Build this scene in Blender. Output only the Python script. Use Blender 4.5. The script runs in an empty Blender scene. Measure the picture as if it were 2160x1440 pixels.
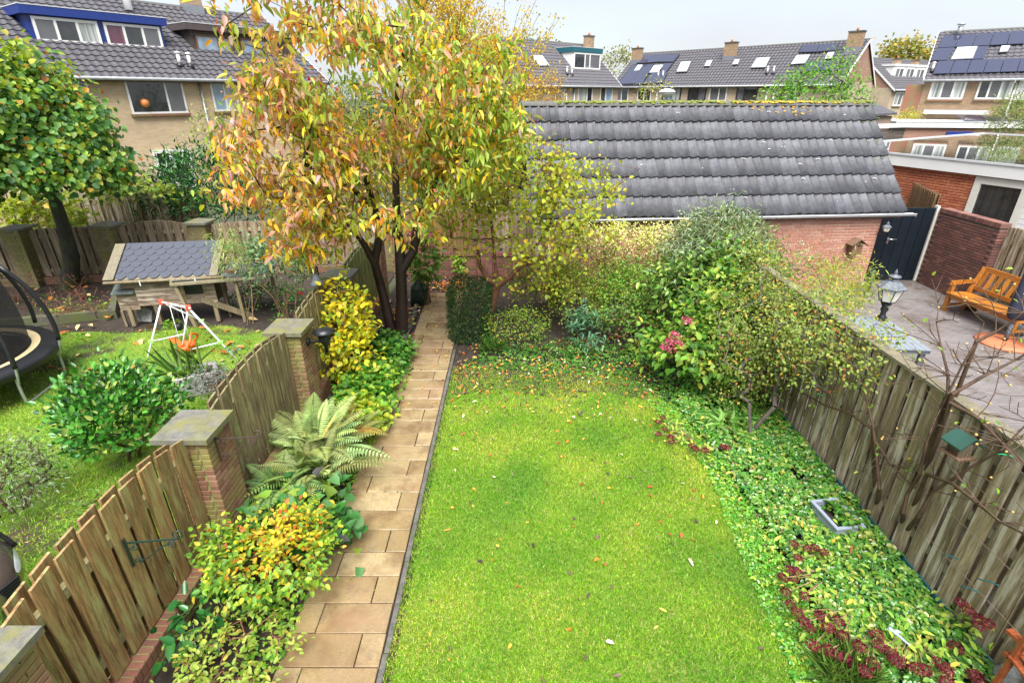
import bpy, math, random
import numpy as np
from mathutils import Vector, Matrix, Euler

random.seed(7)
RNG = np.random.default_rng(7)
scene = bpy.context.scene
COL = scene.collection

# ------------------------------------------------------------------ camera
CAM_H = 4.4
FPX = 1114.0                      # focal length in photo pixels (photo 2160 wide)
PITCH = math.radians(25.0)        # looking down 25 degrees
cam_d = bpy.data.cameras.new('camera')
cam_d.sensor_fit = 'HORIZONTAL'
cam_d.sensor_width = 36.0
cam_d.lens = 36.0 * FPX / 2160.0
cam_d.clip_start = 0.05
cam_d.clip_end = 2000.0
cam = bpy.data.objects.new('camera', cam_d)
COL.objects.link(cam)
cam.location = (0, 0, CAM_H)
cam.rotation_euler = (math.radians(90) - PITCH, 0, 0)
scene.camera = cam

# ------------------------------------------------------------------ world / light
SUN_EL = math.radians(60)
SUN_AZ = math.radians(181)        # compass-like rotation of the sun, behind the camera
world = bpy.data.worlds.new('World')
scene.world = world
world.use_nodes = True
wn = world.node_tree
wn.nodes.clear()
w_out = wn.nodes.new('ShaderNodeOutputWorld')
w_bg = wn.nodes.new('ShaderNodeBackground')
w_sky = wn.nodes.new('ShaderNodeTexSky')
w_sky.sky_type = 'NISHITA'
w_sky.sun_disc = False
w_sky.sun_elevation = SUN_EL
w_sky.sun_rotation = SUN_AZ
w_sky.air_density = 1.0
w_sky.dust_density = 3.0
w_tc = wn.nodes.new('ShaderNodeTexCoord')
w_map = wn.nodes.new('ShaderNodeMapping')
w_map.inputs['Scale'].default_value = (1.4, 1.4, 4.5)
w_noise = wn.nodes.new('ShaderNodeTexNoise')
w_noise.inputs['Scale'].default_value = 1.6
w_noise.inputs['Detail'].default_value = 6.0
w_noise.inputs['Roughness'].default_value = 0.5
w_ramp = wn.nodes.new('ShaderNodeValToRGB')
w_ramp.color_ramp.elements[0].position = 0.36
w_ramp.color_ramp.elements[0].color = (0.66, 0.66, 0.66, 1)
w_ramp.color_ramp.elements[1].position = 0.68
w_ramp.color_ramp.elements[1].color = (0.97, 0.97, 0.97, 1)
w_mix = wn.nodes.new('ShaderNodeMixRGB')
w_mix.inputs['Color2'].default_value = (2.20, 2.28, 2.42, 1)     # even white cloud layer
wn.links.new(w_tc.outputs['Generated'], w_map.inputs['Vector'])
wn.links.new(w_map.outputs['Vector'], w_noise.inputs['Vector'])
wn.links.new(w_noise.outputs['Fac'], w_ramp.inputs['Fac'])
wn.links.new(w_ramp.outputs['Color'], w_mix.inputs['Fac'])
wn.links.new(w_sky.outputs['Color'], w_mix.inputs['Color1'])
wn.links.new(w_mix.outputs['Color'], w_bg.inputs['Color'])
w_bg.inputs['Strength'].default_value = 0.06
wn.links.new(w_bg.outputs['Background'], w_out.inputs['Surface'])

sun_d = bpy.data.lights.new('sun', 'SUN')
sun_d.energy = 1.5
sun_d.angle = math.radians(45)
sun_d.color = (1.0, 0.97, 0.92)
sun = bpy.data.objects.new('sun', sun_d)
COL.objects.link(sun)
# light travels away from the sun position (azimuth measured like the sky texture: 0 = +Y, clockwise)
_sd = Vector((math.sin(SUN_AZ) * math.cos(SUN_EL), math.cos(SUN_AZ) * math.cos(SUN_EL), math.sin(SUN_EL)))
sun.rotation_euler = _sd.to_track_quat('Z', 'Y').to_euler()

vs = scene.view_settings
scene.display_settings.display_device = 'sRGB'
vs.view_transform = 'Standard'
vs.look = 'None'
vs.exposure = 2.65
vs.gamma = 1.0
vs.use_curve_mapping = False
scene.cycles.use_denoising = True
scene.cycles.max_bounces = 6
scene.cycles.diffuse_bounces = 3
scene.cycles.glossy_bounces = 3
scene.cycles.transmission_bounces = 4
scene.cycles.transparent_max_bounces = 8
scene.cycles.caustics_reflective = False
scene.cycles.caustics_refractive = False

# ------------------------------------------------------------------ pixel -> place
_c, _s = math.cos(PITCH), math.sin(PITCH)
def ray(px, py):
    x = (px - 1080) / FPX; y = (720 - py) / FPX
    return Vector((x, _c + y * _s, -_s + y * _c))
def G(px, py, z=0.0):
    d = ray(px, py); t = (z - CAM_H) / d.z
    return Vector((d.x * t, d.y * t, z))
def PY(px, py, Y):
    d = ray(px, py); t = Y / d.y
    return Vector((d.x * t, Y, CAM_H + d.z * t))
def PX(px, py, X):
    d = ray(px, py); t = X / d.x
    return Vector((X, d.y * t, CAM_H + d.z * t))
def PN(px, py, p0, n):
    d = ray(px, py); o = Vector((0, 0, CAM_H))
    t = (Vector(p0) - o).dot(n) / d.dot(n)
    return o + d * t

# ------------------------------------------------------------------ object helpers
def srgb(h):
    h = h.lstrip('#')
    v = [int(h[i:i + 2], 16) / 255 for i in (0, 2, 4)]
    return tuple(x / 12.92 if x <= 0.04045 else ((x + 0.055) / 1.055) ** 2.4 for x in v)
def C4(c): return (c[0], c[1], c[2], 1.0)

def tag(o, label=None, cat=None, group=None, kind=None):
    if label: o['label'] = label
    if cat: o['category'] = cat
    if group: o['group'] = group
    if kind: o['kind'] = kind
    return o
def thing(name, label, cat, loc=(0, 0, 0), group=None):
    o = bpy.data.objects.new(name, None)
    o.empty_display_size = 0.2
    COL.objects.link(o)
    o.location = loc
    return tag(o, label, cat, group)
def put(name, me, parent=None, mat=None, matrix=None):
    """link a mesh; its vertices are in world space (or placed by matrix)"""
    o = bpy.data.objects.new(name, me)
    COL.objects.link(o)
    if mat is not None and not me.materials: me.materials.append(mat)
    if parent is not None:
        o.parent = parent
        if parent.type == 'EMPTY':
            o.matrix_parent_inverse = Matrix.Translation(-Vector(parent.location))
    if matrix is not None: o.matrix_basis = matrix
    return o
def mesh_from(verts, faces, name='m', smooth=False):
    me = bpy.data.meshes.new(name)
    me.from_pydata([tuple(v) for v in verts], [], faces)
    if smooth: me.polygons.foreach_set('use_smooth', [True] * len(me.polygons))
    me.update()
    return me

class MB:
    """collects simple shapes into ONE mesh"""
    def __init__(s): s.v = []; s.f = []; s.sm = []
    def _add(s, vs_, fs_, smooth=False):
        b = len(s.v); s.v.extend([tuple(p) for p in vs_])
        for f in fs_: s.f.append(tuple(i + b for i in f)); s.sm.append(smooth)
        return s
    def box(s, lo, hi, fn=None):
        x0, y0, z0 = lo; x1, y1, z1 = hi
        p = [(x0, y0, z0), (x1, y0, z0), (x1, y1, z0), (x0, y1, z0), (x0, y0, z1), (x1, y0, z1), (x1, y1, z1), (x0, y1, z1)]
        if fn: p = [fn(*q) for q in p]
        return s._add(p, [(0, 3, 2, 1), (4, 5, 6, 7), (0, 1, 5, 4), (1, 2, 6, 5), (2, 3, 7, 6), (3, 0, 4, 7)])
    def obox(s, c, size, rot=None):
        c = Vector(c); h = [k / 2 for k in size]
        R = rot if rot is not None else Matrix.Identity(3)
        return s.box((-h[0], -h[1], -h[2]), h, lambda x, y, z: c + R @ Vector((x, y, z)))
    def beam(s, a, b, w, d, up=(0, 0, 1)):
        a = Vector(a); b = Vector(b); z = (b - a); L = z.length; z.normalize()
        x = Vector(up).cross(z)
        if x.length < 1e-4: x = Vector((1, 0, 0)).cross(z)
        x.normalize(); y = z.cross(x)
        return s.box((-w / 2, -d / 2, 0), (w / 2, d / 2, L), lambda i, j, k: a + x * i + y * j + z * k)
    def tube(s, pts, r, n=8, caps=True, smooth=True):
        pts = [Vector(p) for p in pts]
        rs = r if hasattr(r, '__len__') else [r] * len(pts)
        V = []; F = []
        ref = None
        for i, p in enumerate(pts):
            t = (pts[min(i + 1, len(pts) - 1)] - pts[max(i - 1, 0)]).normalized()
            if ref is None:
                ref = Vector((0, 0, 1)) if abs(t.z) < 0.9 else Vector((1, 0, 0))
            x = ref.cross(t)
            if x.length < 1e-5: x = Vector((0, 1, 0)).cross(t)
            x.normalize(); y = t.cross(x); ref = y.cross(t) if False else ref
            for k in range(n):
                a = 2 * math.pi * k / n
                V.append(p + (x * math.cos(a) + y * math.sin(a)) * rs[i])
        for i in range(len(pts) - 1):
            for k in range(n):
                F.append((i * n + k, i * n + (k + 1) % n, (i + 1) * n + (k + 1) % n, (i + 1) * n + k))
        s._add(V, F, smooth)
        if caps:
            b = len(s.v) - len(V)
            s.f.append(tuple(b + k for k in reversed(range(n)))); s.sm.append(False)
            s.f.append(tuple(b + (len(pts) - 1) * n + k for k in range(n))); s.sm.append(False)
        return s
    def lathe(s, c, prof, n=20, smooth=True, axis=None):
        c = Vector(c); R = axis or Matrix.Identity(3)
        V = []; F = []
        for (r, z) in prof:
            for k in range(n):
                a = 2 * math.pi * k / n
                V.append(c + R @ Vector((r * math.cos(a), r * math.sin(a), z)))
        for i in range(len(prof) - 1):
            for k in range(n):
                F.append((i * n + k, i * n + (k + 1) % n, (i + 1) * n + (k + 1) % n, (i + 1) * n + k))
        s._add(V, F, smooth)
        b = len(s.v) - len(V)
        if prof[0][0] > 1e-4: s.f.append(tuple(b + k for k in reversed(range(n)))); s.sm.append(False)
        if prof[-1][0] > 1e-4: s.f.append(tuple(b + (len(prof) - 1) * n + k for k in range(n))); s.sm.append(False)
        return s
    def prism(s, poly, ext):
        """poly: list of points, ext: vector"""
        n = len(poly); e = Vector(ext)
        V = [Vector(p) for p in poly] + [Vector(p) + e for p in poly]
        F = [tuple(reversed(range(n))), tuple(range(n, 2 * n))] + [(i, (i + 1) % n, n + (i + 1) % n, n + i) for i in range(n)]
        return s._add(V, F)
    def quad(s, *p): return s._add(p, [tuple(range(len(p)))])
    def mesh(s, name='m'):
        me = bpy.data.meshes.new(name)
        me.from_pydata(s.v, [], s.f)
        me.polygons.foreach_set('use_smooth', s.sm)
        me.update()
        return me
    def build(s, name, mat, parent=None):
        return put(name, s.mesh(name), parent, mat)
def one(name, mat, parent, fn):
    m = MB(); fn(m); return m.build(name, mat, parent)
def Rz(a): return Matrix.Rotation(a, 3, 'Z')

_boxes = {}
def unit_box():
    if 'u' not in _boxes:
        _boxes['u'] = MB().box((-.5, -.5, -.5), (.5, .5, .5)).mesh('unit_box')
    return _boxes['u']
def brick_mesh(size, mat):
    """one shared brick with slightly rounded edges; size rounded so that alike pieces share data"""
    k = (tuple(round(x, 3) for x in size), mat.name)
    if k not in _boxes:
        sx, sy, sz = [x / 2 for x in k[0]]; c = 0.005
        V = []
        for z, i in ((-sz, c), (-sz + c, 0), (sz - c, 0), (sz, c)):
            V += [(-sx + i, -sy + i, z), (sx - i, -sy + i, z), (sx - i, sy - i, z), (-sx + i, sy - i, z)]
        F = [(3, 2, 1, 0), (12, 13, 14, 15)]
        for r in range(3):
            for j in range(4):
                F.append((r * 4 + j, r * 4 + (j + 1) % 4, r * 4 + 4 + (j + 1) % 4, r * 4 + 4 + j))
        me = mesh_from(V, F, 'brick'); me.materials.append(mat)
        _boxes[k] = me
    return _boxes[k]
def lay(parent, name, items, mat, mat_field, limit=300, field_name=None):
    """items: list of (center, size, rot3x3). The nearest `limit` are parts, the rest one stuff part."""
    it = sorted(items, key=lambda q: (Vector(q[0]) - Vector((0, 0, CAM_H))).length)
    for c, size, R in it[:limit]:
        m = R.to_4x4(); m.translation = Vector(c)
        if parent.type != 'EMPTY':
            put(name, brick_mesh(size, mat), parent, None, m)
        else:
            put(name, brick_mesh(size, mat), parent, None, m)
    rest = it[limit:]
    if rest:
        mb = MB(); rnd = []
        for c, size, R in rest:
            mb.obox(c, size, R); rnd += [random.random()] * 6
        o = mb.build(field_name or name + 's', mat_field, parent)
        at = o.data.attributes.new('rnd', 'FLOAT', 'FACE'); at.data.foreach_set('value', rnd)
        o['kind'] = 'stuff'
# ------------------------------------------------------------------ materials
class NB:
    def __init__(s, name):
        s.m = bpy.data.materials.new(name); s.m.use_nodes = True
        s.t = s.m.node_tree; s.N = s.t.nodes
        s.b = s.N['Principled BSDF']; s.out = s.N['Material Output']
    def n(s, typ, **kw):
        nd = s.N.new('ShaderNode' + typ)
        for k, v in kw.items():
            if k.startswith('_'): setattr(nd, k[1:], v)
            else: s.set(nd, k.replace('__', ' '), v)
        return nd
    def set(s, nd, k, v):
        inp = nd.inputs[int(k[1:])] if (k[0] == 'i' and k[1:].isdigit()) else nd.inputs[k]
        if isinstance(v, bpy.types.NodeSocket): s.t.links.new(v, inp)
        elif isinstance(v, bpy.types.Node): s.t.links.new(v.outputs[0], inp)
        else:
            if isinstance(v, tuple) and len(v) == 3 and inp.type == 'RGBA': v = C4(v)
            inp.default_value = v
    def B(s, **kw):
        for k, v in kw.items(): s.set(s.b, k.replace('__', ' '), v)
        return s
    def obj(s, scale=(1, 1, 1), rnd=0.0):
        tc = s.n('TexCoord')
        v = tc.outputs['Object']
        if rnd:
            oi = s.n('ObjectInfo')
            mul = s.n('VectorMath', _operation='MULTIPLY', i0=oi.outputs['Random'], i1=(rnd, rnd * 1.7, rnd * 0.6))
            v = s.n('VectorMath', _operation='ADD', i0=v, i1=mul.outputs[0]).outputs[0]
        mp = s.n('Mapping', Vector=v, Scale=scale)
        return mp.outputs[0]
    def world(s, scale=(1, 1, 1)):
        g = s.n('NewGeometry')
        return s.n('Mapping', Vector=g.outputs['Position'], Scale=scale).outputs[0]
    def noise(s, vec, scale, detail=4, rough=0.55, dist=0.0):
        return s.n('TexNoise', Vector=vec, Scale=scale, Detail=detail, Roughness=rough, Distortion=dist).outputs['Fac']
    def ramp(s, fac, stops, interp='LINEAR'):
        r = s.n('ValToRGB', Fac=fac); cr = r.color_ramp; cr.interpolation = interp
        while len(cr.elements) < len(stops): cr.elements.new(0.5)
        for e, (p, c) in zip(cr.elements, stops):
            e.position = p
            e.color = C4(c) if not isinstance(c, (int, float)) else (c, c, c, 1)
        return r.outputs['Color']
    def mix(s, fac, a, b, blend='MIX'):
        return s.n('MixRGB', _blend_type=blend, Fac=fac, Color1=a, Color2=b).outputs[0]
    def bump(s, h, strength=0.4, dist=0.01):
        bn = s.n('Bump', Height=h, Strength=strength, Distance=dist)
        s.set(s.b, 'Normal', bn.outputs[0]); return s
    def rand(s): return s.n('ObjectInfo').outputs['Random']
    def attr(s, name): return s.n('Attribute', _attribute_name=name)
MT = {}
def plain(name, col, rough=0.6, metal=0.0, noise=0.12, scale=6.0, coat=0.0, bump=0.0, spec=0.5):
    """even paint or plastic with a little blotchy variation"""
    k = NB(name); v = k.obj(rnd=13.0)
    f = k.noise(v, scale, 5, 0.6)
    d = tuple(c * (1 - noise) for c in col); l = tuple(min(1, c * (1 + noise)) for c in col)
    k.B(Base__Color=k.ramp(f, [(0.25, d), (0.75, l)]), Roughness=rough, Metallic=metal, Coat__Weight=coat)
    k.b.inputs['Specular IOR Level'].default_value = spec
    if bump: k.bump(k.noise(v, scale * 8, 4), bump, 0.004)
    MT[name] = k.m; return k.m

def wood(name, dark, light, algae=None, algae_amt=0.5, rough=0.65, grain=1.0, pale=None, horiz=False):
    """weathered board: grain along local Z (or the longest local axis), random per board"""
    k = NB(name)
    sc = (14, 14, 0.9) if not horiz else (0.9, 14, 14)
    v = k.obj(sc, rnd=37.0)
    g1 = k.noise(v, 1.6 * grain, 6, 0.65, 1.2)
    v2 = k.obj((60, 60, 2.2) if not horiz else (2.2, 60, 60), rnd=21.0)
    g2 = k.noise(v2, 2.4, 4, 0.6, 0.8)
    base = k.ramp(g1, [(0.28, dark), (0.50, tuple((a + b) / 2 for a, b in zip(dark, light))), (0.72, light)])
    base = k.mix(0.75, base, k.ramp(g2, [(0.32, 0.28), (0.60, 1.08)]), 'MULTIPLY')
    rn = k.rand()
    base = k.mix(1.0, base, k.ramp(rn, [(0.0, 0.72), (1.0, 1.18)]), 'MULTIPLY')
    if pale:
        v4 = k.obj((9, 9, 0.8) if not horiz else (0.8, 9, 9), rnd=9.0)
        pf = k.noise(v4, 1.6, 4, 0.6)
        base = k.mix(k.ramp(pf, [(0.50, 0.0), (0.62, 0.85)]), base, pale)
    if algae:
        v3 = k.obj((13, 13, 1.5) if not horiz else (1.5, 13, 13), rnd=11.0)
        af = k.noise(v3, 1.5, 7, 0.78)
        base = k.mix(k.ramp(af, [(0.62 - 0.3 * algae_amt, 0.0), (0.80 - 0.25 * algae_amt, 0.9)]), base, algae)
    k.B(Base__Color=base, Roughness=rough)
    h = k.mix(0.5, g1, g2)
    k.bump(h, 0.5, 0.006)
    MT[name] = k.m; return k.m

def brick(name, cols, stain=None, stain_amt=0.4, rough=0.8, field=False):
    k = NB(name)
    rn = k.attr('rnd').outputs['Fac'] if field else k.rand()
    n = len(cols)
    base = k.ramp(rn, [(i / max(1, n - 1), c) for i, c in enumerate(cols)])
    v = k.world()
    f = k.noise(v, 30, 5, 0.65)
    base = k.mix(0.45, base, k.ramp(f, [(0.25, 0.5), (0.7, 1.15)]), 'MULTIPLY')
    if stain:
        sf = k.noise(v, 2.2, 5, 0.6)
        base = k.mix(k.ramp(sf, [(0.62 - 0.3 * stain_amt, 0.0), (0.78 - 0.25 * stain_amt, 0.8)]), base, stain)
    k.B(Base__Color=base, Roughness=rough)
    k.bump(k.noise(v, 90, 4), 0.35, 0.004)
    MT[name] = k.m; return k.m
def brick2(name, cols, **kw):
    return brick(name, cols, **kw), brick(name + '_field', cols, field=True, **kw)

def brickwall(name, c1, c2, mortar, scale=(1, 1), rough=0.85):
    """facade too far for single bricks: bricks drawn in u (along) / v (up) from UV"""
    k = NB(name)
    uv = k.n('UVMap')
    bt = k.n('TexBrick', Vector=uv.outputs[0], Color1=C4(c1), Color2=C4(c2), Mortar=C4(mortar), Scale=1.0)
    bt.inputs['Brick Width'].default_value = 0.22; bt.inputs['Row Height'].default_value = 0.0625
    bt.inputs['Mortar Size'].default_value = 0.006; bt.inputs['Mortar Smooth'].default_value = 0.3
    v = k.world()
    f = k.noise(v, 0.9, 5, 0.6)
    base = k.mix(0.5, bt.outputs['Color'], k.ramp(f, [(0.3, 0.72), (0.7, 1.1)]), 'MULTIPLY')
    k.B(Base__Color=base, Roughness=rough)
    bn = k.n('Bump', Height=bt.outputs['Fac'], Strength=0.4, Distance=-0.008)
    k.set(k.b, 'Normal', bn.outputs[0])
    MT[name] = k.m; return k.m

def rooftile(name, base, light, moss=None, moss_amt=0.3, rough=0.55, lichen=None):
    k = NB(name)
    v = k.world()
    rn = k.rand()
    f = k.noise(v, 7, 5, 0.7)
    b = k.ramp(f, [(0.3, base), (0.72, light)])
    b = k.mix(1.0, b, k.ramp(rn, [(0, 0.66), (1, 1.28)]), 'MULTIPLY')
    sp = k.noise(v, 55, 3, 0.6)
    b = k.mix(k.ramp(sp, [(0.64, 0.0), (0.72, 0.55)]), b, (0.025, 0.026, 0.028))
    sp2 = k.noise(v, 16, 5, 0.75)
    b = k.mix(k.ramp(sp2, [(0.66, 0.0), (0.74, 0.5)]), b, tuple(min(1, x * 1.9) for x in light))
    if moss:
        mf = k.noise(v, 9, 5, 0.7)
        b = k.mix(k.ramp(mf, [(0.74 - 0.2 * moss_amt, 0.0), (0.80 - 0.2 * moss_amt, 0.9)]), b, moss)
    if lichen:
        lf = k.n('TexVoronoi', Vector=v, Scale=5.0).outputs['Distance']
        msk = k.noise(v, 1.3, 2)
        l1 = k.ramp(lf, [(0.12, 1.0), (0.16, 0.0)])
        l2 = k.ramp(msk, [(0.52, 0.0), (0.58, 1.0)])
        b = k.mix(k.mix(1.0, l1, l2, 'MULTIPLY'), b, lichen)
    k.B(Base__Color=b, Roughness=rough)
    k.bump(k.noise(v, 120, 4), 0.3, 0.003)
    MT[name] = k.m; return k.m

def leafmat(name, rough=0.45, trans=0.35, spec=0.5):
    k = NB(name)
    a = k.attr('col').outputs['Color']
    k.B(Base__Color=a, Roughness=rough)
    k.b.inputs['Specular IOR Level'].default_value = spec
    tr = k.n('BsdfTranslucent', Color=k.mix(1.0, a, (1.15, 1.15, 0.75), 'MULTIPLY'))
    mx = k.n('MixShader', Fac=trans)
    k.t.links.new(k.b.outputs[0], mx.inputs[1]); k.t.links.new(tr.outputs[0], mx.inputs[2])
    k.t.links.new(mx.outputs[0], k.out.inputs['Surface'])
    MT[name] = k.m; return k.m
leafmat('leaf', 0.5, 0.45)
leafmat('leaf_glossy', 0.26, 0.22, 0.6)
leafmat('leaf_matte', 0.75, 0.3, 0.3)
leafmat('grass_blade', 0.55, 0.4, 0.35)
leafmat('petal', 0.7, 0.3, 0.3)
leafmat('fallen', 0.6, 0.1, 0.4)

def bark(name, dark, light, rings=False, rough=0.75, moss=None):
    k = NB(name)
    v = k.world((1, 1, 6) if rings else (6, 6, 1.2))
    f = k.noise(v, 9 if rings else 3.2, 6, 0.65, 0.4)
    b = k.ramp(f, [(0.3, dark), (0.7, light)])
    if moss:
        b = k.mix(k.ramp(k.noise(k.world(), 3.0, 5, 0.7), [(0.45, 0.0), (0.62, 0.85)]), b, moss)
    k.B(Base__Color=b, Roughness=rough)
    k.bump(f, 0.6, 0.01)
    MT[name] = k.m; return k.m
bark('bark_cherry', (0.008, 0.006, 0.005), (0.045, 0.022, 0.016), rings=True, rough=0.5)
bark('bark_brown', (0.03, 0.018, 0.010), (0.13, 0.075, 0.045))
bark('bark_grey', (0.05, 0.042, 0.036), (0.22, 0.19, 0.16))
bark('bark_lime', (0.008, 0.008, 0.006), (0.05, 0.045, 0.03), moss=(0.045, 0.06, 0.012))
bark('twig_red', (0.10, 0.038, 0.022), (0.24, 0.10, 0.06))
bark('twig_tan', (0.16, 0.10, 0.05), (0.38, 0.26, 0.14))
bark('twig_green', (0.05, 0.06, 0.015), (0.15, 0.17, 0.05))

def soil():
    k = NB('soil'); v = k.world()
    f = k.noise(v, 6, 7, 0.7); f2 = k.noise(v, 45, 4, 0.7)
    b = k.ramp(f, [(0.3, (0.018, 0.013, 0.010)), (0.7, (0.065, 0.045, 0.032))])
    b = k.mix(0.5, b, k.ramp(f2, [(0.3, 0.4), (0.7, 1.2)]), 'MULTIPLY')
    k.B(Base__Color=b, Roughness=0.9)
    k.bump(k.mix(0.5, f, f2), 0.9, 0.05); MT['soil'] = k.m
soil()
def lawn_ground(name, thin=0.0, bare=(0.06, 0.045, 0.03)):
    k = NB(name); v = k.world()
    f = k.noise(v, 1.1, 5, 0.6); f2 = k.noise(v, 30, 5, 0.7)
    b = k.ramp(f, [(0.3, (0.10, 0.22, 0.014)), (0.55, (0.16, 0.27, 0.02)), (0.72, (0.27, 0.30, 0.05))])
    b = k.mix(0.6, b, k.ramp(f2, [(0.3, 0.45), (0.7, 1.25)]), 'MULTIPLY')
    if thin:
        b = k.mix(k.ramp(k.noise(v, 0.8, 6, 0.65), [(0.60 - thin * .3, 0.0), (0.70 - thin * .3, 1.0)]), b, bare)
    k.B(Base__Color=b, Roughness=0.85); k.bump(f2, 0.8, 0.03); MT[name] = k.m
lawn_ground('lawn_ground'); lawn_ground('lawn_neighbour', 0.25)
def ground_far():
    k = NB('ground_far'); v = k.world()
    f = k.noise(v, 0.25, 6, 0.65)
    b = k.ramp(f, [(0.35, (0.03, 0.05, 0.012)), (0.55, (0.07, 0.07, 0.05)), (0.7, (0.05, 0.09, 0.015))])
    k.B(Base__Color=b, Roughness=0.9); MT['ground_far'] = k.m
ground_far()
def slab():
    k = NB('slab'); v = k.world(); rn = k.rand()
    b = k.ramp(rn, [(0, (0.225, 0.16, 0.075)), (0.5, (0.285, 0.21, 0.105)), (1, (0.345, 0.265, 0.145))])
    f = k.noise(v, 60, 4, 0.7)
    b = k.mix(0.7, b, k.ramp(f, [(0.3, 0.55), (0.7, 1.25)]), 'MULTIPLY')
    st = k.noise(k.obj(rnd=31.0), 2.6, 5, 0.6)
    b = k.mix(k.ramp(st, [(0.46, 0.0), (0.66, 0.8)]), b, (0.12, 0.068, 0.03))
    st2 = k.noise(v, 1.1, 4, 0.6)
    b = k.mix(k.ramp(st2, [(0.5, 0.0), (0.66, 0.55)]), b, (0.25, 0.15, 0.085))
    gr = k.noise(v, 7, 6, 0.75)
    b = k.mix(k.ramp(gr, [(0.52, 0.0), (0.70, 0.5)]), b, (0.13, 0.105, 0.075))
    wet = k.noise(v, 1.8, 4, 0.6)
    k.B(Base__Color=b, Roughness=k.ramp(wet, [(0.4, 0.22), (0.65, 0.65)]))
    k.bump(f, 0.25, 0.003); MT['slab'] = k.m
slab()
def paving():
    k = NB('brick_paving'); v = k.world()
    bt = k.n('TexBrick', Vector=v, Color1=(0.165, 0.15, 0.148, 1), Color2=(0.215, 0.195, 0.193, 1), Mortar=(0.13, 0.115, 0.11, 1), Scale=1.0)
    bt.inputs['Brick Width'].default_value = 0.2; bt.inputs['Row Height'].default_value = 0.07
    bt.inputs['Mortar Size'].default_value = 0.006; bt.inputs['Mortar Smooth'].default_value = 0.3
    f = k.noise(v, 1.3, 6, 0.7)
    b = k.mix(k.ramp(f, [(0.50, 0.0), (0.66, 0.75)]), bt.outputs['Color'], (0.10, 0.070, 0.050))
    f2 = k.noise(v, 60, 3, 0.7)
    b = k.mix(0.5, b, k.ramp(f2, [(0.3, 0.55), (0.7, 1.25)]), 'MULTIPLY')
    k.B(Base__Color=b, Roughness=k.ramp(f, [(0.45, 0.5), (0.7, 0.2)]))
    bn = k.n('Bump', Height=bt.outputs['Fac'], Strength=0.6, Distance=-0.01)
    k.set(k.b, 'Normal', bn.outputs[0]); MT['brick_paving'] = k.m
paving()
def concrete(name, a, b_, moss=None, amt=0.4, rough=0.7):
    k = NB(name); v = k.world()
    f = k.noise(v, 14, 6, 0.7)
    b = k.ramp(f, [(0.3, a), (0.7, b_)])
    sp = k.noise(v, 130, 3, 0.6)
    b = k.mix(0.5, b, k.ramp(sp, [(0.35, 0.5), (0.65, 1.2)]), 'MULTIPLY')
    if moss:
        b = k.mix(k.ramp(k.noise(v, 4, 6, 0.7), [(0.60 - .3 * amt, 0.0), (0.75 - .25 * amt, 0.85)]), b, moss)
    k.B(Base__Color=b, Roughness=rough); k.bump(sp, 0.3, 0.004); MT[name] = k.m
concrete('cap_concrete', (0.085, 0.085, 0.075), (0.20, 0.195, 0.17), (0.17, 0.165, 0.045), 0.55)
concrete('kerb_concrete', (0.05, 0.048, 0.044), (0.16, 0.15, 0.135), (0.06, 0.08, 0.02), 0.3)
concrete('stone', (0.16, 0.16, 0.15), (0.42, 0.42, 0.40))
concrete('edging_moss', (0.05, 0.045, 0.04), (0.13, 0.12, 0.10), (0.08, 0.10, 0.02), 0.7)

wood('fence_near', (0.12, 0.062, 0.025), (0.50, 0.29, 0.125), algae=(0.36, 0.38, 0.15), algae_amt=0.50, rough=0.5)
wood('fence_mid', (0.075, 0.05, 0.027), (0.29, 0.21, 0.115), algae=(0.34, 0.35, 0.14), algae_amt=0.50)
wood('fence_green', (0.12, 0.13, 0.045), (0.34, 0.35, 0.14), algae=(0.20, 0.25, 0.05), algae_amt=0.5)
wood('fence_grey', (0.14, 0.10, 0.058), (0.46, 0.36, 0.225), algae=(0.24, 0.22, 0.09), algae_amt=0.25, pale=(0.55, 0.50, 0.41))
wood('fence_rear', (0.10, 0.066, 0.04), (0.36, 0.26, 0.165), algae=(0.16, 0.16, 0.06), algae_amt=0.30, pale=(0.30, 0.26, 0.18))
wood('fence_brown', (0.10, 0.052, 0.022), (0.34, 0.19, 0.085), algae=(0.15, 0.13, 0.04), algae_amt=0.2)
wood('rail_wood', (0.20, 0.17, 0.08), (0.46, 0.42, 0.24), algae=(0.32, 0.36, 0.10), algae_amt=0.5, horiz=True)
wood('rail_grey', (0.15, 0.125, 0.08), (0.32, 0.285, 0.20), algae=(0.22, 0.22, 0.08), algae_amt=0.3)
wood('hutch_wood', (0.12, 0.08, 0.055), (0.38, 0.28, 0.20), pale=(0.40, 0.35, 0.29), horiz=True)
wood('post_wood', (0.14, 0.10, 0.06), (0.36, 0.29, 0.19), algae=(0.22, 0.22, 0.07), algae_amt=0.3)
wood('teak', (0.34, 0.115, 0.018), (0.60, 0.25, 0.045), rough=0.32)
wood('teak_h', (0.34, 0.115, 0.018), (0.60, 0.25, 0.045), rough=0.32, horiz=True)
wood('dark_plank', (0.09, 0.075, 0.065), (0.22, 0.19, 0.165), horiz=True)
wood('roof_edge', (0.10, 0.085, 0.055), (0.23, 0.20, 0.135))
wood('nest_wood', (0.10, 0.055, 0.035), (0.26, 0.16, 0.10))
wood('red_wood', (0.26, 0.055, 0.02), (0.46, 0.13, 0.05), rough=0.4, horiz=True)

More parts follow.
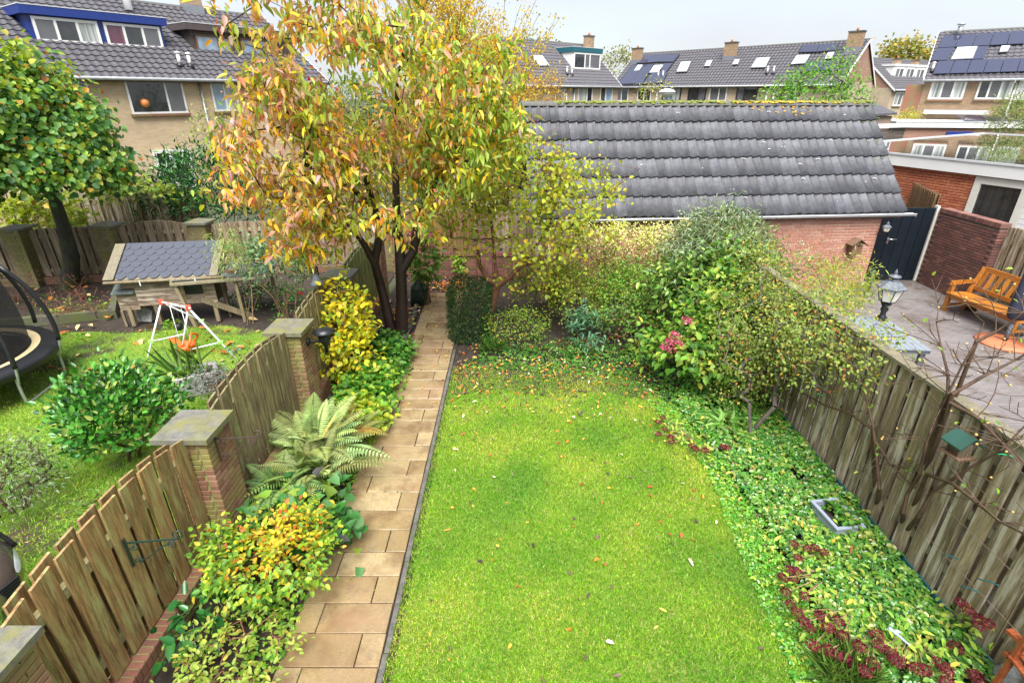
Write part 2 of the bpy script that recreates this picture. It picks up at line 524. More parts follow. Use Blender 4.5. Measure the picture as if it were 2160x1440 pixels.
B_SHED = brick2('brick_shed', [(0.35, 0.14, 0.095), (0.43, 0.195, 0.135), (0.37, 0.15, 0.10), (0.46, 0.245, 0.185), (0.40, 0.165, 0.105)])
B_PILLAR = brick2('brick_pillar', [(0.26, 0.115, 0.075), (0.20, 0.085, 0.055), (0.32, 0.17, 0.11)], stain=(0.24, 0.24, 0.06), stain_amt=0.60)
B_PLINTH = brick2('brick_plinth', [(0.20, 0.08, 0.055), (0.28, 0.12, 0.08), (0.15, 0.07, 0.05)], stain=(0.17, 0.17, 0.06), stain_amt=0.55)
B_REAR = brick2('brick_rear', [(0.19, 0.135, 0.085), (0.25, 0.18, 0.115), (0.155, 0.11, 0.07)], stain=(0.17, 0.17, 0.035), stain_amt=0.7)
B_BACK = brick2('brick_back', [(0.20, 0.075, 0.06), (0.25, 0.10, 0.08), (0.13, 0.065, 0.05)], stain=(0.08, 0.075, 0.03), stain_amt=0.35)
B_PATIO = brick2('brick_patio', [(0.15, 0.068, 0.055), (0.22, 0.095, 0.075), (0.12, 0.062, 0.055), (0.27, 0.12, 0.09)])
B_GARAGE = brick2('brick_garage', [(0.44, 0.13, 0.06), (0.52, 0.19, 0.09), (0.36, 0.10, 0.05), (0.48, 0.155, 0.085)])
plain('mortar_light', (0.56, 0.48, 0.40), 0.9, noise=0.2, scale=20)
plain('mortar_moss', (0.24, 0.24, 0.09), 0.95, noise=0.35, scale=8)
plain('mortar_dark', (0.12, 0.10, 0.08), 0.95, noise=0.3, scale=8)
brickwall('wall_yellow', (0.60, 0.46, 0.29), (0.52, 0.38, 0.225), (0.46, 0.39, 0.30))
brickwall('wall_buff', (0.55, 0.435, 0.31), (0.47, 0.36, 0.25), (0.38, 0.32, 0.25))
brickwall('wall_red', (0.38, 0.21, 0.15), (0.31, 0.16, 0.115), (0.30, 0.22, 0.18))
brickwall('wall_brown', (0.36, 0.25, 0.15), (0.27, 0.17, 0.095), (0.28, 0.23, 0.17))
rooftile('tile_shed', (0.046, 0.049, 0.061), (0.105, 0.108, 0.125), moss=(0.075, 0.095, 0.022), moss_amt=0.22, rough=0.6)
rooftile('tile_house', (0.045, 0.043, 0.052), (0.105, 0.10, 0.112), rough=0.5)
plain('moss', (0.15, 0.18, 0.03), 0.95, noise=0.5, scale=40, bump=0.8)
plain('lichen', (0.58, 0.33, 0.02), 0.9, noise=0.3, scale=60, bump=0.6)
plain('ridge_concrete', (0.10, 0.10, 0.095), 0.8, noise=0.4, scale=25, bump=0.5)
plain('droppings', (0.62, 0.62, 0.60), 0.8)
plain('white_frame', (0.74, 0.74, 0.72), 0.35, noise=0.04)
plain('cream_frame', (0.66, 0.64, 0.58), 0.4, noise=0.06)
plain('white_panel', (0.74, 0.74, 0.73), 0.5, noise=0.05, scale=2)
plain('blue_paint', (0.013, 0.035, 0.20), 0.35, noise=0.12)
plain('teal_paint', (0.012, 0.095, 0.125), 0.4, noise=0.1)
plain('dark_blue_paint', (0.015, 0.019, 0.045), 0.35)
plain('dark_clad', (0.075, 0.058, 0.058), 0.6, noise=0.2)
plain('brown_frame', (0.16, 0.085, 0.05), 0.5)
plain('zinc', (0.30, 0.32, 0.34), 0.4, 0.7, noise=0.2, scale=5)
plain('gutter_grey', (0.42, 0.44, 0.46), 0.45, noise=0.2, scale=4)
plain('gutter_light', (0.56, 0.58, 0.60), 0.4, noise=0.1, scale=4)
plain('lead', (0.22, 0.23, 0.26), 0.5, 0.3, noise=0.15)
plain('solar', (0.035, 0.040, 0.075), 0.12, noise=0.08, coat=0.8)
plain('solar_frame', (0.02, 0.021, 0.025), 0.4)
plain('skylight', (0.55, 0.59, 0.64), 0.08, noise=0.1, coat=1.0)
plain('pane_dark', (0.03, 0.034, 0.036), 0.05, noise=0.5, scale=3, coat=1.0)
plain('pane_grey', (0.115, 0.115, 0.125), 0.12, noise=0.2, scale=2, coat=1.0)
def curtain(name, a, b_):
    k = NB(name); v = k.world((9, 9, .15))
    k.B(Base__Color=k.ramp(k.noise(v, 1.0, 2, 0.5), [(0.35, a), (0.62, b_)]), Roughness=0.3, Coat__Weight=1.0); MT[name] = k.m
curtain('pane_curtain', (0.12, 0.14, 0.13), (0.50, 0.53, 0.50))
curtain('pane_purple', (0.05, 0.018, 0.03), (0.17, 0.05, 0.09))
plain('pane_blue', (0.26, 0.36, 0.48), 0.12, noise=0.3, scale=3, coat=1.0)
plain('gate_black', (0.008, 0.013, 0.019), 0.3, noise=0.2)
plain('steel', (0.62, 0.63, 0.64), 0.3, 0.9, noise=0.05)
plain('galvanised', (0.42, 0.45, 0.47), 0.4, 0.6, noise=0.15)
plain('black_metal', (0.012, 0.013, 0.016), 0.38, noise=0.3)
plain('black_plastic', (0.012, 0.013, 0.016), 0.45, noise=0.3)
plain('green_iron', (0.012, 0.035, 0.026), 0.45)
plain('brown_iron', (0.055, 0.035, 0.03), 0.5)
plain('lamp_weathered', (0.11, 0.125, 0.15), 0.5, noise=0.5, scale=20)
plain('lamp_glass', (0.66, 0.66, 0.58), 0.3, noise=0.15, scale=12)
plain('table_grey', (0.20, 0.225, 0.26), 0.45, noise=0.08)
plain('table_leg', (0.10, 0.11, 0.13), 0.45)
plain('parasol_cloth', (0.028, 0.033, 0.065), 0.85, noise=0.25, scale=9, bump=0.3)
plain('terracotta', (0.46, 0.15, 0.07), 0.7, noise=0.2)
plain('orange_plastic', (0.72, 0.13, 0.02), 0.35, noise=0.08)
plain('red_plastic', (0.62, 0.09, 0.05), 0.35)
plain('lime_plastic', (0.28, 0.55, 0.14), 0.4)
plain('white_tube', (0.66, 0.69, 0.72), 0.3, noise=0.06)
plain('purple_pot', (0.050, 0.020, 0.13), 0.4, noise=0.15)
plain('grey_plastic', (0.27, 0.31, 0.39), 0.45, noise=0.1)
plain('green_bin', (0.012, 0.032, 0.022), 0.5)
plain('green_pipe', (0.06, 0.14, 0.06), 0.6, noise=0.3)
plain('green_roofing', (0.02, 0.075, 0.055), 0.5, noise=0.2)
plain('teal_plastic', (0.02, 0.11, 0.12), 0.45)
plain('shingle', (0.055, 0.062, 0.085), 0.75, noise=0.3, scale=90, bump=0.5)
plain('roof_felt', (0.10, 0.12, 0.12), 0.7, noise=0.35, scale=12)
plain('cream_vinyl', (0.62, 0.50, 0.28), 0.5)
plain('wicker', (0.24, 0.15, 0.10), 0.8, noise=0.4, scale=40, bump=0.8)
plain('cloudy_plastic', (0.26, 0.25, 0.25), 0.25, noise=0.25, scale=14)
plain('scooter_paint', (0.15, 0.122, 0.115), 0.25, 0.5, noise=0.05, coat=1.0)
plain('headlight', (0.60, 0.64, 0.70), 0.08, coat=1.0)
plain('twine', (0.03, 0.42, 0.16), 0.8)
plain('wire', (0.16, 0.12, 0.09), 0.5, 0.5)
plain('blue_white', (0.30, 0.42, 0.72), 0.4, noise=0.5, scale=30)
plain('rose_red', (0.50, 0.01, 0.03), 0.5)
plain('rosehip', (0.55, 0.08, 0.02), 0.35, noise=0.3)
plain('dry_hip', (0.50, 0.33, 0.09), 0.6, noise=0.4, scale=60)
plain('orange_toy', (0.60, 0.22, 0.06), 0.4)
plain('roof_white', (0.62, 0.63, 0.64), 0.5, noise=0.2, scale=2)
plain('dark_timber', (0.10, 0.07, 0.05), 0.7, noise=0.4)

def wet_roof():
    k = NB('wet_roof'); v = k.world()
    f = k.noise(v, 1.2, 5, 0.6)
    k.B(Base__Color=k.ramp(k.noise(v, 9, 4), [(0.3, (0.03, 0.03, 0.03)), (0.7, (0.07, 0.07, 0.068))]),
        Roughness=k.ramp(f, [(0.55, 0.02), (0.72, 0.22)]), Coat__Weight=1.0, Coat__Roughness=0.02)
    k.b.inputs['Specular IOR Level'].default_value = 0.9
    k.b.inputs['Coat IOR'].default_value = 1.9
    MT['wet_roof'] = k.m
wet_roof()
def net():
    k = NB('safety_net')
    k.B(Base__Color=(0.012, 0.012, 0.014), Roughness=0.8)
    tr = k.n('BsdfTransparent'); mx = k.n('MixShader', Fac=0.68)
    k.t.links.new(tr.outputs[0], mx.inputs[1]); k.t.links.new(k.b.outputs[0], mx.inputs[2])
    k.t.links.new(mx.outputs[0], k.out.inputs['Surface']); MT['safety_net'] = k.m
net()
M = MT
# ------------------------------------------------------------------ ground and paths
def sheet(name, pts, z, mat, kind='structure', sub=0):
    me = mesh_from([(p[0], p[1], z) for p in pts], [tuple(range(len(pts)))], name)
    o = put(name, me, None, mat); o['kind'] = kind
    return o
sheet('ground', [(-400, -60), (400, -60), (400, 700), (-400, 700)], -0.06, M['ground_far'])

def bumpy(name, x0, x1, y0, y1, z, amp, mat, n=(60, 90), inside=None):
    """soil surface with real unevenness"""
    xs = np.linspace(x0, x1, n[0]); ys = np.linspace(y0, y1, n[1])
    X, Y = np.meshgrid(xs, ys)
    Z = z + amp * (np.sin(X * 5.1 + np.sin(Y * 3.7)) * 0.4 + np.sin(Y * 7.3 + X * 2.1) * 0.3 + RNG.normal(0, 0.35, X.shape))
    V = np.stack([X.ravel(), Y.ravel(), Z.ravel()], 1)
    F = []
    for j in range(n[1] - 1):
        for i in range(n[0] - 1):
            a = j * n[0] + i; F.append((a, a + 1, a + 1 + n[0], a + n[0]))
    me = mesh_from(V.tolist(), F, name, True)
    o = put(name, me, None, mat); o['kind'] = 'structure'; return o
bumpy('garden_soil', -3.0, 4.0, 1.0, 13.6, -0.035, 0.012, M['soil'], (90, 150))
LAWN = [(-1.0, 1.2), (2.45, 1.2), (2.59, 2.76), (2.68, 3.63), (2.68, 4.73), (2.60, 5.9), (2.40, 7.1), (2.0, 8.0), (1.2, 8.35), (-0.2, 8.3), (-1.0, 8.1)]
sheet('lawn', LAWN, 0.008, M['lawn_ground'])
NLAWN = [(-13, 1.0), (-3.35, 1.0), (-3.35, 8.9), (-4.2, 9.6), (-6.0, 10.2), (-8.0, 9.8), (-8.6, 9.9), (-13, 9.6)]
sheet('neighbour_lawn', NLAWN, 0.008, M['lawn_neighbour'])
bumpy('neighbour_soil', -13.5, -3.2, 8.6, 14.1, -0.03, 0.02, M['soil'], (90, 60))
sheet('patio_paving', [(4.12, 1.0), (16, 1.0), (16, 13.3), (4.12, 13.3)], 0.0, M['brick_paving'])

path = sheet('path', [(-2.06, 1.0), (-1.06, 1.0), (-1.06, 12.2), (-2.06, 12.2)], 0.0, M['soil'])
PXR, BIG, SMALL, ROW = -1.125, 0.645, 0.215, 0.3102
k = 0
for i in range(-5, 30):
    y0 = 2.88 + i * ROW
    w = [BIG, SMALL] if i % 2 == 0 else [SMALL, BIG]
    sh = -0.012 * max(0, y0 - 9) ** 1.5
    xs_ = [PXR - BIG - SMALL + sh, PXR - BIG - SMALL + w[0] + sh, PXR + sh]
    for j in range(2):
        sx = xs_[j + 1] - xs_[j] - 0.009; sy = ROW - 0.009
        m = Matrix.Translation(((xs_[j] + xs_[j + 1]) / 2 + random.uniform(-.003, .003), y0 + ROW / 2 + random.uniform(-.002, .002), 0.005 + random.uniform(-.003, .004))) @ Euler((random.uniform(-.006, .006), random.uniform(-.006, .006), random.uniform(-.006, .006))).to_matrix().to_4x4()
        put('slab', brick_mesh((sx, sy, 0.05), M['slab']), path, None, m)
kerb = put('lawn_kerb', MB().box((-1.10, 1.0, -0.05), (-0.99, 8.9, -0.004)).mesh(), None, M['soil']); kerb['kind'] = 'structure'
for i in range(8):
    m = Matrix.Translation((-1.085 + random.uniform(-.008, .008), 1.5 + i * 1.0, 0.004)) @ Euler((0, 0, random.uniform(-.006, .006))).to_matrix().to_4x4()
    put('kerb_stone', brick_mesh((0.05, 0.99, 0.06), M['kerb_concrete']), kerb, None, m)

# ------------------------------------------------------------------ brick pillars and board fences
def pillar(name, x, y, w, h, label, mats, cap_w, nparts=0, group=None, mortar='mortar_moss', peaked=False, z0=0.0):
    t = thing(name, label, 'pillar', (x, y, z0), group)
    one('mortar_core', M[mortar], t, lambda m: m.box((x - w / 2 + .012, y - w / 2 + .012, z0 - .05), (x + w / 2 - .012, y + w / 2 - .012, h)))
    it = []; I = Matrix.Identity(3); ch = 0.0625; d = 0.08; n = int((h - z0) / ch)
    for c in range(n):
        zc = z0 + ch * (c + .5)
        if c % 2 == 0: cuts = [(-.5, 0), (0, .5)]
        else: cuts = [(-.5, -.25), (-.25, .25), (.25, .5)]
        for a, b in cuts:
            L = (b - a) * w - .011
            for s in (-1, 1):
                it.append(((x + s * (w / 2 - d / 2), y + (a + b) / 2 * w, zc), (d, L, ch - .012), I))
            a2, b2 = max(a * w, -w / 2 + d + .008), min(b * w, w / 2 - d - .008)
            if b2 - a2 > .03:
                for s in (-1, 1):
                    it.append(((x + (a2 + b2) / 2, y + s * (w / 2 - d / 2), zc), (b2 - a2 - .011, d, ch - .012), I))
    lay(t, 'brick', it, mats[0], mats[1], nparts, 'bricks')
    cw = cap_w / 2
    def cap(m):
        m.box((x - cw, y - cw, h + .002), (x + cw, y + cw, h + .055))
        if peaked:
            b = [(x - cw, y - cw, h + .055), (x + cw, y - cw, h + .055), (x + cw, y + cw, h + .055), (x - cw, y + cw, h + .055), (x, y, h + .13)]
            m.v += b; q = len(m.v) - 5
            for i in range(4): m.f.append((q + i, q + (i + 1) % 4, q + 4)); m.sm.append(False)
    one('cap', M['cap_concrete'], t, cap)
    return t

def fence(name, label, p0, p1, zb, ztop, mat, bw=0.145, gap=0.075, d=0.021, off=0.03, rails=(0.45, 1.2), railmat='rail_wood', plinth=None, slant=0.0, both=True, arch=0.0, group=None, swap=False, jit=0.006):
    """hit-and-miss board fence: boards in front of and behind the rails, each board one object"""
    p0 = Vector((p0[0], p0[1], 0)); p1 = Vector((p1[0], p1[1], 0)); u = (p1 - p0); L = u.length; u.normalize()
    n = Vector((u.y, -u.x, 0))                   # right-hand side of the run
    t = thing(name, label, 'fence', (p0 + p1) / 2, group)
    def at(a, b, c): return p0 + u * a + n * b + Vector((0, 0, c))
    pitch = bw + gap
    cnt = max(2, int(round(L / pitch)))
    pitch = L / cnt
    def top(a): return ztop + arch * (1 - (2 * a / L - 1) ** 2)
    for side in ((1, -1) if both else (1,)):
        for i in range(cnt):
            a = (i + (.5 if side > 0 else 1.0)) * pitch
            if a + bw / 2 > L - .01: continue
            w = bw * random.uniform(.96, 1.04)
            th = random.uniform(-.006, .006)
            za, zc = top(a - w / 2) + random.uniform(-jit, jit), top(a + w / 2) + random.uniform(-jit, jit)
            bot = zb + random.uniform(-.006, .006)
            lo, hi = (side * off - d / 2, side * off + d / 2)
            mb = MB()
            zm = (bot + za) / 2
            V = []
            for (aa, zt) in ((-w / 2, za), (w / 2, zc)):
                for bb in (lo, hi):
                    V.append((aa, bb, bot - zm)); V.append((aa, bb, zt - zm))
            # local box: x along, y across, z up
            P = [V[0], V[4], V[6], V[2], V[1], V[5], V[7], V[3]]
            mb._add(P, [(0, 1, 2, 3), (7, 6, 5, 4), (0, 4, 5, 1), (1, 5, 6, 2), (2, 6, 7, 3), (3, 7, 4, 0)])
            me = mb.mesh('board'); me.materials.append(M[mat])
            R = Matrix((u, n, Vector((0, 0, 1)))).transposed()
            c = at(a, 0, zm)
            m4 = (R @ Matrix.Rotation(th, 3, 'Y')).to_4x4(); m4.translation = c
            put('board', me, t, None, m4)
    hw = max(.004, off - d / 2 - .001)
    for rz_ in rails:
        me = MB().box((0, -hw, -.045), (L, hw, .045)).mesh('rail'); me.materials.append(M[railmat])
        R = Matrix((u, n, Vector((0, 0, 1)))).transposed().to_4x4(); R.translation = at(0, 0, zb + rz_)
        put('rail', me, t, None, R)
    return t, at, L, top

PIL_Y = [1.93, 4.38, 6.84, 9.28, 11.72]
names = ['brick pillar at the photo edge beside the scooter', 'mossy brick pillar nearest the camera with a scroll bracket on it', 'mossy brick pillar carrying the round black wall lamp', 'brick pillar behind the yellow shrub, grey cap', 'brick pillar hidden behind the dark cherry trunks']
for i, y in enumerate(PIL_Y):
    pillar('brick_pillar', -3.15, y, 0.44, 1.40, names[i], B_PILLAR, 0.54, [60, 150, 130, 60, 20][i], 'pillars of the left garden fence')
FM = ['fence_near', 'fence_mid', 'fence_mid', 'fence_green']
FL = ['closest brown wooden fence panel with a green scroll bracket on it', 'arched wooden fence panel between the bracket pillar and the lamp pillar', 'wooden fence panel behind the yellow shrub', 'green algae covered fence panel next to the cherry trunks']
for i in range(4):
    a, b = PIL_Y[i] + .23, PIL_Y[i + 1] - .23
    t, at, L, top = fence('board_fence', FL[i], (-3.15, a), (-3.15, b), 0.24, 1.46, FM[i], bw=0.172, gap=0.062, off=0.040, arch=0.11, rails=(0.22, 1.0), group='left garden fence panels')
    # brick plinth under the boards
    pl = thing('plinth_wall', ['low mossy brick plinth under the closest brown fence panel', 'low brick plinth under the arched fence panel behind the ferns', 'low brick plinth behind the yellow shrub', 'low brick plinth under the green fence panel'][i], 'wall', (-3.15, (a + b) / 2, 0), 'brick plinths of the left fence')
    one('mortar_core', M['mortar_moss'], pl, lambda m: m.box((-3.25, a, -.1), (-3.00, b, .215)))
    it = []
    nb = int((b - a) / .0625)
    for q in range(nb): it.append(((-3.09, a + (q + .5) * (b - a) / nb, .165), (.21, (b - a) / nb - .011, .115), Matrix.Identity(3)))
    for c in range(2):
        n2 = int((b - a) / .21)
        for q in range(n2 + 1):
            s0 = a + (q - (.5 if c else 0)) * (b - a) / n2; s1 = s0 + (b - a) / n2 - .011
            s0, s1 = max(s0, a), min(s1, b)
            if s1 - s0 > .04: it.append(((-3.03, (s0 + s1) / 2, .03 + c * .06 - .02), (.09, s1 - s0, .05), Matrix.Identity(3)))
    lay(pl, 'brick', it, B_PLINTH[0], B_PLINTH[1], [60, 30, 0, 0][i], 'bricks')

# right garden fence: boards facing us (towards -X)
t, at, L, top = fence('board_fence', 'long weathered grey wooden fence on the right carrying the bare rose', (4.08, 8.4), (4.08, 1.6), 0.03, 1.86, 'fence_grey', bw=0.165, gap=0.055, off=0.032, rails=(0.35, 1.0, 1.6), railmat='rail_grey', jit=0.004)
R = Matrix.Identity(4)
one('cap_rail', M['rail_grey'], t, lambda m: [m.box((4.01, 1.6 + i * 1.7, 1.868), (4.15, 1.6 + (i + 1) * 1.7 - .006, 1.90)) for i in range(4)])
one('ground_board', M['teal_plastic'], t, lambda m: m.box((4.02, 1.6, -.05), (4.036, 8.4, .10)))
for z_ in (0.55, 0.95, 1.35, 1.72):
    one('trellis_wire', M['wire'], t, lambda m: m.tube([(4.01, 1.7, z_), (4.0, 5.0, z_ - .01), (4.01, 8.3, z_)], .0035, 4))
for y_ in np.arange(1.9, 7.0, 0.34):
    one('trellis_wire', M['wire'], t, lambda m: m.tube([(4.006, y_, .2), (4.006, y_ + .02, 1.75)], .003, 4))

# rear fence of the left neighbour with capped pillars
RP = [(-14.3, 12.62), (-12.24, 12.98), (-10.25, 13.33), (-8.08, 13.68), (-5.72, 14.0), (-3.4, 14.25)]
RN = ['yellowish brick pillar with peaked cap behind the trampoline', 'yellowish brick pillar with peaked cap left of the wooden hutch', 'brick pillar with peaked cap right above the hutch roof', 'brick pillar half hidden by the cherry leaves at the rear fence', 'brick pillar in the rear corner of the left fence']
for i, (x, y) in enumerate(RP[1:]):
    pillar('brick_pillar', x, y, 0.46, 1.40, RN[i], B_REAR, 0.58, 25 if i < 2 else 0, 'pillars of the rear fence', peaked=True)
RL = ['rear fence panel at the photo edge behind the trampoline net', 'rear wooden fence panel behind the lime tree trunk', 'arched rear fence panel directly behind the hutch roof', 'brown rear fence panel right of the hutch roof', 'rear fence panel behind the low cherry branches']
for i in range(5):
    a = Vector(RP[i] + (0,)); b = Vector(RP[i + 1] + (0,)); d_ = (b - a).normalized()
    a2, b2 = a + d_ * .24, b - d_ * .24
    fence('board_fence', RL[i], (a2.x, a2.y), (b2.x, b2.y), 0.2, 1.36, 'fence_rear', bw=0.17, gap=0.055, off=0.03, arch=0.14 if i == 2 else 0.05, rails=(0.12, 1.0), railmat='rail_wood', group='rear fence panels')
    pl = thing('plinth_wall', 'dark brick plinth under the ' + RL[i].replace('directly ', ''), 'wall', (a2 + b2) / 2, 'brick plinths of the rear fence')
    ang = math.atan2(d_.y, d_.x)
    mid = (a2 + b2) / 2; LL = (b2 - a2).length
    one('mortar_core', M['mortar_dark'], pl, lambda m: m.obox((mid.x, mid.y, .04), (LL, .18, .26), Rz(ang)))
    it = []
    for c in range(3):
        n2 = int(LL / .22)
        for q in range(n2):
            s = (q + .5 + (.25 if c % 2 else -.0)) * LL / n2 - LL / 2
            if abs(s) > LL / 2 - .1: continue
            it.append(((mid.x + d_.x * s + d_.y * .06, mid.y + d_.y * s - d_.x * .06, .02 + c * .062), (LL / n2 - .012, .08, .05), Rz(ang)))
    lay(pl, 'brick', it, B_PLINTH[0], B_PLINTH[1], 0, 'bricks')
# a second, higher screen further back on the left
fence('board_fence', 'taller grey screen fence standing behind the lime tree', (-16.5, 14.9), (-9.0, 15.9), 0.1, 1.95, 'fence_grey', bw=0.16, gap=0.10, off=0.03, rails=(0.5, 1.6))
# back wall and fence of our garden
bw_t = thing('garden_wall', 'low dark brick wall under the brown back fence at the path end', 'wall', (-1.2, 13.62, 0))
one('mortar_core', M['mortar_dark'], bw_t, lambda m: m.box((-3.1, 13.56, -.1), (0.6, 13.72, .60)))
it = []
for c in range(9):
    zc = -.02 + c * .0625 + .03
    for q in range(18):
        x_ = -3.05 + q * .21 + (.1 if c % 2 else 0)
        if x_ > .5: continue
        it.append(((x_, 13.60, zc), (.2, .10, .051), Matrix.Identity(3)))
for q in range(52): it.append(((-3.05 + q * .07, 13.62, .615), (.06, .20, .105), Matrix.Identity(3)))
lay(bw_t, 'brick', it, B_BACK[0], B_BACK[1], 120, 'bricks')
fence('board_fence', 'brown wooden back fence at the end of the path', (-3.1, 13.66), (-0.95, 13.60), 0.68, 1.72, 'fence_brown', bw=0.155, gap=0.10, off=0.03, rails=(0.12, 0.85), railmat='fence_brown')
fence('board_fence', 'grey brown back fence beside the tiled shed behind the pruned tree', (-0.50, 13.60), (0.62, 13.56), 0.68, 1.72, 'fence_rear', bw=0.155, gap=0.08, off=0.03, rails=(0.12, 0.85), railmat='fence_rear')
pillar('brick_pillar', -0.72, 13.62, 0.38, 1.78, 'dark red brick pillar in the brown back fence', B_BACK, 0.48, 60, mortar='mortar_dark')
# ------------------------------------------------------------------ tiled shed
SO = Vector((0.42, 11.66, 0)); _g1 = Vector((9.16, 12.44, 0))
SU = (_g1 - SO).normalized(); SV = Vector((-SU.y, SU.x, 0)); SL = (_g1 - SO).length
ZG, ZR, RUN = 1.93, 4.20, 2.12
def S(a, b, c): return SO + SU * a + SV * b + Vector((0, 0, c))
SROT = Matrix((SU, SV, Vector((0, 0, 1)))).transposed()
shed = thing('brick_shed', 'red brick shed with a grey tiled roof at the back of the garden', 'shed', S(SL / 2, 1.2, 0))
W0, W1, WB = 0.28, SL - 0.42, 0.10
one('mortar_core', M['mortar_light'], shed, lambda m: m.box((W0 + .012, WB + .012, -.1), (W1 - .012, 2 * RUN - .1, 2.0), S))
one('gable', M['brick_shed'], shed, lambda m: m.prism([S(W1 - .14, WB + .05, 2.0), S(W1 - .14, 2 * RUN - .15, 2.0), S(W1 - .14, RUN, ZR - .15)], SU * .12))
it = []
ch = 0.068
for c in range(29):
    zc = .0 + ch * (c + .5)
    if zc > 1.95: break
    L = W1 - W0; n = int(round(L / .225)); st = L / n
    for q in range(n + 1):
        a0 = W0 + (q - (.5 if c % 2 else 0)) * st; a1 = a0 + st
        a0, a1 = max(a0, W0), min(a1, W1)
        if a1 - a0 < .05: continue
        it.append((S((a0 + a1) / 2, WB + .05, zc), (a1 - a0 - .016, .1, ch - .017), SROT))
    for q in range(6):                      # right side wall
        b0 = WB + .115 + q * st; it.append((S(W1 - .05, b0 + st / 2, zc), (.1, st - .016, ch - .017), SROT))
# show the right, visible end as single bricks
vis = [q for q in it if (Vector(q[0]) - SO).dot(SU) > 5.6]
hid = [q for q in it if (Vector(q[0]) - SO).dot(SU) <= 5.6]
vis.sort(key=lambda q: -(Vector(q[0]) - SO).dot(SU) - q[0].z * .5)
lay(shed, 'brick', vis[:300], B_SHED[0], B_SHED[1], 300)
lay(shed, 'brick', vis[300:] + hid, B_SHED[0], B_SHED[1], 0, 'bricks')
# roof: deck, tiles, ridge
SLN = Vector((0, RUN, ZR - ZG)).normalized()            # up the slope in (b,c)
sl_len = math.hypot(RUN, ZR - ZG)
up = SV * SLN.y + Vector((0, 0, SLN.z)); nrm = SU.cross(up).normalized()
def SR(a, s, h): return SO + Vector((0, 0, ZG)) + SU * a + up * s + nrm * h
one('roof_deck', M['dark_timber'], shed, lambda m: m.prism([SR(0.03, .04, -.03), SR(SL - .03, .04, -.03), SR(SL - .03, sl_len, -.03), SR(.03, sl_len, -.03)], -nrm * .05))
one('rear_roof', M['tile_shed'], shed, lambda m: m.prism([S(0, RUN + .02, ZR), S(SL, RUN + .02, ZR), S(SL, 2 * RUN, ZG), S(0, 2 * RUN, ZG)], (0, 0, -.06)))
NR, NC = 6, 41
tw = SL / NC; tl = (sl_len - .02) / NR
def tile_mesh(name='roof_tile'):
    nx = 7; V = []; F = []
    prof = [(0.0, .010), (.16, .000), (.42, .002), (.64, .018), (.82, .042), (.94, .048), (.985, -.012)]
    for s, lift in ((0, .052), (tl + .06, .004)):
        for x, h in prof: V.append((x * tw, s, h + lift))
    for x, h in prof: V.append((x * tw, 0.0, h + .052 - .034))
    for i in range(nx - 1):
        F.append((i, i + 1, nx + i + 1, nx + i)); F.append((2 * nx + i, 2 * nx + i + 1, i + 1, i))
    F.append((nx - 1, 3 * nx - 1, 2 * nx - 1)); F.append((0, nx, 2 * nx))
    me = mesh_from(V, F, name, False)
    me.polygons.foreach_set('use_smooth', [i % 2 == 0 for i in range(len(me.polygons))]); me.materials.append(M['tile_shed'])
    return me
tmesh = tile_mesh()
RT = Matrix((SU, up, nrm)).transposed()
for r in range(NR):
    for c in range(NC):
        m4 = (RT @ Euler((random.uniform(-.006, .006), random.uniform(-.008, .008), random.uniform(-.005, .005))).to_matrix()).to_4x4()
        m4.translation = SR(c * tw + random.uniform(-.002, .002), r * tl - .02 + random.uniform(-.008, .008) + .008 * math.sin(c * .7 + r), random.uniform(0, .004))
        put('roof_tile', tmesh, shed, None, m4)
nrd = 24
for i in range(nrd):
    a0 = i * SL / nrd
    def rd(m):
        pts = []
        for q in range(7):
            an = math.pi * (q / 6) ; pts.append(S(a0 - .01, RUN + .01 - .13 * math.cos(an), ZR - .035 + .10 * math.sin(an) + random.uniform(-.004, .004)))
        m.prism(pts, SU * (SL / nrd + .004))
    one('ridge_tile', M['ridge_concrete'], shed, rd)
# moss cushions and lichen crusts on the ridge
def blob(m, c, r, fl=.5):
    ph = random.random() * 6
    V = []; F = []
    for i in range(3):
        z = math.sin(i / 3 * math.pi / 2); rr = math.cos(i / 3 * math.pi / 2)
        for q in range(7):
            an = q / 7 * 2 * math.pi + ph; jr = r * rr * random.uniform(.75, 1.2)
            V.append(Vector(c) + SU * math.cos(an) * jr + (SV * .8 + Vector((0, 0, .3))) * math.sin(an) * jr * .7 + Vector((0, 0, r * z * fl)))
    V.append(Vector(c) + Vector((0, 0, r * fl)))
    for i in range(2):
        for q in range(7): F.append((i * 7 + q, i * 7 + (q + 1) % 7, i * 7 + 7 + (q + 1) % 7, i * 7 + 7 + q))
    for q in range(7): F.append((14 + q, 14 + (q + 1) % 7, 21))
    m._add(V, F, True)
mb = MB()
for i in range(900):
    a = random.uniform(.8, SL) ** 1.0
    if a > 5.0 and a < 7.6 and random.random() < .55: continue
    blob(mb, S(a, RUN + random.uniform(-.10, .05), ZR + random.uniform(.01, .06)), random.uniform(.025, .065))
for i in range(160):
    r = random.choice([0, 1, 2]); blob(mb, SR(SL - random.uniform(.02, .5), random.uniform(.3, 1.0) * sl_len, .03), random.uniform(.012, .03), .3)
for i in range(70):
    blob(mb, SR(random.uniform(1, SL), sl_len - random.uniform(.05, .35), .03), random.uniform(.01, .025), .3)
o = mb.build('moss', M['moss'], shed); o['kind'] = 'stuff'
mb = MB()
for i in range(300):
    a = random.gauss(6.4, .75)
    if a > SL - .1 or a < 1: continue
    blob(mb, S(a, RUN + random.uniform(-.12, .03), ZR + random.uniform(.015, .06)), random.uniform(.02, .045), .25)
for i in range(60):
    a = random.gauss(6.7, .5)
    blob(mb, SR(min(a, SL - .1), sl_len - abs(random.gauss(0.12, .16)) - .05, .045), random.uniform(.018, .042), .2)
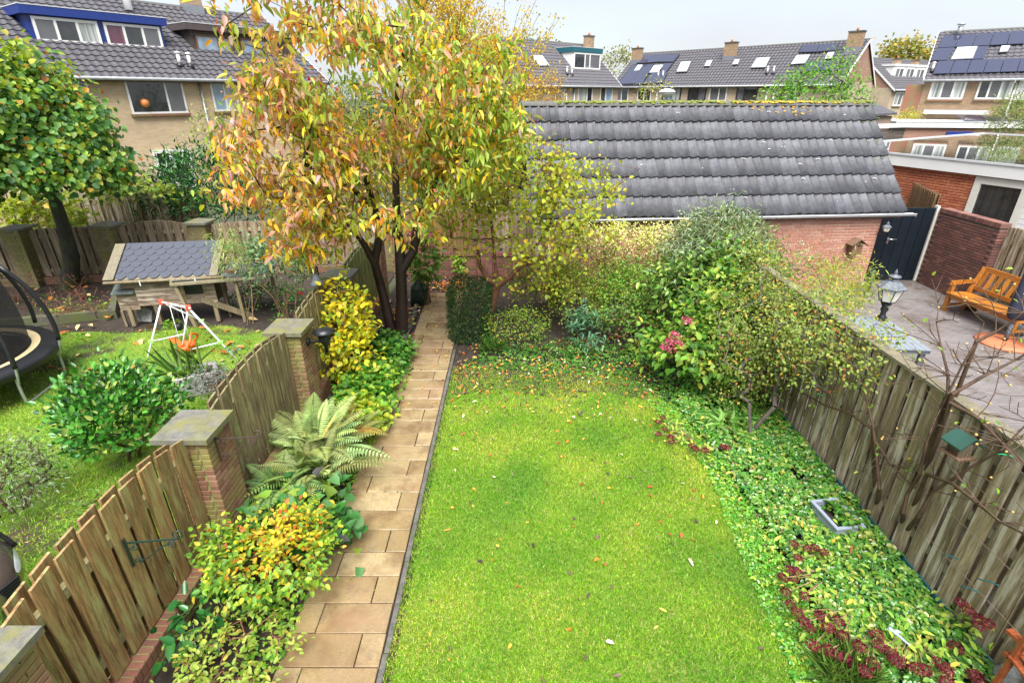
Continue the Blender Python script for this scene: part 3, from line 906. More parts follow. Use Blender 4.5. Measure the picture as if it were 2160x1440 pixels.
o = mb.build('lichen', M['lichen'], shed); o['kind'] = 'stuff'
mb = MB()
for i in range(26):
    a, s = random.uniform(2.5, SL - .5), random.uniform(.3, sl_len - .3)
    if random.random() < .4:
        pts = [SR(a + .05 * math.cos(q * .4), s + .035 * math.sin(q * .4), .062) for q in range(8)]
        mb.tube(pts, .006, 4)
    else: blob(mb, SR(a, s, .04), random.uniform(.01, .03), .15)
o = mb.build('bird_droppings', M['droppings'], shed); o['kind'] = 'stuff'
# gutter (half round), brackets, fascia, downpipe
def gut(m):
    pr = []
    for q in range(9):
        an = math.pi + math.pi * q / 8; pr.append((-.055 + .06 * math.cos(an), ZG - .03 + .06 * math.sin(an)))
    pr2 = [(x_ * 1.0, z_ + .006) for x_, z_ in reversed([(-.055 + .053 * math.cos(math.pi + math.pi * q / 8), ZG - .03 + .053 * math.sin(math.pi + math.pi * q / 8)) for q in range(9)])]
    P = pr + pr2
    V = [S(.1, b, c) for b, c in P] + [S(SL + .22, b, c) for b, c in P]; n = len(P)
    m._add(V, [(i, (i + 1) % n, n + (i + 1) % n, n + i) for i in range(n)] + [tuple(reversed(range(n))), tuple(range(n, 2 * n))], False)
    m.tube([S(.1, -.118, ZG - .03), S(SL + .22, -.118, ZG - .03)], .011, 6)
one('gutter', M['gutter_light'], shed, gut)
one('gutter_end', M['gutter_grey'], shed, lambda m: m.box((SL + .215, -.115, ZG - .09), (SL + .222, .0, ZG - .03), S))
for i in range(9):
    one('gutter_bracket', M['galvanised'], shed, lambda m: m.tube([S(.6 + i * 1.0, -.055 + .066 * math.cos(math.pi + math.pi * q / 8), ZG - .03 + .066 * math.sin(math.pi + math.pi * q / 8)) for q in range(9)], .009, 5))
one('fascia', M['dark_timber'], shed, lambda m: m.box((.05, .012, ZG - .14), (SL - .06, .04, ZG - .01), S))
one('downpipe', M['gutter_grey'], shed, lambda m: m.tube([S(5.0, -.05, ZG - .08), S(5.0, -.0, ZG - .25), S(5.0, .045, ZG - .3), S(5.0, .045, .1)], .035, 8))
one('downpipe', M['cream_frame'], shed, lambda m: m.tube([S(.42, -.0, ZG - .08), S(.42, .03, .1)], .035, 8))
one('barge_board', M['dark_timber'], shed, lambda m: m.prism([SR(SL - .02, 0, -.02), SR(SL - .02, sl_len, -.02), SR(SL - .02, sl_len, -.16), SR(SL - .02, 0, -.16)], SU * .03))
# ------------------------------------------------------------------ houses
def add_uv(o):
    me = o.data
    uvl = me.uv_layers.new(name='UVMap')
    for p in me.polygons:
        n = p.normal
        t = Vector((-n.y, n.x, 0))
        if t.length < .1: t = Vector((1, 0, 0))
        t.normalize()
        for li in p.loop_indices:
            v = me.vertices[me.loops[li].vertex_index].co
            uvl.data[li].uv = (v.dot(t), v.z)
class House:
    """o: facade corner on the ground, az: heading of the facade (a), n: outward normal to the viewer (b)"""
    def __init__(s, name, label, o, az, flip=False):
        s.o = Vector((o[0], o[1], 0)); a = math.radians(az)
        s.u = Vector((math.sin(a), math.cos(a), 0)); s.n = Vector((s.u.y, -s.u.x, 0)) * (-1 if flip else 1)
        s.t = thing(name, label, 'house', s.o)
    def P(s, a, b, c): return s.o + s.u * a + s.n * b + Vector((0, 0, c))
    def ac(s, px, py, b=0.0):
        p = PN(px, py, s.P(0, b, 0), s.n) - s.o
        return p.dot(s.u), p.z
    def body(s, a0, a1, ze, depth, zr, wall, gable=None):
        s.a0, s.a1, s.ze, s.depth, s.zr = a0, a1, ze, depth, zr
        m = MB().box((a0, -2 * depth, -.1), (a1, 0, ze), s.P)
        w = m.build('wall', M[wall], s.t); add_uv(w)
        for a in (a0, a1 - .25):
            m = MB().prism([s.P(a, -.02, ze + .01), s.P(a, -2 * depth + .02, ze + .01), s.P(a, -depth, zr - .04)], s.u * .25)
            g = m.build('gable_wall', M[gable or wall], s.t); add_uv(g)
    def roof(s, pitch=.3, row=.34, over=.35, mat='tile_house', ov_side=.12):
        """stepped, corrugated tile roof with both slopes as one tile field"""
        ze, zr, dp = s.ze, s.zr, s.depth
        a0, a1 = s.a0 - ov_side, s.a1 + ov_side
        sl = math.hypot(dp, zr - ze); k = (zr - ze) / dp
        L = sl * (dp + over) / dp
        nr = int(L / row); nw = int((a1 - a0) / pitch)
        s.rn = (s.n * (zr - ze) + Vector((0, 0, dp))).normalized(); s.rup = (-s.n * dp + Vector((0, 0, zr - ze))).normalized()
        s.r0 = s.P(0, over, ze - over * k + .06)
        for side in (0, 1):
            if side == 0: n_, up_, base = s.rn, s.rup, s.r0
            else:
                n_ = (-s.n * (zr - ze) + Vector((0, 0, dp))).normalized(); up_ = (s.n * dp + Vector((0, 0, zr - ze))).normalized(); base = s.P(0, -2 * dp - over, ze - over * k + .06)
            res = 5 if side == 0 else 2
            prof = [0, .012, .045, .038, .008][:res] if res == 5 else [0, .03]
            xs_ = [(i + j / res) for i in range(nw) for j in range(res)] + [nw]
            hs = [prof[j] for i in range(nw) for j in range(res)] + [prof[0]]
            st = (a1 - a0) / nw; rl = L / nr
            nxx = len(xs_)
            V = np.zeros((nr * 2, nxx, 3)); 
            xa = np.array(xs_) * st + a0; ha = np.array(hs)
            bb = np.array(base); un = np.array(s.u); upn = np.array(up_); nn = np.array(n_)
            for r in range(nr):
                V[2 * r] = bb + xa[:, None] * un + (r * rl) * upn + (ha + .035)[:, None] * nn
                V[2 * r + 1] = bb + xa[:, None] * un + ((r + 1) * rl) * upn + (ha + .002)[:, None] * nn
            F = []
            for r in range(nr * 2 - 1):
                for i in range(nxx - 1):
                    q = r * nxx + i; F.append((q, q + 1, q + 1 + nxx, q + nxx))
            me = mesh_from(V.reshape(-1, 3).tolist(), F, 'roof_tiles')
            o = put('roof_tiles', me, s.t, M[mat]); o['kind'] = 'stuff'
        m = MB()
        for q in range(int((a1 - a0) / .4)):
            aa = a0 + q * .4
            m.tube([s.P(aa, -dp, zr + .05), s.P(aa + .41, -dp, zr + .05)], .10, 6, smooth=False)
        m.build('ridge_tiles', M['ridge_concrete'], s.t)['kind'] = 'stuff'
        one('gutter', M['gutter_grey'], s.t, lambda m: m.tube([s.P(a0, over + .06, ze - over * k + .04), s.P(a1, over + .06, ze - over * k + .04)], .07, 6))
        one('eaves_board', M['dark_timber'], s.t, lambda m: m.box((a0 + .03, .01, ze - over * k - .06), (a1 - .03, over + .02, ze - over * k + .0), s.P))
        for a in (a0 - .02, a1 - .02):
            one('verge_board', M['white_frame'], s.t, lambda m: [m.prism([s.P(a, over, ze - over * k - .1), s.P(a, -dp, zr - .12), s.P(a, -dp, zr + .08), s.P(a, over, ze - over * k + .1)], s.u * .04),
                m.prism([s.P(a, -2 * dp - over, ze - over * k - .1), s.P(a, -dp, zr - .12), s.P(a, -dp, zr + .08), s.P(a, -2 * dp - over, ze - over * k + .1)], s.u * .04)])
    def rp(s, px, py, h=0.06):
        return PN(px, py, s.r0 + s.rn * h, s.rn)
    def on_roof(s, name, quad, mat, h=.09, th=.05, frame=None, parent=None):
        pts = [s.rp(x, y, h) for x, y in quad]
        o = one(name, M[mat], parent or s.t, lambda m: m.prism(pts, s.rn * th))
        if frame:
            c = sum(pts, Vector()) / len(pts)
            q = [c + (p - c) * 1.10 for p in pts]
            f = one('frame', M[frame], o, lambda m: m.prism(q, s.rn * (th - .02)))
        return o
    def window(s, a0, a1, c0, c1, panes, frame='white_frame', b=0.0, sill=True, fw=.07, transom=None):
        """frame bars, panes (each a mesh) and sill; panes: list of (share, material)"""
        W = a1 - a0; tot = sum(p[0] for p in panes)
        m = MB()
        m.box((a0, b + .01, c1 - fw), (a1, b + .07, c1), s.P); m.box((a0, b + .01, c0), (a1, b + .07, c0 + fw), s.P)
        x = a0; edges = [a0]
        for sh, _ in panes: x += W * sh / tot; edges.append(x)
        for i, e in enumerate(edges):
            lo = e if i == 0 else (e - fw if i == len(edges) - 1 else e - fw / 2)
            m.box((lo, b + .012, c0 + fw), (lo + fw, b + .068, c1 - fw), s.P)
        w = m.build('window', M[frame], s.t)
        for i, (sh, mt) in enumerate(panes):
            one('pane', M[mt], w, lambda m: m.box((edges[i] + fw * .4, b + .015, c0 + fw * .8), (edges[i + 1] - fw * .4, b + .035, c1 - fw * .8), s.P))
        if sill:
            one('sill', M['brick_plinth'], w, lambda m: m.box((a0 - .05, b + .005, c0 - .09), (a1 + .05, b + .13, c0 - .002), s.P))
        return w
    def winpx(s, x0, y0, x1, y1, panes, **kw):
        b = kw.get('b', 0.0); ym = (y0 + y1) / 2; xm = (x0 + x1) / 2
        aa = sorted((s.ac(x0, ym, b)[0], s.ac(x1, ym, b)[0])); cc = sorted((s.ac(xm, y0, b)[1], s.ac(xm, y1, b)[1]))
        if s.ac(x0, ym, b)[0] > s.ac(x1, ym, b)[0]: panes = list(reversed(panes))
        return s.window(aa[0], aa[1], cc[0], cc[1], panes, **kw)
    def chimney(s, px, py, w=.8, d=.5, h=1.1, wall='wall_brown'):
        p = s.rp(px, py) - s.o; a = p.dot(s.u); b = p.dot(s.n); z = p.z
        m = MB().box((a - w / 2, b - d / 2, z - .5), (a + w / 2, b + d / 2, z + h), s.P); o = m.build('chimney', M[wall], s.t); add_uv(o)
        one('chimney_cap', M['kerb_concrete'], o, lambda m: m.box((a - w / 2 - .05, b - d / 2 - .05, z + h + .002), (a + w / 2 + .05, b + d / 2 + .05, z + h + .09), s.P))
        one('flue', M['terracotta'], o, lambda m: m.tube([s.P(a, b, z + h + .09), s.P(a, b, z + h + .3)], .09, 8))
        one('flashing', M['lead'], o, lambda m: m.box((a - w / 2 - .03, b - d / 2 - .03, z - .5), (a + w / 2 + .03, b + d / 2 + .03, z + .12), s.P))
    def vents(s, px, py):
        p = s.rp(px, py)
        o = one('roof_vent', M['white_panel'], s.t, lambda m: m.tube([p, p + Vector((0, 0, .45))], .07, 8))
        one('vent_base', M['black_plastic'], o, lambda m: m.lathe(p - Vector((0, 0, .1)), [(.15, 0), (.14, .12), (.075, .2)], 10))
        one('vent_cap', M['white_panel'], o, lambda m: m.lathe(p + Vector((0, 0, .452)), [(.11, 0), (.11, .03), (.02, .07)], 10))
    def dormer(s, a0, a1, bf, c0, c1, face, roofm, cheek=None, lip=.18, ch=.28):
        d = one('dormer', M[cheek or face], s.t, lambda m: m.box((a0, -s.depth + .2, c0), (a1, bf, c1), s.P))
        one('dormer_roof', M[roofm], d, lambda m: m.box((a0 - lip, -s.depth + .3, c1 + .002), (a1 + lip, bf + lip, c1 + ch), s.P))
        one('roof_edge', M['gutter_light'], d, lambda m: m.box((a0 - lip - .012, -s.depth + .3, c1 + ch + .002), (a1 + lip + .012, bf + lip + .012, c1 + ch + .03), s.P))
        one('lead_apron', M['lead'], d, lambda m: m.prism([s.P(a0 - .15, bf + .01, c0 + .06), s.P(a1 + .15, bf + .01, c0 + .06), s.P(a1 + .15, bf + .30, c0 - .14), s.P(a0 - .15, bf + .30, c0 - .14)], (0, 0, .02)))
        return d

# --- left terraced house with the blue dormer
HL = House('terraced_house', 'yellow brick terraced house with blue dormer behind the lime tree', (-14.3, 23.6), 35.3)
HL.body(-18, 8, 5.15, 4.5, 8.1, 'wall_yellow')
HL.roof()
bf = -1.55
cB = HL.ac(210, 103, bf)[1]; cT = HL.ac(60, 30, bf)[1]
aL = HL.ac(62, 60, bf)[0]; aR = HL.ac(348, 90, bf)[0]
HL.dormer(aL, aR, bf, cB - .1, cT, 'blue_paint', 'blue_paint')
am = (aL + aR) / 2
h0, h1 = cB + .12, cT - .05
HL.window(aL + .12, am - .1, h0, h1, [(1, 'pane_grey'), (1, 'pane_dark'), (1, 'pane_curtain')], b=bf, sill=False, fw=.09)
HL.window(am + .1, aR - .12, h0, h1, [(1, 'pane_purple'), (1, 'pane_dark'), (1, 'pane_grey')], b=bf, sill=False, fw=.09)
aL2 = HL.ac(405, 90, bf)[0]; 
HL.dormer(aL2, 7.6, bf, cB - .1, cT - .05, 'dark_clad', 'dark_clad', lip=.25, ch=.26)
a_ = HL.ac(487, 90, bf)[0]; b_ = HL.ac(506, 90, bf)[0]; c_ = HL.ac(560, 90, bf)[0]
HL.window(aL2 + .15, a_, cB + .08, cT - .20, [(1.6, 'pane_blue'), (1, 'pane_blue')], frame='brown_frame', b=bf, sill=False)
HL.window(b_, c_, cB + .08, cT - .20, [(1, 'pane_blue'), (1, 'pane_blue')], frame='brown_frame', b=bf, sill=False)
HL.winpx(268, 163, 388, 240, [(2.05, 'pane_dark'), (1, 'pane_grey')])
HL.winpx(446, 168, 500, 235, [(1, 'pane_blue'), (1, 'pane_curtain')])
HL.winpx(330, 314, 408, 400, [(1, 'pane_dark'), (1.2, 'pane_dark')], sill=False, fw=.13)
HL.winpx(90, 165, 190, 240, [(2, 'pane_curtain'), (1, 'pane_grey')])
a_, c_ = HL.ac(415, 160); 
one('downpipe', M['galvanised'], HL.t, lambda m: m.tube([HL.P(a_, .08, 5.0), HL.P(a_, .08, .2)], .05, 8))
HL.vents(380, 138); HL.vents(402, 140)
p = HL.rp(272, 22)
one('flue', M['white_panel'], HL.t, lambda m: m.tube([p, p + Vector((0, 0, 1.6))], .16, 10))
HL.chimney(405, 18)
# things on the window sill
a_, c_ = HL.ac(306, 218, .08)
one('pumpkin_decoration', M['orange_toy'], HL.t, lambda m: m.lathe(HL.P(a_, .075, c_), [(.0001, -.17), (.13, -.11), (.16, 0), (.13, .11), (.0001, .17)], 12))

# --- row A with teal dormer
HA = House('terraced_house', 'far brick terrace with the teal and white dormer', (9.07, 50.0), 48.0)
HA.body(-16, 0, 5.25, 3.6, 8.25, 'wall_buff')
HA.roof()
bf = -1.2
a0, cb = HA.ac(1207, 148, bf); a1, ct = HA.ac(1268, 114, bf)
HA.dormer(a0, a1, bf, cb - .1, ct, 'white_panel', 'teal_paint', lip=.1, ch=.35)
HA.window(a0 + .1, a1 - .1, cb + .1, ct - .03, [(1.3, 'pane_dark'), (.6, 'pane_grey'), (1.3, 'pane_grey')], b=bf, sill=False, fw=.1)
HA.on_roof('skylight', [(1120, 118), (1143, 118), (1158, 139), (1138, 139)], 'skylight', frame='zinc')
for x0, x1, pn in ((1170, 1191, [(1, 'pane_blue')]), (1218, 1249, [(1.6, 'pane_curtain'), (1, 'pane_dark')]), (1265, 1291, [(1, 'pane_dark'), (1.3, 'pane_blue')])):
    HA.winpx(x0, 178, x1, 216, pn, fw=.1)
HA.chimney(1241, 109); HA.vents(1196, 156); HA.vents(1206, 158)
for px in (1194, 1210): one('downpipe', M['galvanised'], HA.t, lambda m: m.tube([HA.P(HA.ac(px, 190)[0], .08, 5.1), HA.P(HA.ac(px, 190)[0], .08, .2)], .06, 6))

# --- row B with solar panels and a red gable
HB = House('terraced_house', 'long far terrace with solar panels and a brick gable', (24.1, 43.0), -42.0, flip=True)
HB.body(0, 21, 5.3, 3.5, 8.1, 'wall_buff', 'wall_red')
gw = HB.t.children[0]
HB.roof()
for q in ([(1354, 118), (1376, 117), (1366, 133), (1344, 134)], [(1376, 117), (1400, 116), (1390, 131), (1366, 133)], [(1400, 116), (1432, 116), (1420, 131), (1390, 131)],
          [(1336, 138), (1356, 138), (1332, 177), (1303, 178)], [(1357, 138), (1378, 137), (1355, 177), (1332, 177)], [(1400, 135), (1419, 134), (1405, 153), (1393, 154)], [(1376, 155), (1393, 154), (1382, 176), (1356, 177)], [(1393, 154), (1408, 153), (1398, 175), (1382, 176)],
          [(1693, 96), (1728, 95), (1722, 110), (1687, 111)], [(1729, 95), (1769, 92), (1763, 107), (1723, 110)], [(1702, 131), (1740, 130), (1730, 150), (1690, 152)], [(1741, 130), (1778, 129), (1768, 149), (1731, 150)]):
    HB.on_roof('solar_panel', q, 'solar', h=.12, th=.04, frame='solar_frame')
for q in ([(1437, 132), (1457, 131), (1448, 151), (1428, 152)], [(1492, 129), (1503, 128), (1497, 140), (1486, 140)], [(1550, 127), (1560, 126), (1556, 136), (1545, 137)], [(1597, 124), (1624, 122), (1614, 142), (1585, 143)], [(1681, 118), (1708, 117), (1698, 134), (1669, 136)], [(1747, 112), (1760, 111), (1753, 124), (1740, 125)], [(1380, 139), (1399, 138), (1388, 153), (1370, 154)], [(1346, 138), (1356, 138), (1348, 149), (1338, 150)]):
    HB.on_roof('skylight', q, 'skylight', h=.14, th=.05, frame='zinc')
for x0, x1, y0, pn, fr in ((1301, 1326, 185, [(1, 'pane_grey'), (1.3, 'pane_dark')], 'white_frame'), (1345, 1374, 185, [(1, 'pane_dark'), (1, 'pane_dark')], 'white_frame'), (1398, 1437, 180, [(1, 'pane_blue'), (1, 'pane_curtain')], 'dark_blue_paint'), (1452, 1490, 179, [(1.3, 'pane_dark'), (1, 'pane_grey')], 'dark_blue_paint'), (1497, 1534, 179, [(1.2, 'pane_grey'), (1, 'pane_grey')], 'white_frame'), (1554, 1598, 178, [(1, 'pane_grey'), (1.6, 'pane_dark')], 'dark_blue_paint'), (1640, 1680, 178, [(1, 'pane_dark'), (1, 'pane_grey')], 'white_frame')):
    w = HB.winpx(x0, y0, x1, 214, pn, frame=fr, fw=.1)
for px, py in ((1343, 130), (1539, 122), (1800, 104)): HB.chimney(px, py, w=1.0)
for px, py in ((1388, 163), (1398, 163), (1618, 155), (1631, 155)): HB.vents(px, py)
for px in (1388, 1620, 1635): one('downpipe', M['white_frame'], HB.t, lambda m: m.tube([HB.P(HB.ac(px, 190)[0], .08, 5.1), HB.P(HB.ac(px, 190)[0], .08, .2)], .06, 6))

# --- far house between row B and the right house
HD = House('terraced_house', 'farthest terrace with white dormers seen beside the brick gable', (40.3, 62.0), 60.0)
HD.body(0, 26, 5.1, 3.5, 8.0, 'wall_buff', 'wall_red')
HD.roof()
bf = -1.3
a0, cb = HD.ac(1878, 172, bf); a1, ct = HD.ac(1940, 156, bf)
HD.dormer(a0, a0 + 7, bf, cb, cb + 1.5, 'white_panel', 'white_panel', lip=.1, ch=.2)
for i in range(3): HD.window(a0 + .4 + i * 2.2, a0 + 2.1 + i * 2.2, cb + .25, cb + 1.35, [(1, 'pane_grey'), (1, 'pane_dark')], b=bf, sill=False, fw=.12)
for i in range(6): HD.window(.8 + i * 2.3, 2.4 + i * 2.3, 3.3, 4.7, [(1, 'pane_curtain'), (1, 'pane_grey')], fw=.14)
HD.chimney(1887, 150); HD.chimney(1925, 152)

# --- right house with the solar roof
HC = House('terraced_house', 'brown brick house on the right with a roof full of solar panels', (26.0, 37.0), -54.0, flip=True)
HC.body(-14, 0, 5.42, 3.7, 8.05, 'wall_brown')
HC.roof()
g = [[(1988, 78), (2020, 76)]]
def panel_row(x0t, x1t, yt0, yt1, x0b, x1b, yb0, yb1, n, skip=()):
    for i in range(n):
        if i in skip: continue
        f0, f1 = i / n + .004, (i + 1) / n - .004
        L = lambda a, b, f: a + (b - a) * f
        HC.on_roof('solar_panel', [(L(x0t, x1t, f0), L(yt0, yt1, f0)), (L(x0t, x1t, f1), L(yt0, yt1, f1)), (L(x0b, x1b, f1), L(yb0, yb1, f1)), (L(x0b, x1b, f0), L(yb0, yb1, f0))], 'solar', h=.12, th=.04, frame=None)
panel_row(1990, 2168, 77, 66, 1977, 2160, 102, 93, 5)
panel_row(1977, 2160, 103, 95, 1962, 2150, 129, 123, 5, skip=(1, 3, 4))
panel_row(1979, 2188, 130, 123, 1967, 2180, 157, 151, 6)
HC.on_roof('skylight', [(2020, 102), (2060, 100), (2050, 124), (2007, 126)], 'skylight', h=.14, th=.06, frame='zinc')
HC.on_roof('skylight', [(2112, 99), (2130, 98), (2124, 110), (2108, 111)], 'skylight', h=.14, th=.06, frame='zinc')
HC.winpx(1962, 168, 2036, 210, [(1, 'pane_curtain'), (1, 'pane_grey'), (1, 'pane_curtain')], fw=.1)
HC.winpx(2062, 166, 2136, 210, [(1, 'pane_dark'), (1, 'pane_grey'), (1, 'pane_curtain')], fw=.1)
HC.winpx(2145, 164, 2200, 212, [(1, 'white_panel'), (1, 'white_panel')], fw=.1)
HC.vents(1966, 150)
p = HC.rp(2021, 76); one('flue', M['galvanised'], HC.t, lambda m: [m.tube([p, p + Vector((0, 0, .55))], .14, 8), m.tube([p + Vector((0, 0, .6)), p + Vector((0, 0, .68))], .22, 8)])
a_, c_ = HC.ac(2015, 237, .3)
one('awning_box', M['gutter_grey'], HC.t, lambda m: m.box((HC.ac(2085, 240, .3)[0], .02, c_ - .12), (HC.ac(1947, 238, .3)[0], .35, c_ + .12), HC.P))
one('red_corner', M['brick_plinth'], HC.t, lambda m: m.box((.01, -.5, -.1), (.9, .02, 5.0), HC.P))
one('downpipe', M['white_frame'], HC.t, lambda m: m.tube([HC.P(HC.ac(2140, 190)[0], .08, 5.1), HC.P(HC.ac(2140, 190)[0], .08, .2)], .06, 6))

# ------------------------------------------------------------------ garages on the right
def flatroof(name, label, pts, z, fasc=.32, wallmat='brick_garage_field', roofm='wet_roof', inset=.12, cat='garage'):
    """pts: roof corners, counter-clockwise from above"""
    c = sum((Vector((p[0], p[1], 0)) for p in pts), Vector()) / len(pts)
    t = thing(name, label, cat, c)
    P3 = [Vector((p[0], p[1], 0)) for p in pts]
    ins = [p + (c - p).normalized() * inset for p in P3]
    one('fascia', M['white_panel'], t, lambda m: m.prism([p + Vector((0, 0, z - fasc)) for p in P3], (0, 0, fasc - .02)))
    one('roof_surface', M[roofm], t, lambda m: m.prism([p + (c - p).normalized() * .05 + Vector((0, 0, z - .018)) for p in P3], (0, 0, .01)))
    one('roof_trim', M['gutter_light'], t, lambda m: [m.beam(P3[i] + Vector((0, 0, z)), P3[(i + 1) % len(P3)] + Vector((0, 0, z)), .05, .05) for i in range(len(P3))])
    return t, ins, P3
ZF = 2.85
gA, gB = G(1868, 322, ZF), G(2200, 355, ZF)
gC = G(1860, 298, ZF)
gdir = (gB - gA)
gB = gA + gdir * 1.5
gD = gB + (gC - gA) * 1.0 + Vector((9, 2, 0))
gE = gC + Vector((7.5, 4.6, 0))
t_g, ins, P3 = flatroof('garage', 'red brick garage with wet flat roof and white fascia behind the patio', [gA, gB, gD, gE, gC], ZF)
# brick wall of the garage towards us: single bricks where they show
u_ = (gB - gA); u_.z = 0; LG = u_.length; u_.normalize(); n_ = Vector((u_.y, -u_.x, 0))
if n_.dot(Vector((0, 0, 0)) - gA) < 0: n_ = -n_
wo = Vector((gA.x, gA.y, 0)) - n_ * .12
RG = Matrix((u_, n_, Vector((0, 0, 1)))).transposed()
one('mortar_core', M['mortar_light'], t_g, lambda m: m.obox(wo + u_ * (LG / 2) - n_ * .55 + Vector((0, 0, 1.24)), (LG - .1, 1.0, 2.56), RG))
pl0 = PN(2052, 400, wo, n_); da = (pl0 - wo).dot(u_)
it = []
for c in range(36):
    zc = .03 + c * .07
    if zc > ZF - .36: break
    for q in range(int(da / .22) + 1):
        a0 = (q - (.5 if c % 2 else 0)) * .22; a1 = min(a0 + .22, da - .02); a0 = max(a0, .01)
        if a1 - a0 < .04: continue
        it.append((wo + u_ * ((a0 + a1) / 2) - n_ * .035 + Vector((0, 0, zc)), (a1 - a0 - .012, .1, .058), RG))
it.sort(key=lambda q: -q[0].z)
lay(t_g, 'brick', it[:300], B_GARAGE[0], B_GARAGE[1], 300)
lay(t_g, 'brick', it[300:], B_GARAGE[0], B_GARAGE[1], 0, 'bricks')
def WG(a, b, c): return wo + u_ * a + n_ * b + Vector((0, 0, c))
def dfr(m):
    m.box((da, -.04, 0), (da + .16, .05, ZF - .35), WG); m.box((da + 1.08, -.04, 0), (da + 1.24, .05, ZF - .35), WG); m.box((da + .16, -.04, ZF - .52), (da + 1.08, .05, ZF - .35), WG)
dr = one('door', M['cream_frame'], t_g, dfr)
one('pane', M['pane_dark'], dr, lambda m: m.box((da + .16, -.03, .9), (da + 1.08, .0, ZF - .52), WG))
one('panel', M['cream_frame'], dr, lambda m: m.box((da + .16, -.03, 0), (da + 1.08, .02, .9), WG))
for q in range(18): one('cladding_board', M['white_panel'], t_g, lambda m: m.box((da + 1.25, -.03, .1 + q * .13), (da + 3.2, .03, .1 + q * .13 + .122), WG))

# second garage block further back
t_g2, _, _ = flatroof('garage', 'far flat roofed brick garage with a blue door', [(22.2, 33.0), (33, 31.5), (36, 37), (24.2, 38.5)], 3.0, fasc=.3, roofm='roof_white')
o = one('wall', M['wall_red'], t_g2, lambda m: m.prism([(22.4, 33.15, 0), (32.8, 31.7, 0), (35.5, 36.8, 0), (24.4, 38.2, 0)], (0, 0, 2.69))); add_uv(o)
b0 = PY(2003, 270, 32.45); one('blue_door', M['blue_paint'], t_g2, lambda m: m.obox((b0.x + .65, 32.45 - .02, 1.25), (1.35, .1, 2.5), Rz(-.138)))
for i in range(5):
    one('solar_panel', M['solar'], t_g2, lambda m: m.obox((26.9 + i * 1.25, 33.6 - i * .16, 3.16), (1.15, 1.0, .04), Rz(-.138) @ Matrix.Rotation(.22, 3, 'X')))
dk = thing('plank_screen', 'dark horizontal plank screen behind the tiled shed roof end', 'fence', (20.0, 30.0, 0))
p0_, p1_ = PY(1848, 290, 28.5), PY(1904, 290, 29.5)
for q in range(15):
    one('plank', M['dark_plank'], dk, lambda m: m.beam((p0_.x, 28.5, .1 + q * .19), (p1_.x, 29.5, .1 + q * .19), .03, .175, up=(0, 0, 1)) if False else m.beam((p0_.x, 28.5, .1 + q * .19), (p1_.x, 29.5, .1 + q * .19), .175, .03, up=(1, -.3, 0)))
one('white_trim', M['white_panel'], dk, lambda m: m.beam((p0_.x - .6, 28.4, 2.98), (p1_.x + .3, 29.5, 2.98), .16, .3, up=(0, 1, 0)))
sr = thing('small_tiled_roof', 'small dark tiled lean-to roof beyond the shed ridge', 'roof', (19.5, 31, 0))
q0, q1, q2, q3 = PY(1836, 215, 34), PY(1842, 216, 34), PY(1893, 238, 31), PY(1846, 241, 31)
one('slope', M['tile_house'], sr, lambda m: m.prism([q3, q2, q1, q0 - Vector((2, 0, 0))], (0, 0, -.1)))
one('wall', M['wall_red'], sr, lambda m: m.prism([(q3.x, 31.2, 0), (q2.x - .1, 31.2, 0), (q1.x, 33.9, 0), (q0.x - 1.8, 33.9, 0)], (0, 0, q3.z - .1))); 

# ------------------------------------------------------------------ patio wall, gate, wooden screen
pw = thing('patio_wall', 'dark red brick wall behind the orange bench', 'wall', (10.62, 12.2, 0))
one('mortar_core', M['mortar_dark'], pw, lambda m: m.box((10.53, 11.35, -.1), (10.72, 13.14, 1.78)))
it = []
for c in range(28):
    zc = .03 + c * .0625
    if zc > 1.78: break
    for q in range(10):
        y_ = 11.45 + q * .21 + (.1 if c % 2 else 0)
        if y_ > 13.04: continue
        it.append(((10.56, y_, zc), (.1, .198, .051), Matrix.Identity(3)))
    it.append(((10.62, 11.38, zc), (.19, .1, .051), Matrix.Identity(3)))
for q in range(26): it.append(((10.62, 11.36 + q * .069, 1.845), (.23, .06, .11), Matrix.Identity(3)))
lay(pw, 'brick', it, B_PATIO[0], B_PATIO[1], 300, 'bricks')
fence('board_fence', 'weathered wooden screen on the right photo edge behind the bench', (10.68, 11.3), (10.68, 7.5), 0.05, 1.85, 'fence_grey', bw=.16, gap=.06, off=.03, rails=(.3, 1.5))
gt = thing('garden_gate', 'black garden gate between the shed and the patio wall', 'gate', (9.9, 13.2, 0))
gx0 = S(W1, 1.0, 0).x + .02
one('leaf', M['gate_black'], gt, lambda m: m.box((gx0, 13.18, .02), (10.46, 13.23, 1.88)))
for q in range(7): one('groove_board', M['gate_black'], gt, lambda m: m.box((gx0 + .01 + q * (10.44 - gx0) / 7, 13.165, .05), (gx0 + (q + 1) * (10.44 - gx0) / 7 - .006, 13.178, 1.86)))
one('gate_post', M['cream_frame'], gt, lambda m: m.box((10.47, 13.15, 0), (10.53, 13.27, 1.93)))
h = PY(1874, 504, 13.15)
one('handle', M['steel'], gt, lambda m: [m.tube([h, h + Vector((0, -.05, 0)), h + Vector((.17, -.05, 0))], .012, 6), m.box((h.x - .025, 13.155, h.z - .12), (h.x + .025, 13.162, h.z + .04))])
one('threshold', M['kerb_concrete'], gt, lambda m: m.box((gx0, 13.1, 0.0), (10.5, 13.28, .018)))
fence('board_fence', 'short wooden fence running back from the black gate to the garage', (10.6, 13.4), (11.5, 15.6), 0.05, 2.15, 'fence_brown', bw=.15, gap=.05, off=.03, rails=(.4, 1.7))
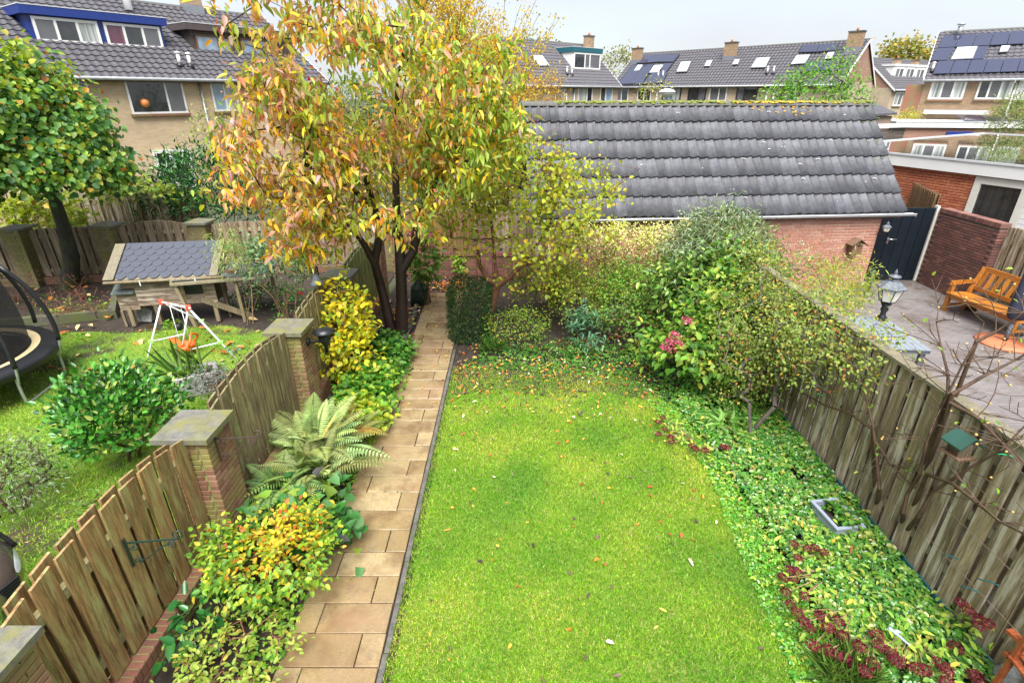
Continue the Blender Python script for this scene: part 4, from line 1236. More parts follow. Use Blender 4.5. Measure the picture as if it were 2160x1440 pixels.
# ------------------------------------------------------------------ plant tools
def nz(v):
    return v / np.maximum(np.linalg.norm(v, axis=-1, keepdims=True), 1e-9)
def rsph(n): return nz(RNG.normal(size=(n, 3)))
class Pal:
    """leaf colours (sRGB hex, weight) -> random linear colours; leaves differ a little from each other"""
    def __init__(s, *cw, gain=0.62, jit=0.16):
        s.c = np.array([srgb(c) for c, _ in cw]) * gain; g_ = (s.c[:, 1] > s.c[:, 0] * 1.45) & (s.c[:, 1] > s.c[:, 2] * 1.3); s.c[g_] *= np.array([1.22, .97, .92]); w = np.array([w for _, w in cw], float); s.w = w / w.sum(); s.j = jit
    def __call__(s, n, idx=None):
        k = RNG.choice(len(s.c), n, p=s.w) if idx is None else idx
        c = s.c[k] * (1 + RNG.normal(0, s.j, (n, 1))) * (1 + RNG.normal(0, s.j * .35, (n, 3)))
        return np.clip(c, 0.002, 0.9)
SHAPES = {   # t along the leaf, half width share
    'oval': [(.22, .42), (.62, .40)], 'round': [(.18, .46), (.68, .46)], 'lance': [(.25, .5), (.60, .36)],
    'heart': [(.06, .50), (.55, .40)], 'diamond': None}
def raw_mesh(name, V, F4, col, mat, parent, matname='leaf'):
    """V (n,3), F4 (m,4) quads, col per face"""
    me = bpy.data.meshes.new(name)
    n, m = len(V), len(F4)
    me.vertices.add(n); me.vertices.foreach_set('co', np.ascontiguousarray(V, dtype=np.float32).ravel())
    me.loops.add(m * 4); me.loops.foreach_set('vertex_index', np.ascontiguousarray(F4, dtype=np.int32).ravel())
    me.polygons.add(m); me.polygons.foreach_set('loop_start', np.arange(0, m * 4, 4, dtype=np.int32))
    try: me.polygons.foreach_set('loop_total', np.full(m, 4, dtype=np.int32))
    except Exception: pass
    if col is not None:
        a = me.attributes.new('col', 'FLOAT_COLOR', 'FACE')
        c4 = np.ones((m, 4), dtype=np.float32); c4[:, :3] = col
        a.data.foreach_set('color', c4.ravel())
    me.update(calc_edges=True); me.validate()
    return put(name, me, parent, M[mat])
def leaves(name, P, A, N, L, W, col, mat='leaf', parent=None, shape='oval', droop=.25, fold=.18):
    n = len(P)
    L = np.broadcast_to(np.asarray(L, float), (n,)); W = np.broadcast_to(np.asarray(W, float), (n,))
    droop = np.broadcast_to(np.asarray(droop, float), (n,))
    A = nz(A); S_ = nz(np.cross(A, N)); Nn = np.cross(S_, A)
    sh = SHAPES[shape]
    if sh is None:
        tm = [(0, 0, 0), (.45, .5, fold), (1, 0, 0), (.45, -.5, fold)]
        fc = [(0, 1, 2, 3)]
    else:
        (t1, w1), (t2, w2) = sh
        tm = [(0, 0, 0), (t1, w1, fold * w1 * 2), (t2, w2, fold * w2 * 2), (1, 0, 0), (t2, -w2, fold * w2 * 2), (t1, -w1, fold * w1 * 2)]
        fc = [(0, 1, 2, 3), (0, 3, 4, 5)]
    V = np.zeros((n, len(tm), 3))
    for i, (t, w, h) in enumerate(tm):
        V[:, i] = P + A * (t * L)[:, None] + S_ * (w * W)[:, None] + Nn * (h * W - droop * t * t * L)[:, None]
    k = len(tm)
    F = (np.arange(n) * k)[:, None, None] + np.array(fc)[None]
    c = np.repeat(col, len(fc), axis=0)
    return raw_mesh(name, V.reshape(-1, 3), F.reshape(-1, 4), c, mat, parent)

def grow(base_nodes, pts, maxseg=.35, bend=.15, up=0.0):
    """connect points to a skeleton, near ones first. base_nodes: list of chains (lists of points). -> nodes, parents, order"""
    nodes = []; par = []
    for ch in base_nodes:
        for i, p in enumerate(ch):
            nodes.append(np.array(p, float)); par.append(len(nodes) - 2 if i else (-1))
    root = nodes[0]
    pts = [np.array(p, float) for p in pts]
    starts = np.array(nodes)
    pts.sort(key=lambda p: np.min(np.linalg.norm(starts - p, axis=1)))
    tips = []
    for p in pts:
        arr = np.array(nodes)
        d = np.linalg.norm(arr - p, axis=1) + .25 * np.maximum(0, arr[:, 2] - p[2])
        j = int(np.argmin(d)); q = nodes[j]; D = p - q; Ls = np.linalg.norm(D)
        k = max(1, int(Ls / maxseg)); prev = j
        off = RNG.normal(0, bend * Ls, 3); off[2] += up * Ls
        for s in range(1, k + 1):
            f = s / k; nodes.append(q + D * f + off * math.sin(math.pi * f) * .5); par.append(prev); prev = len(nodes) - 1
        tips.append(prev)
    return np.array(nodes), np.array(par), tips
def branches(name, nodes, par, mat, parent, r_tip=.006, r_max=.2, expo=2.4, n=5, fix=None):
    N_ = len(nodes); r = np.zeros(N_)
    kids = [[] for _ in range(N_)]
    for i, p in enumerate(par):
        if p >= 0: kids[p].append(i)
    acc = np.zeros(N_)
    for i in range(N_ - 1, -1, -1):
        acc[i] = max(acc[i], r_tip ** expo) if not kids[i] else acc[i]
        if par[i] >= 0: acc[par[i]] += acc[i]
    r = np.minimum(acc ** (1 / expo), r_max)
    if fix is not None:
        for i, v in fix.items(): r[i] = v
    e = np.array([i for i in range(N_) if par[i] >= 0])
    a, b = nodes[par[e]], nodes[e]; ra, rb = r[par[e]], r[e]
    ra = np.where((ra > rb * 1.8) & (rb < .03), rb * 1.5, ra)
    t = nz(b - a); ref = np.where(np.abs(t[:, 2:3]) < .9, [[0, 0, 1.]], [[1., 0, 0]])
    x = nz(np.cross(ref, t)); y = np.cross(t, x)
    V = np.zeros((len(e), 2 * n, 3))
    for k in range(n):
        an = 2 * math.pi * k / n; d = x * math.cos(an) + y * math.sin(an)
        V[:, k] = a + d * ra[:, None] - t * (ra * .3)[:, None]; V[:, n + k] = b + d * rb[:, None] + t * (rb * .3)[:, None]
    f = np.array([(k, (k + 1) % n, n + (k + 1) % n, n + k) for k in range(n)])
    F = (np.arange(len(e)) * 2 * n)[:, None, None] + f[None]
    o = raw_mesh(name, V.reshape(-1, 3), F.reshape(-1, 4), None, mat, parent)
    o.data.polygons.foreach_set('use_smooth', [True] * len(o.data.polygons))
    return o
def ellip(n, c, r, surf=.5, zmin=-1.0, lump=.12):
    """points in an ellipsoid, biased to its surface, with a lumpy outline"""
    d = rsph(int(n * 3)); d = d[d[:, 2] > zmin][:n]
    ph = RNG.uniform(0, 6.28, 6)
    l = 1 + lump * (np.sin(d[:, 0] * 5 + ph[0]) + np.sin(d[:, 1] * 6 + ph[1]) + np.sin(d[:, 2] * 5 + ph[2])) 
    rr = (RNG.random(len(d)) ** (1 / 3)) * (1 - surf) + surf * (.82 + .18 * RNG.random(len(d)))
    return np.array(c) + d * rr[:, None] * l[:, None] * np.array(r)
def plant(name, label, cat, base, clus, nleaf, spread, L, W, pal, mat='leaf', shape='oval', droop=.25, twig='bark_brown', r_tip=.004, stems=1, stem_h=.15, jit_out=.7, grav=.25, group=None, rmax=.06, center=None, colfn=None, flat=.35, bend=.15, noskel=False, up=.1):
    """a shrub or tree: clus (k,3) twig ends -> branches grown to them, nleaf leaves spread round each"""
    base = np.array(base, float)
    t = thing(name, label, cat, tuple(base), group)
    chains = []
    for s in range(stems):
        o = base + np.array([RNG.normal(0, .05 * (stems > 1)), RNG.normal(0, .05 * (stems > 1)), 0])
        tip = o + np.array([RNG.normal(0, .3 * stem_h), RNG.normal(0, .3 * stem_h), stem_h])
        chains.append([o - np.array([0, 0, .03]), (o + tip) / 2, tip])
    if not noskel:
        nodes, par, tips = grow(chains, clus, bend=bend, up=up)
        branches('trunk' if cat == 'tree' else 'stems', nodes, par, twig, t, r_tip=r_tip, r_max=rmax)
    cen = np.array(center) if center is not None else clus.mean(0) - np.array([0, 0, .3 * np.ptp(clus[:, 2])])
    idx = np.repeat(np.arange(len(clus)), nleaf)
    n = len(idx)
    off = RNG.normal(0, 1, (n, 3)) * spread
    P = clus[idx] + off
    P[:, 2] = np.maximum(P[:, 2], .03)
    out = nz(P - cen)
    A = nz(out * jit_out + rsph(n) * .7 + np.array([0, 0, -grav]))
    Nn = nz(out * .5 + np.array([0, 0, flat * 2]) + rsph(n) * .6)
    lj = RNG.uniform(.65, 1.2, n)
    col = pal(n) if colfn is None else colfn(P, idx, n)
    leaves('crown' if cat == 'tree' else 'foliage', P, A, Nn, L * lj, W * lj * RNG.uniform(.85, 1.15, n), col, mat, t, shape, droop)
    return t
def heads(t, pts, r, pal, name='flower_head', mat='petal', n=46, flat=.7, ps=.42):
    """dome of small petals; each head is its own mesh"""
    for p in pts:
        d = rsph(n * 2); d = d[d[:, 2] > -.35][:n]
        P = np.array(p) + d * np.array([r, r, r * flat]) * RNG.uniform(.85, 1.05, (len(d), 1))
        leaves(name, P - d * r * .12, rsph(len(d)), d, r * ps, r * ps * .95, pal(len(d)), mat, t, 'diamond', .05, .1)
def balls(t, pts, r, mat, name):
    for p in pts:
        rr = r * random.uniform(.8, 1.2)
        one(name, M[mat], t, lambda m: m.lathe(p, [(0.0001, -rr), (rr * .75, -rr * .65), (rr, 0), (rr * .75, rr * .65), (.0001, rr)], 7))
def in_poly(P, poly):
    x, y = P[:, 0], P[:, 1]; r = np.zeros(len(P), bool); n = len(poly)
    for i in range(n):
        x0, y0 = poly[i]; x1, y1 = poly[(i + 1) % n]
        c = ((y0 > y) != (y1 > y)) & (x < (x1 - x0) * (y - y0) / (y1 - y0 + 1e-12) + x0); r ^= c
    return r
def scatter(poly, n):
    p = np.array(poly); lo, hi = p.min(0), p.max(0)
    q = RNG.uniform(lo, hi, (n * 3, 2)); q = q[in_poly(q, poly)]
    return q[:n]
def vnoise(x, y, s, seed=0):
    """cheap smooth 2-D noise 0..1"""
    r = np.random.default_rng(seed); v = np.zeros_like(x)
    for k in range(6):
        a = r.uniform(0, 6.28); f = s * (.6 + .45 * k)
        v += np.sin((x * math.cos(a) + y * math.sin(a)) * f + r.uniform(0, 6.28) + 1.3 * np.sin((x * math.sin(a) - y * math.cos(a)) * f * .6))
    return v / 12 + .5
def grass(name, label, poly, n, L, W, colfn, mat='grass_blade', z=.008, dens=None):
    q = scatter(poly, n)
    if dens is not None: q = q[RNG.random(len(q)) < dens(q[:, 0], q[:, 1])]
    n = len(q); P = np.zeros((n, 3)); P[:, :2] = q; P[:, 2] = z
    lean = RNG.normal(0, .55, (n, 2)); A = np.concatenate([lean, np.ones((n, 1))], 1)
    a = RNG.uniform(0, 6.28, n); Nn = np.stack([np.cos(a), np.sin(a), np.full(n, .25)], 1)
    cl_ = .75 + .6 * vnoise(q[:, 0], q[:, 1], 9.0, 21)
    lj = RNG.uniform(.45, 1.25, n) * cl_
    o = leaves(name, P, A, Nn, L * lj, W * RNG.uniform(.7, 1.2, n), colfn(q[:, 0], q[:, 1], n), mat, None, 'diamond', .35, .05)
    return tag(o, label, 'grass', kind='stuff')
# ------------------------------------------------------------------ lawns
GP = Pal(('#88cf30', 3), ('#a2da40', 3), ('#66b42a', 2.4), ('#c6dc60', 1.6), ('#dcd684', 1.0), gain=.74, jit=.2)
def lawn_col(x, y, n):
    c = GP(n); f = np.clip((vnoise(x, y, 2.2, 3) - .5) * 3.2, -1, 1)[:, None]
    c *= 1 + np.where(f > 0, f * np.array([[.50, .14, .6]]), f * np.array([[.42, .22, .1]]))
    return np.clip(c, 0, .9)
def lawn_dens(x, y):
    d = np.ones_like(x)
    back = np.clip((y - 6.6) / 1.7, 0, 1); hole = vnoise(x, y, 6.0, 5)
    return np.clip(d - back * (.55 + .9 * (hole - .4)), .05, 1)
grass('lawn_grass', 'bright green mown lawn grass right of the tiled path', [(-1.07, 1.6), (2.75, 1.6), (2.8, 3.6), (2.78, 4.73), (2.72, 5.9), (2.5, 7.1), (2.1, 8.1), (1.2, 8.45), (-1.05, 8.35)], 330000, .040, .0060, lawn_col, dens=lawn_dens)
def nl_dens(x, y): return np.clip(1.5 - 1.6 * vnoise(x, y, 1.1, 9) - .35 * np.clip(y - 8.2, 0, 2), .04, 1)
grass('neighbour_grass', 'green grass of the left neighbour around the trampoline', [(-12.5, 2.2), (-3.4, 2.2), (-3.4, 8.7), (-4.2, 9.6), (-6.0, 10.2), (-8.0, 9.9), (-12.5, 9.3)], 150000, .055, .010, lawn_col, dens=nl_dens)
# bare soil patches under the thin back of the lawn: earth shows between the blades
sheet('thin_soil', [(-0.98, 7.35), (-.2, 7.55), (.6, 7.3), (1.4, 7.5), (2.25, 7.2), (2.0, 8.2), (1.2, 8.45), (-.2, 8.45), (-.98, 8.4)], 0.012, M['soil'])
# fallen leaves
FP = Pal(('#e8a23c', 3), ('#d87b2c', 2), ('#b4532a', 1.5), ('#e6cf5a', 2.5), ('#efe6c0', 1.3), ('#6b5a4c', 3.0), ('#4b3b3a', 2.5), gain=.75, jit=.15)
def litter(name, label, pts, L=.06, z=.03, pal=FP):
    n = len(pts); P = np.zeros((n, 3)); P[:, :2] = pts; P[:, 2] = z + RNG.uniform(0, .03, n)
    a = RNG.uniform(0, 6.28, n); A = np.stack([np.cos(a), np.sin(a), RNG.normal(0, .25, n)], 1)
    Nn = np.stack([RNG.normal(0, .35, n), RNG.normal(0, .35, n), np.ones(n)], 1)
    o = leaves(name, P, A, Nn, L * RNG.uniform(.5, 1.35, n), L * .55 * RNG.uniform(.6, 1.2, n), pal(n), 'fallen', None, 'oval', .2, .2)
    return tag(o, label, 'leaves', kind='stuff')
q = np.concatenate([np.stack([RNG.uniform(-1, 2.4, 520), 8.6 - np.abs(RNG.normal(0, .95, 520))], 1), np.stack([RNG.uniform(-1, 2.6, 120), RNG.uniform(2.4, 7.5, 120)], 1)])
litter('fallen_leaves', 'fallen autumn leaves strewn over the lawn', q, .065, .03)
q = np.stack([RNG.uniform(-1, 2.5, 1100), 8.5 - np.abs(RNG.normal(0, 1.25, 1100))], 1)
litter('dark_leaf_bits', 'dark shrivelled leaf bits over the far third of the lawn', q, .034, .028, Pal(('#4b3f3c', 4), ('#6b5a50', 3), ('#8a7a6a', 1.5), gain=.8))
q = np.stack([RNG.uniform(-1.0, 2.6, 420), RNG.uniform(8.2, 9.6, 420)], 1)
litter('fallen_leaves', 'fallen yellow and brown leaves in the border soil behind the lawn', q, .07, .015)
q = np.stack([RNG.uniform(-2.1, -1.15, 70), RNG.uniform(6.8, 12.0, 70)], 1)
litter('fallen_leaves', 'few leaves lying on the tiled path', q, .055, .035)
q = np.stack([RNG.normal(-1.55, .38, 260), RNG.normal(12.7, .38, 260)], 1)
litter('fallen_leaves', 'orange leaf drift at the far end of the path by the back wall', q, .10, .02, Pal(('#e08a34', 3), ('#c96a2c', 2), ('#8a5236', 2), ('#e2b45a', 1), gain=.75))
q = np.stack([RNG.uniform(-2.9, -1.95, 200), RNG.uniform(8.8, 11.8, 200)], 1)
litter('fallen_leaves', 'brown leaves round the foot of the cherry tree', q, .08, .02)
q = np.concatenate([np.stack([RNG.uniform(-9.5, -4, 60), RNG.uniform(8, 10.6, 60)], 1), np.stack([RNG.uniform(-12, -8.4, 40), RNG.uniform(10, 12.6, 40)], 1)])
litter('fallen_leaves', 'large orange and tan leaves lying in the left garden', q, .17, .04, Pal(('#d88a3c', 3), ('#b86a34', 2), ('#e8c88a', 2), ('#e0a840', 2), gain=.75))
q = np.stack([RNG.uniform(4.6, 10.3, 160), RNG.uniform(5.5, 12.8, 160)], 1)
litter('fallen_leaves', 'small pale leaves dotted over the wet patio', q, .05, .012, Pal(('#e2dcc8', 3), ('#b89a6a', 2), ('#6f7a3a', 1), gain=.7))

# ------------------------------------------------------------------ the cherry tree
def cherry():
    base = np.array([-2.36, 9.75, 0])
    t = thing('cherry_tree', 'large multi-stemmed cherry tree with drooping green, orange and pink leaves', 'tree', tuple(base))
    Yb = 9.75
    def pp(x, y, Y=Yb): return np.array(PY(x, y, Y))
    ch = [[pp(828, 708), pp(815, 650), pp(803, 600), pp(790, 555, 9.65), pp(768, 515, 9.5), pp(742, 480, 9.3), pp(715, 440, 9.0)],
          [pp(790, 555, 9.65), pp(800, 500, 9.6), pp(790, 440, 9.5), pp(770, 370, 9.3)],
          [pp(846, 708), pp(848, 640), pp(846, 570), pp(842, 510), pp(836, 440, 9.8), pp(835, 360, 9.8), pp(838, 260, 9.7), pp(838, 150, 9.5)],
          [pp(846, 570), pp(872, 530, 9.8), pp(880, 480, 9.8), pp(896, 420, 9.8), pp(930, 360, 9.5), pp(985, 300, 9.2), pp(1005, 230, 8.9)],
          [pp(842, 510), pp(815, 480, 9.5), pp(790, 440, 9.2), pp(745, 400, 8.9), pp(690, 370, 8.5), pp(640, 345, 8.2)]]
    # connect chains whose first point lies on another chain
    nodes = []; par = []; 
    for c in ch:
        for i, p in enumerate(c):
            if i == 0 and nodes:
                d = [np.linalg.norm(p - q) for q in nodes]; j = int(np.argmin(d))
                if d[j] < .02: last = j; continue
                nodes.append(p); par.append(-1); last = len(nodes) - 1; continue
            nodes.append(p); par.append(last if i else -1); last = len(nodes) - 1
    # crown: clumps
    E_ = [((-2.05, 8.8, 4.45), (1.95, 1.6, 1.3), 380), ((-3.3, 8.1, 3.6), (1.0, 1.0, 1.1), 190), ((-0.65, 8.6, 3.9), (.85, 1.0, .95), 190), ((-2.1, 8.3, 3.1), (1.3, 1.0, .8), 120), ((-3.2, 8.1, 2.45), (.65, .6, .42), 44), ((-2.75, 7.9, 5.4), (1.05, .9, .8), 90)]
    cl = np.concatenate([ellip(n, c, r, .5, -1, .09) for c, r, n in E_])
    # gaps where the sky and the house show through
    keep = np.ones(len(cl), bool)
    for gx, gy, gr in ((650, 120, 42), (560, 40, 30), (720, 190, 30), (600, 300, 26)):
        dd = np.array([[1080 + FPX * p[0] / (p[1] * _c + (CAM_H - p[2]) * _s), 720 - FPX * ((p[2] - CAM_H) * _c + p[1] * _s) / (p[1] * _c + (CAM_H - p[2]) * _s)] for p in cl])
        keep &= np.hypot(dd[:, 0] - gx, dd[:, 1] - gy) > gr
    cl = cl[keep]
    nodes0 = np.array(nodes)
    nd = [p for p in nodes]; pr = list(par)
    order = np.argsort([np.min(np.linalg.norm(nodes0 - p, axis=1)) for p in cl])
    for i in order:
        p = cl[i]; arr = np.array(nd)
        d = np.linalg.norm(arr - p, axis=1) + .3 * np.maximum(0, arr[:, 2] - p[2]); d[:3] += 9
        j = int(np.argmin(d)); D = p - nd[j]; k = max(1, int(np.linalg.norm(D) / .28)); prev = j; q0 = nd[j]
        off = RNG.normal(0, .10 * np.linalg.norm(D), 3); off[2] += .08
        for s in range(1, k + 1):
            f = s / k; nd.append(q0 + D * f + off * math.sin(math.pi * f)); pr.append(prev); prev = len(nd) - 1
    nd = np.array(nd); pr = np.array(pr)
    branches('trunk', nd, pr, 'bark_cherry', t, r_tip=.0042, r_max=.15, expo=2.15, n=9, fix={0: .12, 1: .095, 2: .085, 3: .08, 4: .058, 5: .05, 6: .042, 7: .075, 8: .065, 9: .05, 10: .15, 11: .115, 12: .105, 13: .09, 14: .075, 15: .062, 16: .05, 17: .035, 18: .085, 19: .075, 20: .066, 21: .055, 22: .045, 23: .035, 24: .06, 25: .05, 26: .045, 27: .04, 28: .03})
    # leaf rosettes hanging from the twig ends
    green = Pal(('#86b03e', 3), ('#9cc04a', 3), ('#6f9f40', 1.6), ('#b4c262', 2.4), gain=.92)
    warm = Pal(('#c8a86c', 3), ('#d49a80', 2.6), ('#eea344', 1.2), ('#c0bc64', 4), ('#e0805c', .5), ('#c9a4a0', 1.5), gain=.95)
    yel = Pal(('#f0d034', 3), ('#f6b434', 2), ('#d4d844', 2.4), gain=.95)
    k = 15
    idx = np.repeat(np.arange(len(cl)), k); n = len(idx)
    az = RNG.uniform(0, 6.28, n); sp = RNG.uniform(.15, 1.0, n)
    P = cl[idx] + RNG.normal(0, .085, (n, 3))
    A = np.stack([np.cos(az) * sp, np.sin(az) * sp, -RNG.uniform(-.05, 1.15, n)], 1) + RNG.normal(0, .25, (n, 3))
    Nn = np.stack([np.cos(az), np.sin(az), .5 + .3 * RNG.random(n)], 1)
    cx = cl[idx][:, 0]; high = cl[idx][:, 2]
    w = RNG.random(n); cw = RNG.random(len(cl))[idx]
    pw = np.clip(.62 - .13 * (cx + 2.2) , .12, .8)            # pinker on the left, greener on the right
    col = green(n)
    cwarm, cy = warm(n), yel(n)
    col = np.where((.6 * cw + .4 * w < pw)[:, None], cwarm, col)
    low = np.clip((4.2 - high) / 2.5, 0, 1) * .25 + .16
    col = np.where((w < low)[:, None], cy, col)
    lj = RNG.uniform(.5, 1.15, n)
    leaves('crown', P, A, Nn, .150 * lj, .060 * lj * RNG.uniform(.8, 1.2, n), col, 'leaf', t, 'oval', RNG.uniform(.05, .5, n), .22)
cherry()

# ------------------------------------------------------------------ pleached lime tree on the left
def lime():
    base = np.array([-11.25, 12.75, 0])
    t = thing('lime_tree', 'round headed lime tree with dark mossy trunk in front of the rear fence', 'tree', tuple(base))
    p = lambda x, y, Y=12.7: np.array(PY(x, y, Y))
    chains = [[base - [0, 0, .05], p(150, 540), p(135, 480), p(118, 430), p(108, 390)],
              [p(118, 430), p(150, 438, 12.6), p(200, 432, 12.5), p(245, 410, 12.3)], [p(118, 430), p(80, 440, 12.6), p(40, 432, 12.5)],
              [p(112, 400), p(150, 385, 12.4), p(205, 372, 12.2)], [p(112, 400), p(60, 380, 12.3), p(10, 365, 12.2)], [p(108, 390), p(110, 330, 12.5), p(115, 260, 12.5)]]
    nodes = [np.array(q) for q in chains[0]]; par = [-1, 0, 1, 2, 3]
    for c in chains[1:]:
        d = [np.linalg.norm(c[0] - q) for q in nodes]; last = int(np.argmin(d))
        for q in c[1:]: nodes.append(q); par.append(last); last = len(nodes) - 1
    cl = np.concatenate([ellip(250, (-10.95, 12.0, 3.55), (2.5, 1.8, 1.3), .60, -.42, .10), ellip(60, (-9.5, 11.8, 3.05), (1.15, 1.0, .6), .6, -.4), np.stack([RNG.uniform(-12.6, -9.4, 26), RNG.uniform(11.2, 12.6, 26), RNG.uniform(4.6, 5.15, 26)], 1), ellip(60, (-12.3, 11.8, 3.05), (1.1, 1.0, .65), .6, -.8)])
    arr0 = np.array(nodes); nd = list(nodes); pr = list(par)
    for i in np.argsort([np.min(np.linalg.norm(arr0 - q, axis=1)) for q in cl]):
        q = cl[i]; arr = np.array(nd); d = np.linalg.norm(arr - q, axis=1); d[:3] += 9; j = int(np.argmin(d)); D = q - nd[j]; kk = max(1, int(np.linalg.norm(D) / .4)); prev = j; q0 = nd[j]
        for s in range(1, kk + 1): nd.append(q0 + D * s / kk + RNG.normal(0, .03, 3)); pr.append(prev); prev = len(nd) - 1
    branches('trunk', np.array(nd), np.array(pr), 'bark_lime', t, r_tip=.005, r_max=.17, expo=2.1, n=8, fix={0: .22, 1: .17, 2: .14, 3: .13, 4: .11})
    k = 60; idx = np.repeat(np.arange(len(cl)), k); n = len(idx)
    P = cl[idx] + RNG.normal(0, .19, (n, 3)); cen = np.array([-10.9, 12.3, 3.2]); out = nz(P - cen)
    A = nz(out * .5 + rsph(n) * .6 + [0, 0, -.55]); Nn = nz(out * .8 + rsph(n) * .5 + [0, 0, .5])
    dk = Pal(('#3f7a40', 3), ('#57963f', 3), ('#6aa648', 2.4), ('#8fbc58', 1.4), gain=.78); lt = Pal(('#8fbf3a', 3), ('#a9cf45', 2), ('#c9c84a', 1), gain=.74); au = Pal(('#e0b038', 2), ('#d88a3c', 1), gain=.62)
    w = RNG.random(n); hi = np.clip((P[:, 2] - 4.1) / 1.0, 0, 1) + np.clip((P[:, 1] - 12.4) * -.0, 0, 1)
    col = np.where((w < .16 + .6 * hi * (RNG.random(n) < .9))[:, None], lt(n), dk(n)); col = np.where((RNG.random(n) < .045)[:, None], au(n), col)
    lj = RNG.uniform(.7, 1.2, n)
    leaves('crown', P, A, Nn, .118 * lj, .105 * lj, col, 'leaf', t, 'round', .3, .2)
lime()

# ------------------------------------------------------------------ pruned small tree in front of the shed
def pruned():
    base = np.array([-0.48, 10.1, 0]); t = thing('pruned_tree', 'knobbly pruned small tree with red twigs and yellow-green leaves before the shed', 'tree', tuple(base))
    p = lambda x, y, Y=10.0: np.array(PY(x, y, Y))
    ch = [[base - [0, 0, .05], p(1032, 660), p(1042, 625), p(1050, 600)], [p(1050, 600), p(1030, 590), p(1012, 560), p(1008, 525)], [p(1050, 600), p(1075, 585), p(1100, 560), p(1130, 545)], [p(1042, 625), p(1020, 632, 9.8), p(1005, 628, 9.7)], [p(1050, 600), p(1045, 560, 10.1), p(1040, 500, 10.2), p(1032, 440, 10.2)], [p(1075, 585), p(1120, 530, 10.2), p(1160, 480, 10.3)]]
    nodes = [np.array(q) for q in ch[0]]; par = [-1, 0, 1, 2]
    for c in ch[1:]:
        last = int(np.argmin([np.linalg.norm(c[0] - q) for q in nodes]))
        for q in c[1:]: nodes.append(q); par.append(last); last = len(nodes) - 1
    cl = np.concatenate([ellip(150, (0.15, 9.9, 3.0), (1.15, .9, .75), .4, -1, .1), ellip(60, (1.2, 9.9, 2.7), (.95, .8, .8), .4), ellip(34, (-.9, 9.9, 2.45), (.85, .7, .5), .4), ellip(50, (0.2, 9.6, 2.0), (1.1, .6, .5), .4), ellip(26, (0.6, 9.8, 1.2), (.7, .5, .4), .3)])
    arr0 = np.array(nodes); nd = list(nodes); pr = list(par)
    for i in np.argsort([np.min(np.linalg.norm(arr0 - q, axis=1)) for q in cl]):
        q = cl[i]; arr = np.array(nd); d = np.linalg.norm(arr - q, axis=1) + .15 * RNG.random(len(arr)); d[:3] += 9; j = int(np.argmin(d)); D = q - nd[j]; Ls = np.linalg.norm(D); kk = max(2, int(Ls / .18)); prev = j; q0 = nd[j]; off = RNG.normal(0, .22 * Ls, 3)
        for s in range(1, kk + 1): nd.append(q0 + D * s / kk + off * math.sin(math.pi * s / kk)); pr.append(prev); prev = len(nd) - 1
    # extra long whips
    for _ in range(120):
        j = RNG.integers(4, len(nd)); q = nd[j]; dirn = nz(np.array([RNG.normal(0, 1), RNG.normal(0, .5), RNG.uniform(-.3, 1)])); prev = j; Ls = RNG.uniform(.3, .8); g = RNG.normal(0, .25, 3)
        for s in range(1, 6): nd.append(q + dirn * Ls * s / 5 + g * (s / 5) ** 2 * Ls); pr.append(prev); prev = len(nd) - 1
    nd = np.array(nd); branches('trunk', nd, np.array(pr), 'twig_red', t, r_tip=.0038, r_max=.095, expo=2.3, n=6, fix={0: .12, 1: .10, 2: .09, 3: .085, 4: .05, 5: .045, 6: .03, 7: .055, 8: .045, 9: .03})
    k = 14; idx = np.repeat(np.arange(len(cl)), k); n = len(idx)
    P = cl[idx] + RNG.normal(0, .13, (n, 3)); A = nz(rsph(n) + [0, 0, -.5]); Nn = nz(rsph(n) * .6 + [0, -.3, .9])
    lj = RNG.uniform(.6, 1.25, n)
    pal = Pal(('#b9c83a', 3), ('#d0d43a', 2.5), ('#9ab83a', 2.5), ('#d8b83a', 1), ('#7fa83a', 1), gain=.78)
    leaves('crown', P, A, Nn, .085 * lj, .07 * lj, pal(n), 'leaf', t, 'oval', .2, .15)
pruned()
# ------------------------------------------------------------------ our borders: left side
GR = Pal(('#3f8a2e', 3), ('#5fa63a', 3), ('#2f6e2c', 2), ('#86bb45', 1.3), gain=0.78)
LG = Pal(('#7fbf3a', 3), ('#a3d050', 2), ('#5fa63a', 2), gain=0.80)
# yellow shrub by the fence
cl = np.concatenate([ellip(90, (-2.78, 8.15, 1.0), (.42, .55, .62), .5), ellip(35, (-2.62, 7.7, .5), (.4, .45, .4), .5)])
def ycol(P, idx, n):
    y = Pal(('#f0e030', 4), ('#f4d62a', 2), ('#d8dc3a', 2), gain=0.80)(n); g = Pal(('#a9cc3a', 2), ('#7fb03a', 1), gain=0.80)(n)
    return np.where((RNG.random(n) < .34)[:, None], g, y)
plant('yellow_shrub', 'upright shrub with bright yellow leaves against the left fence', 'shrub', (-2.75, 8.05, 0), cl, 12, .09, .095, .075, None, colfn=ycol, shape='oval', twig='twig_tan', stems=6, stem_h=.5, rmax=.02, bend=.05)
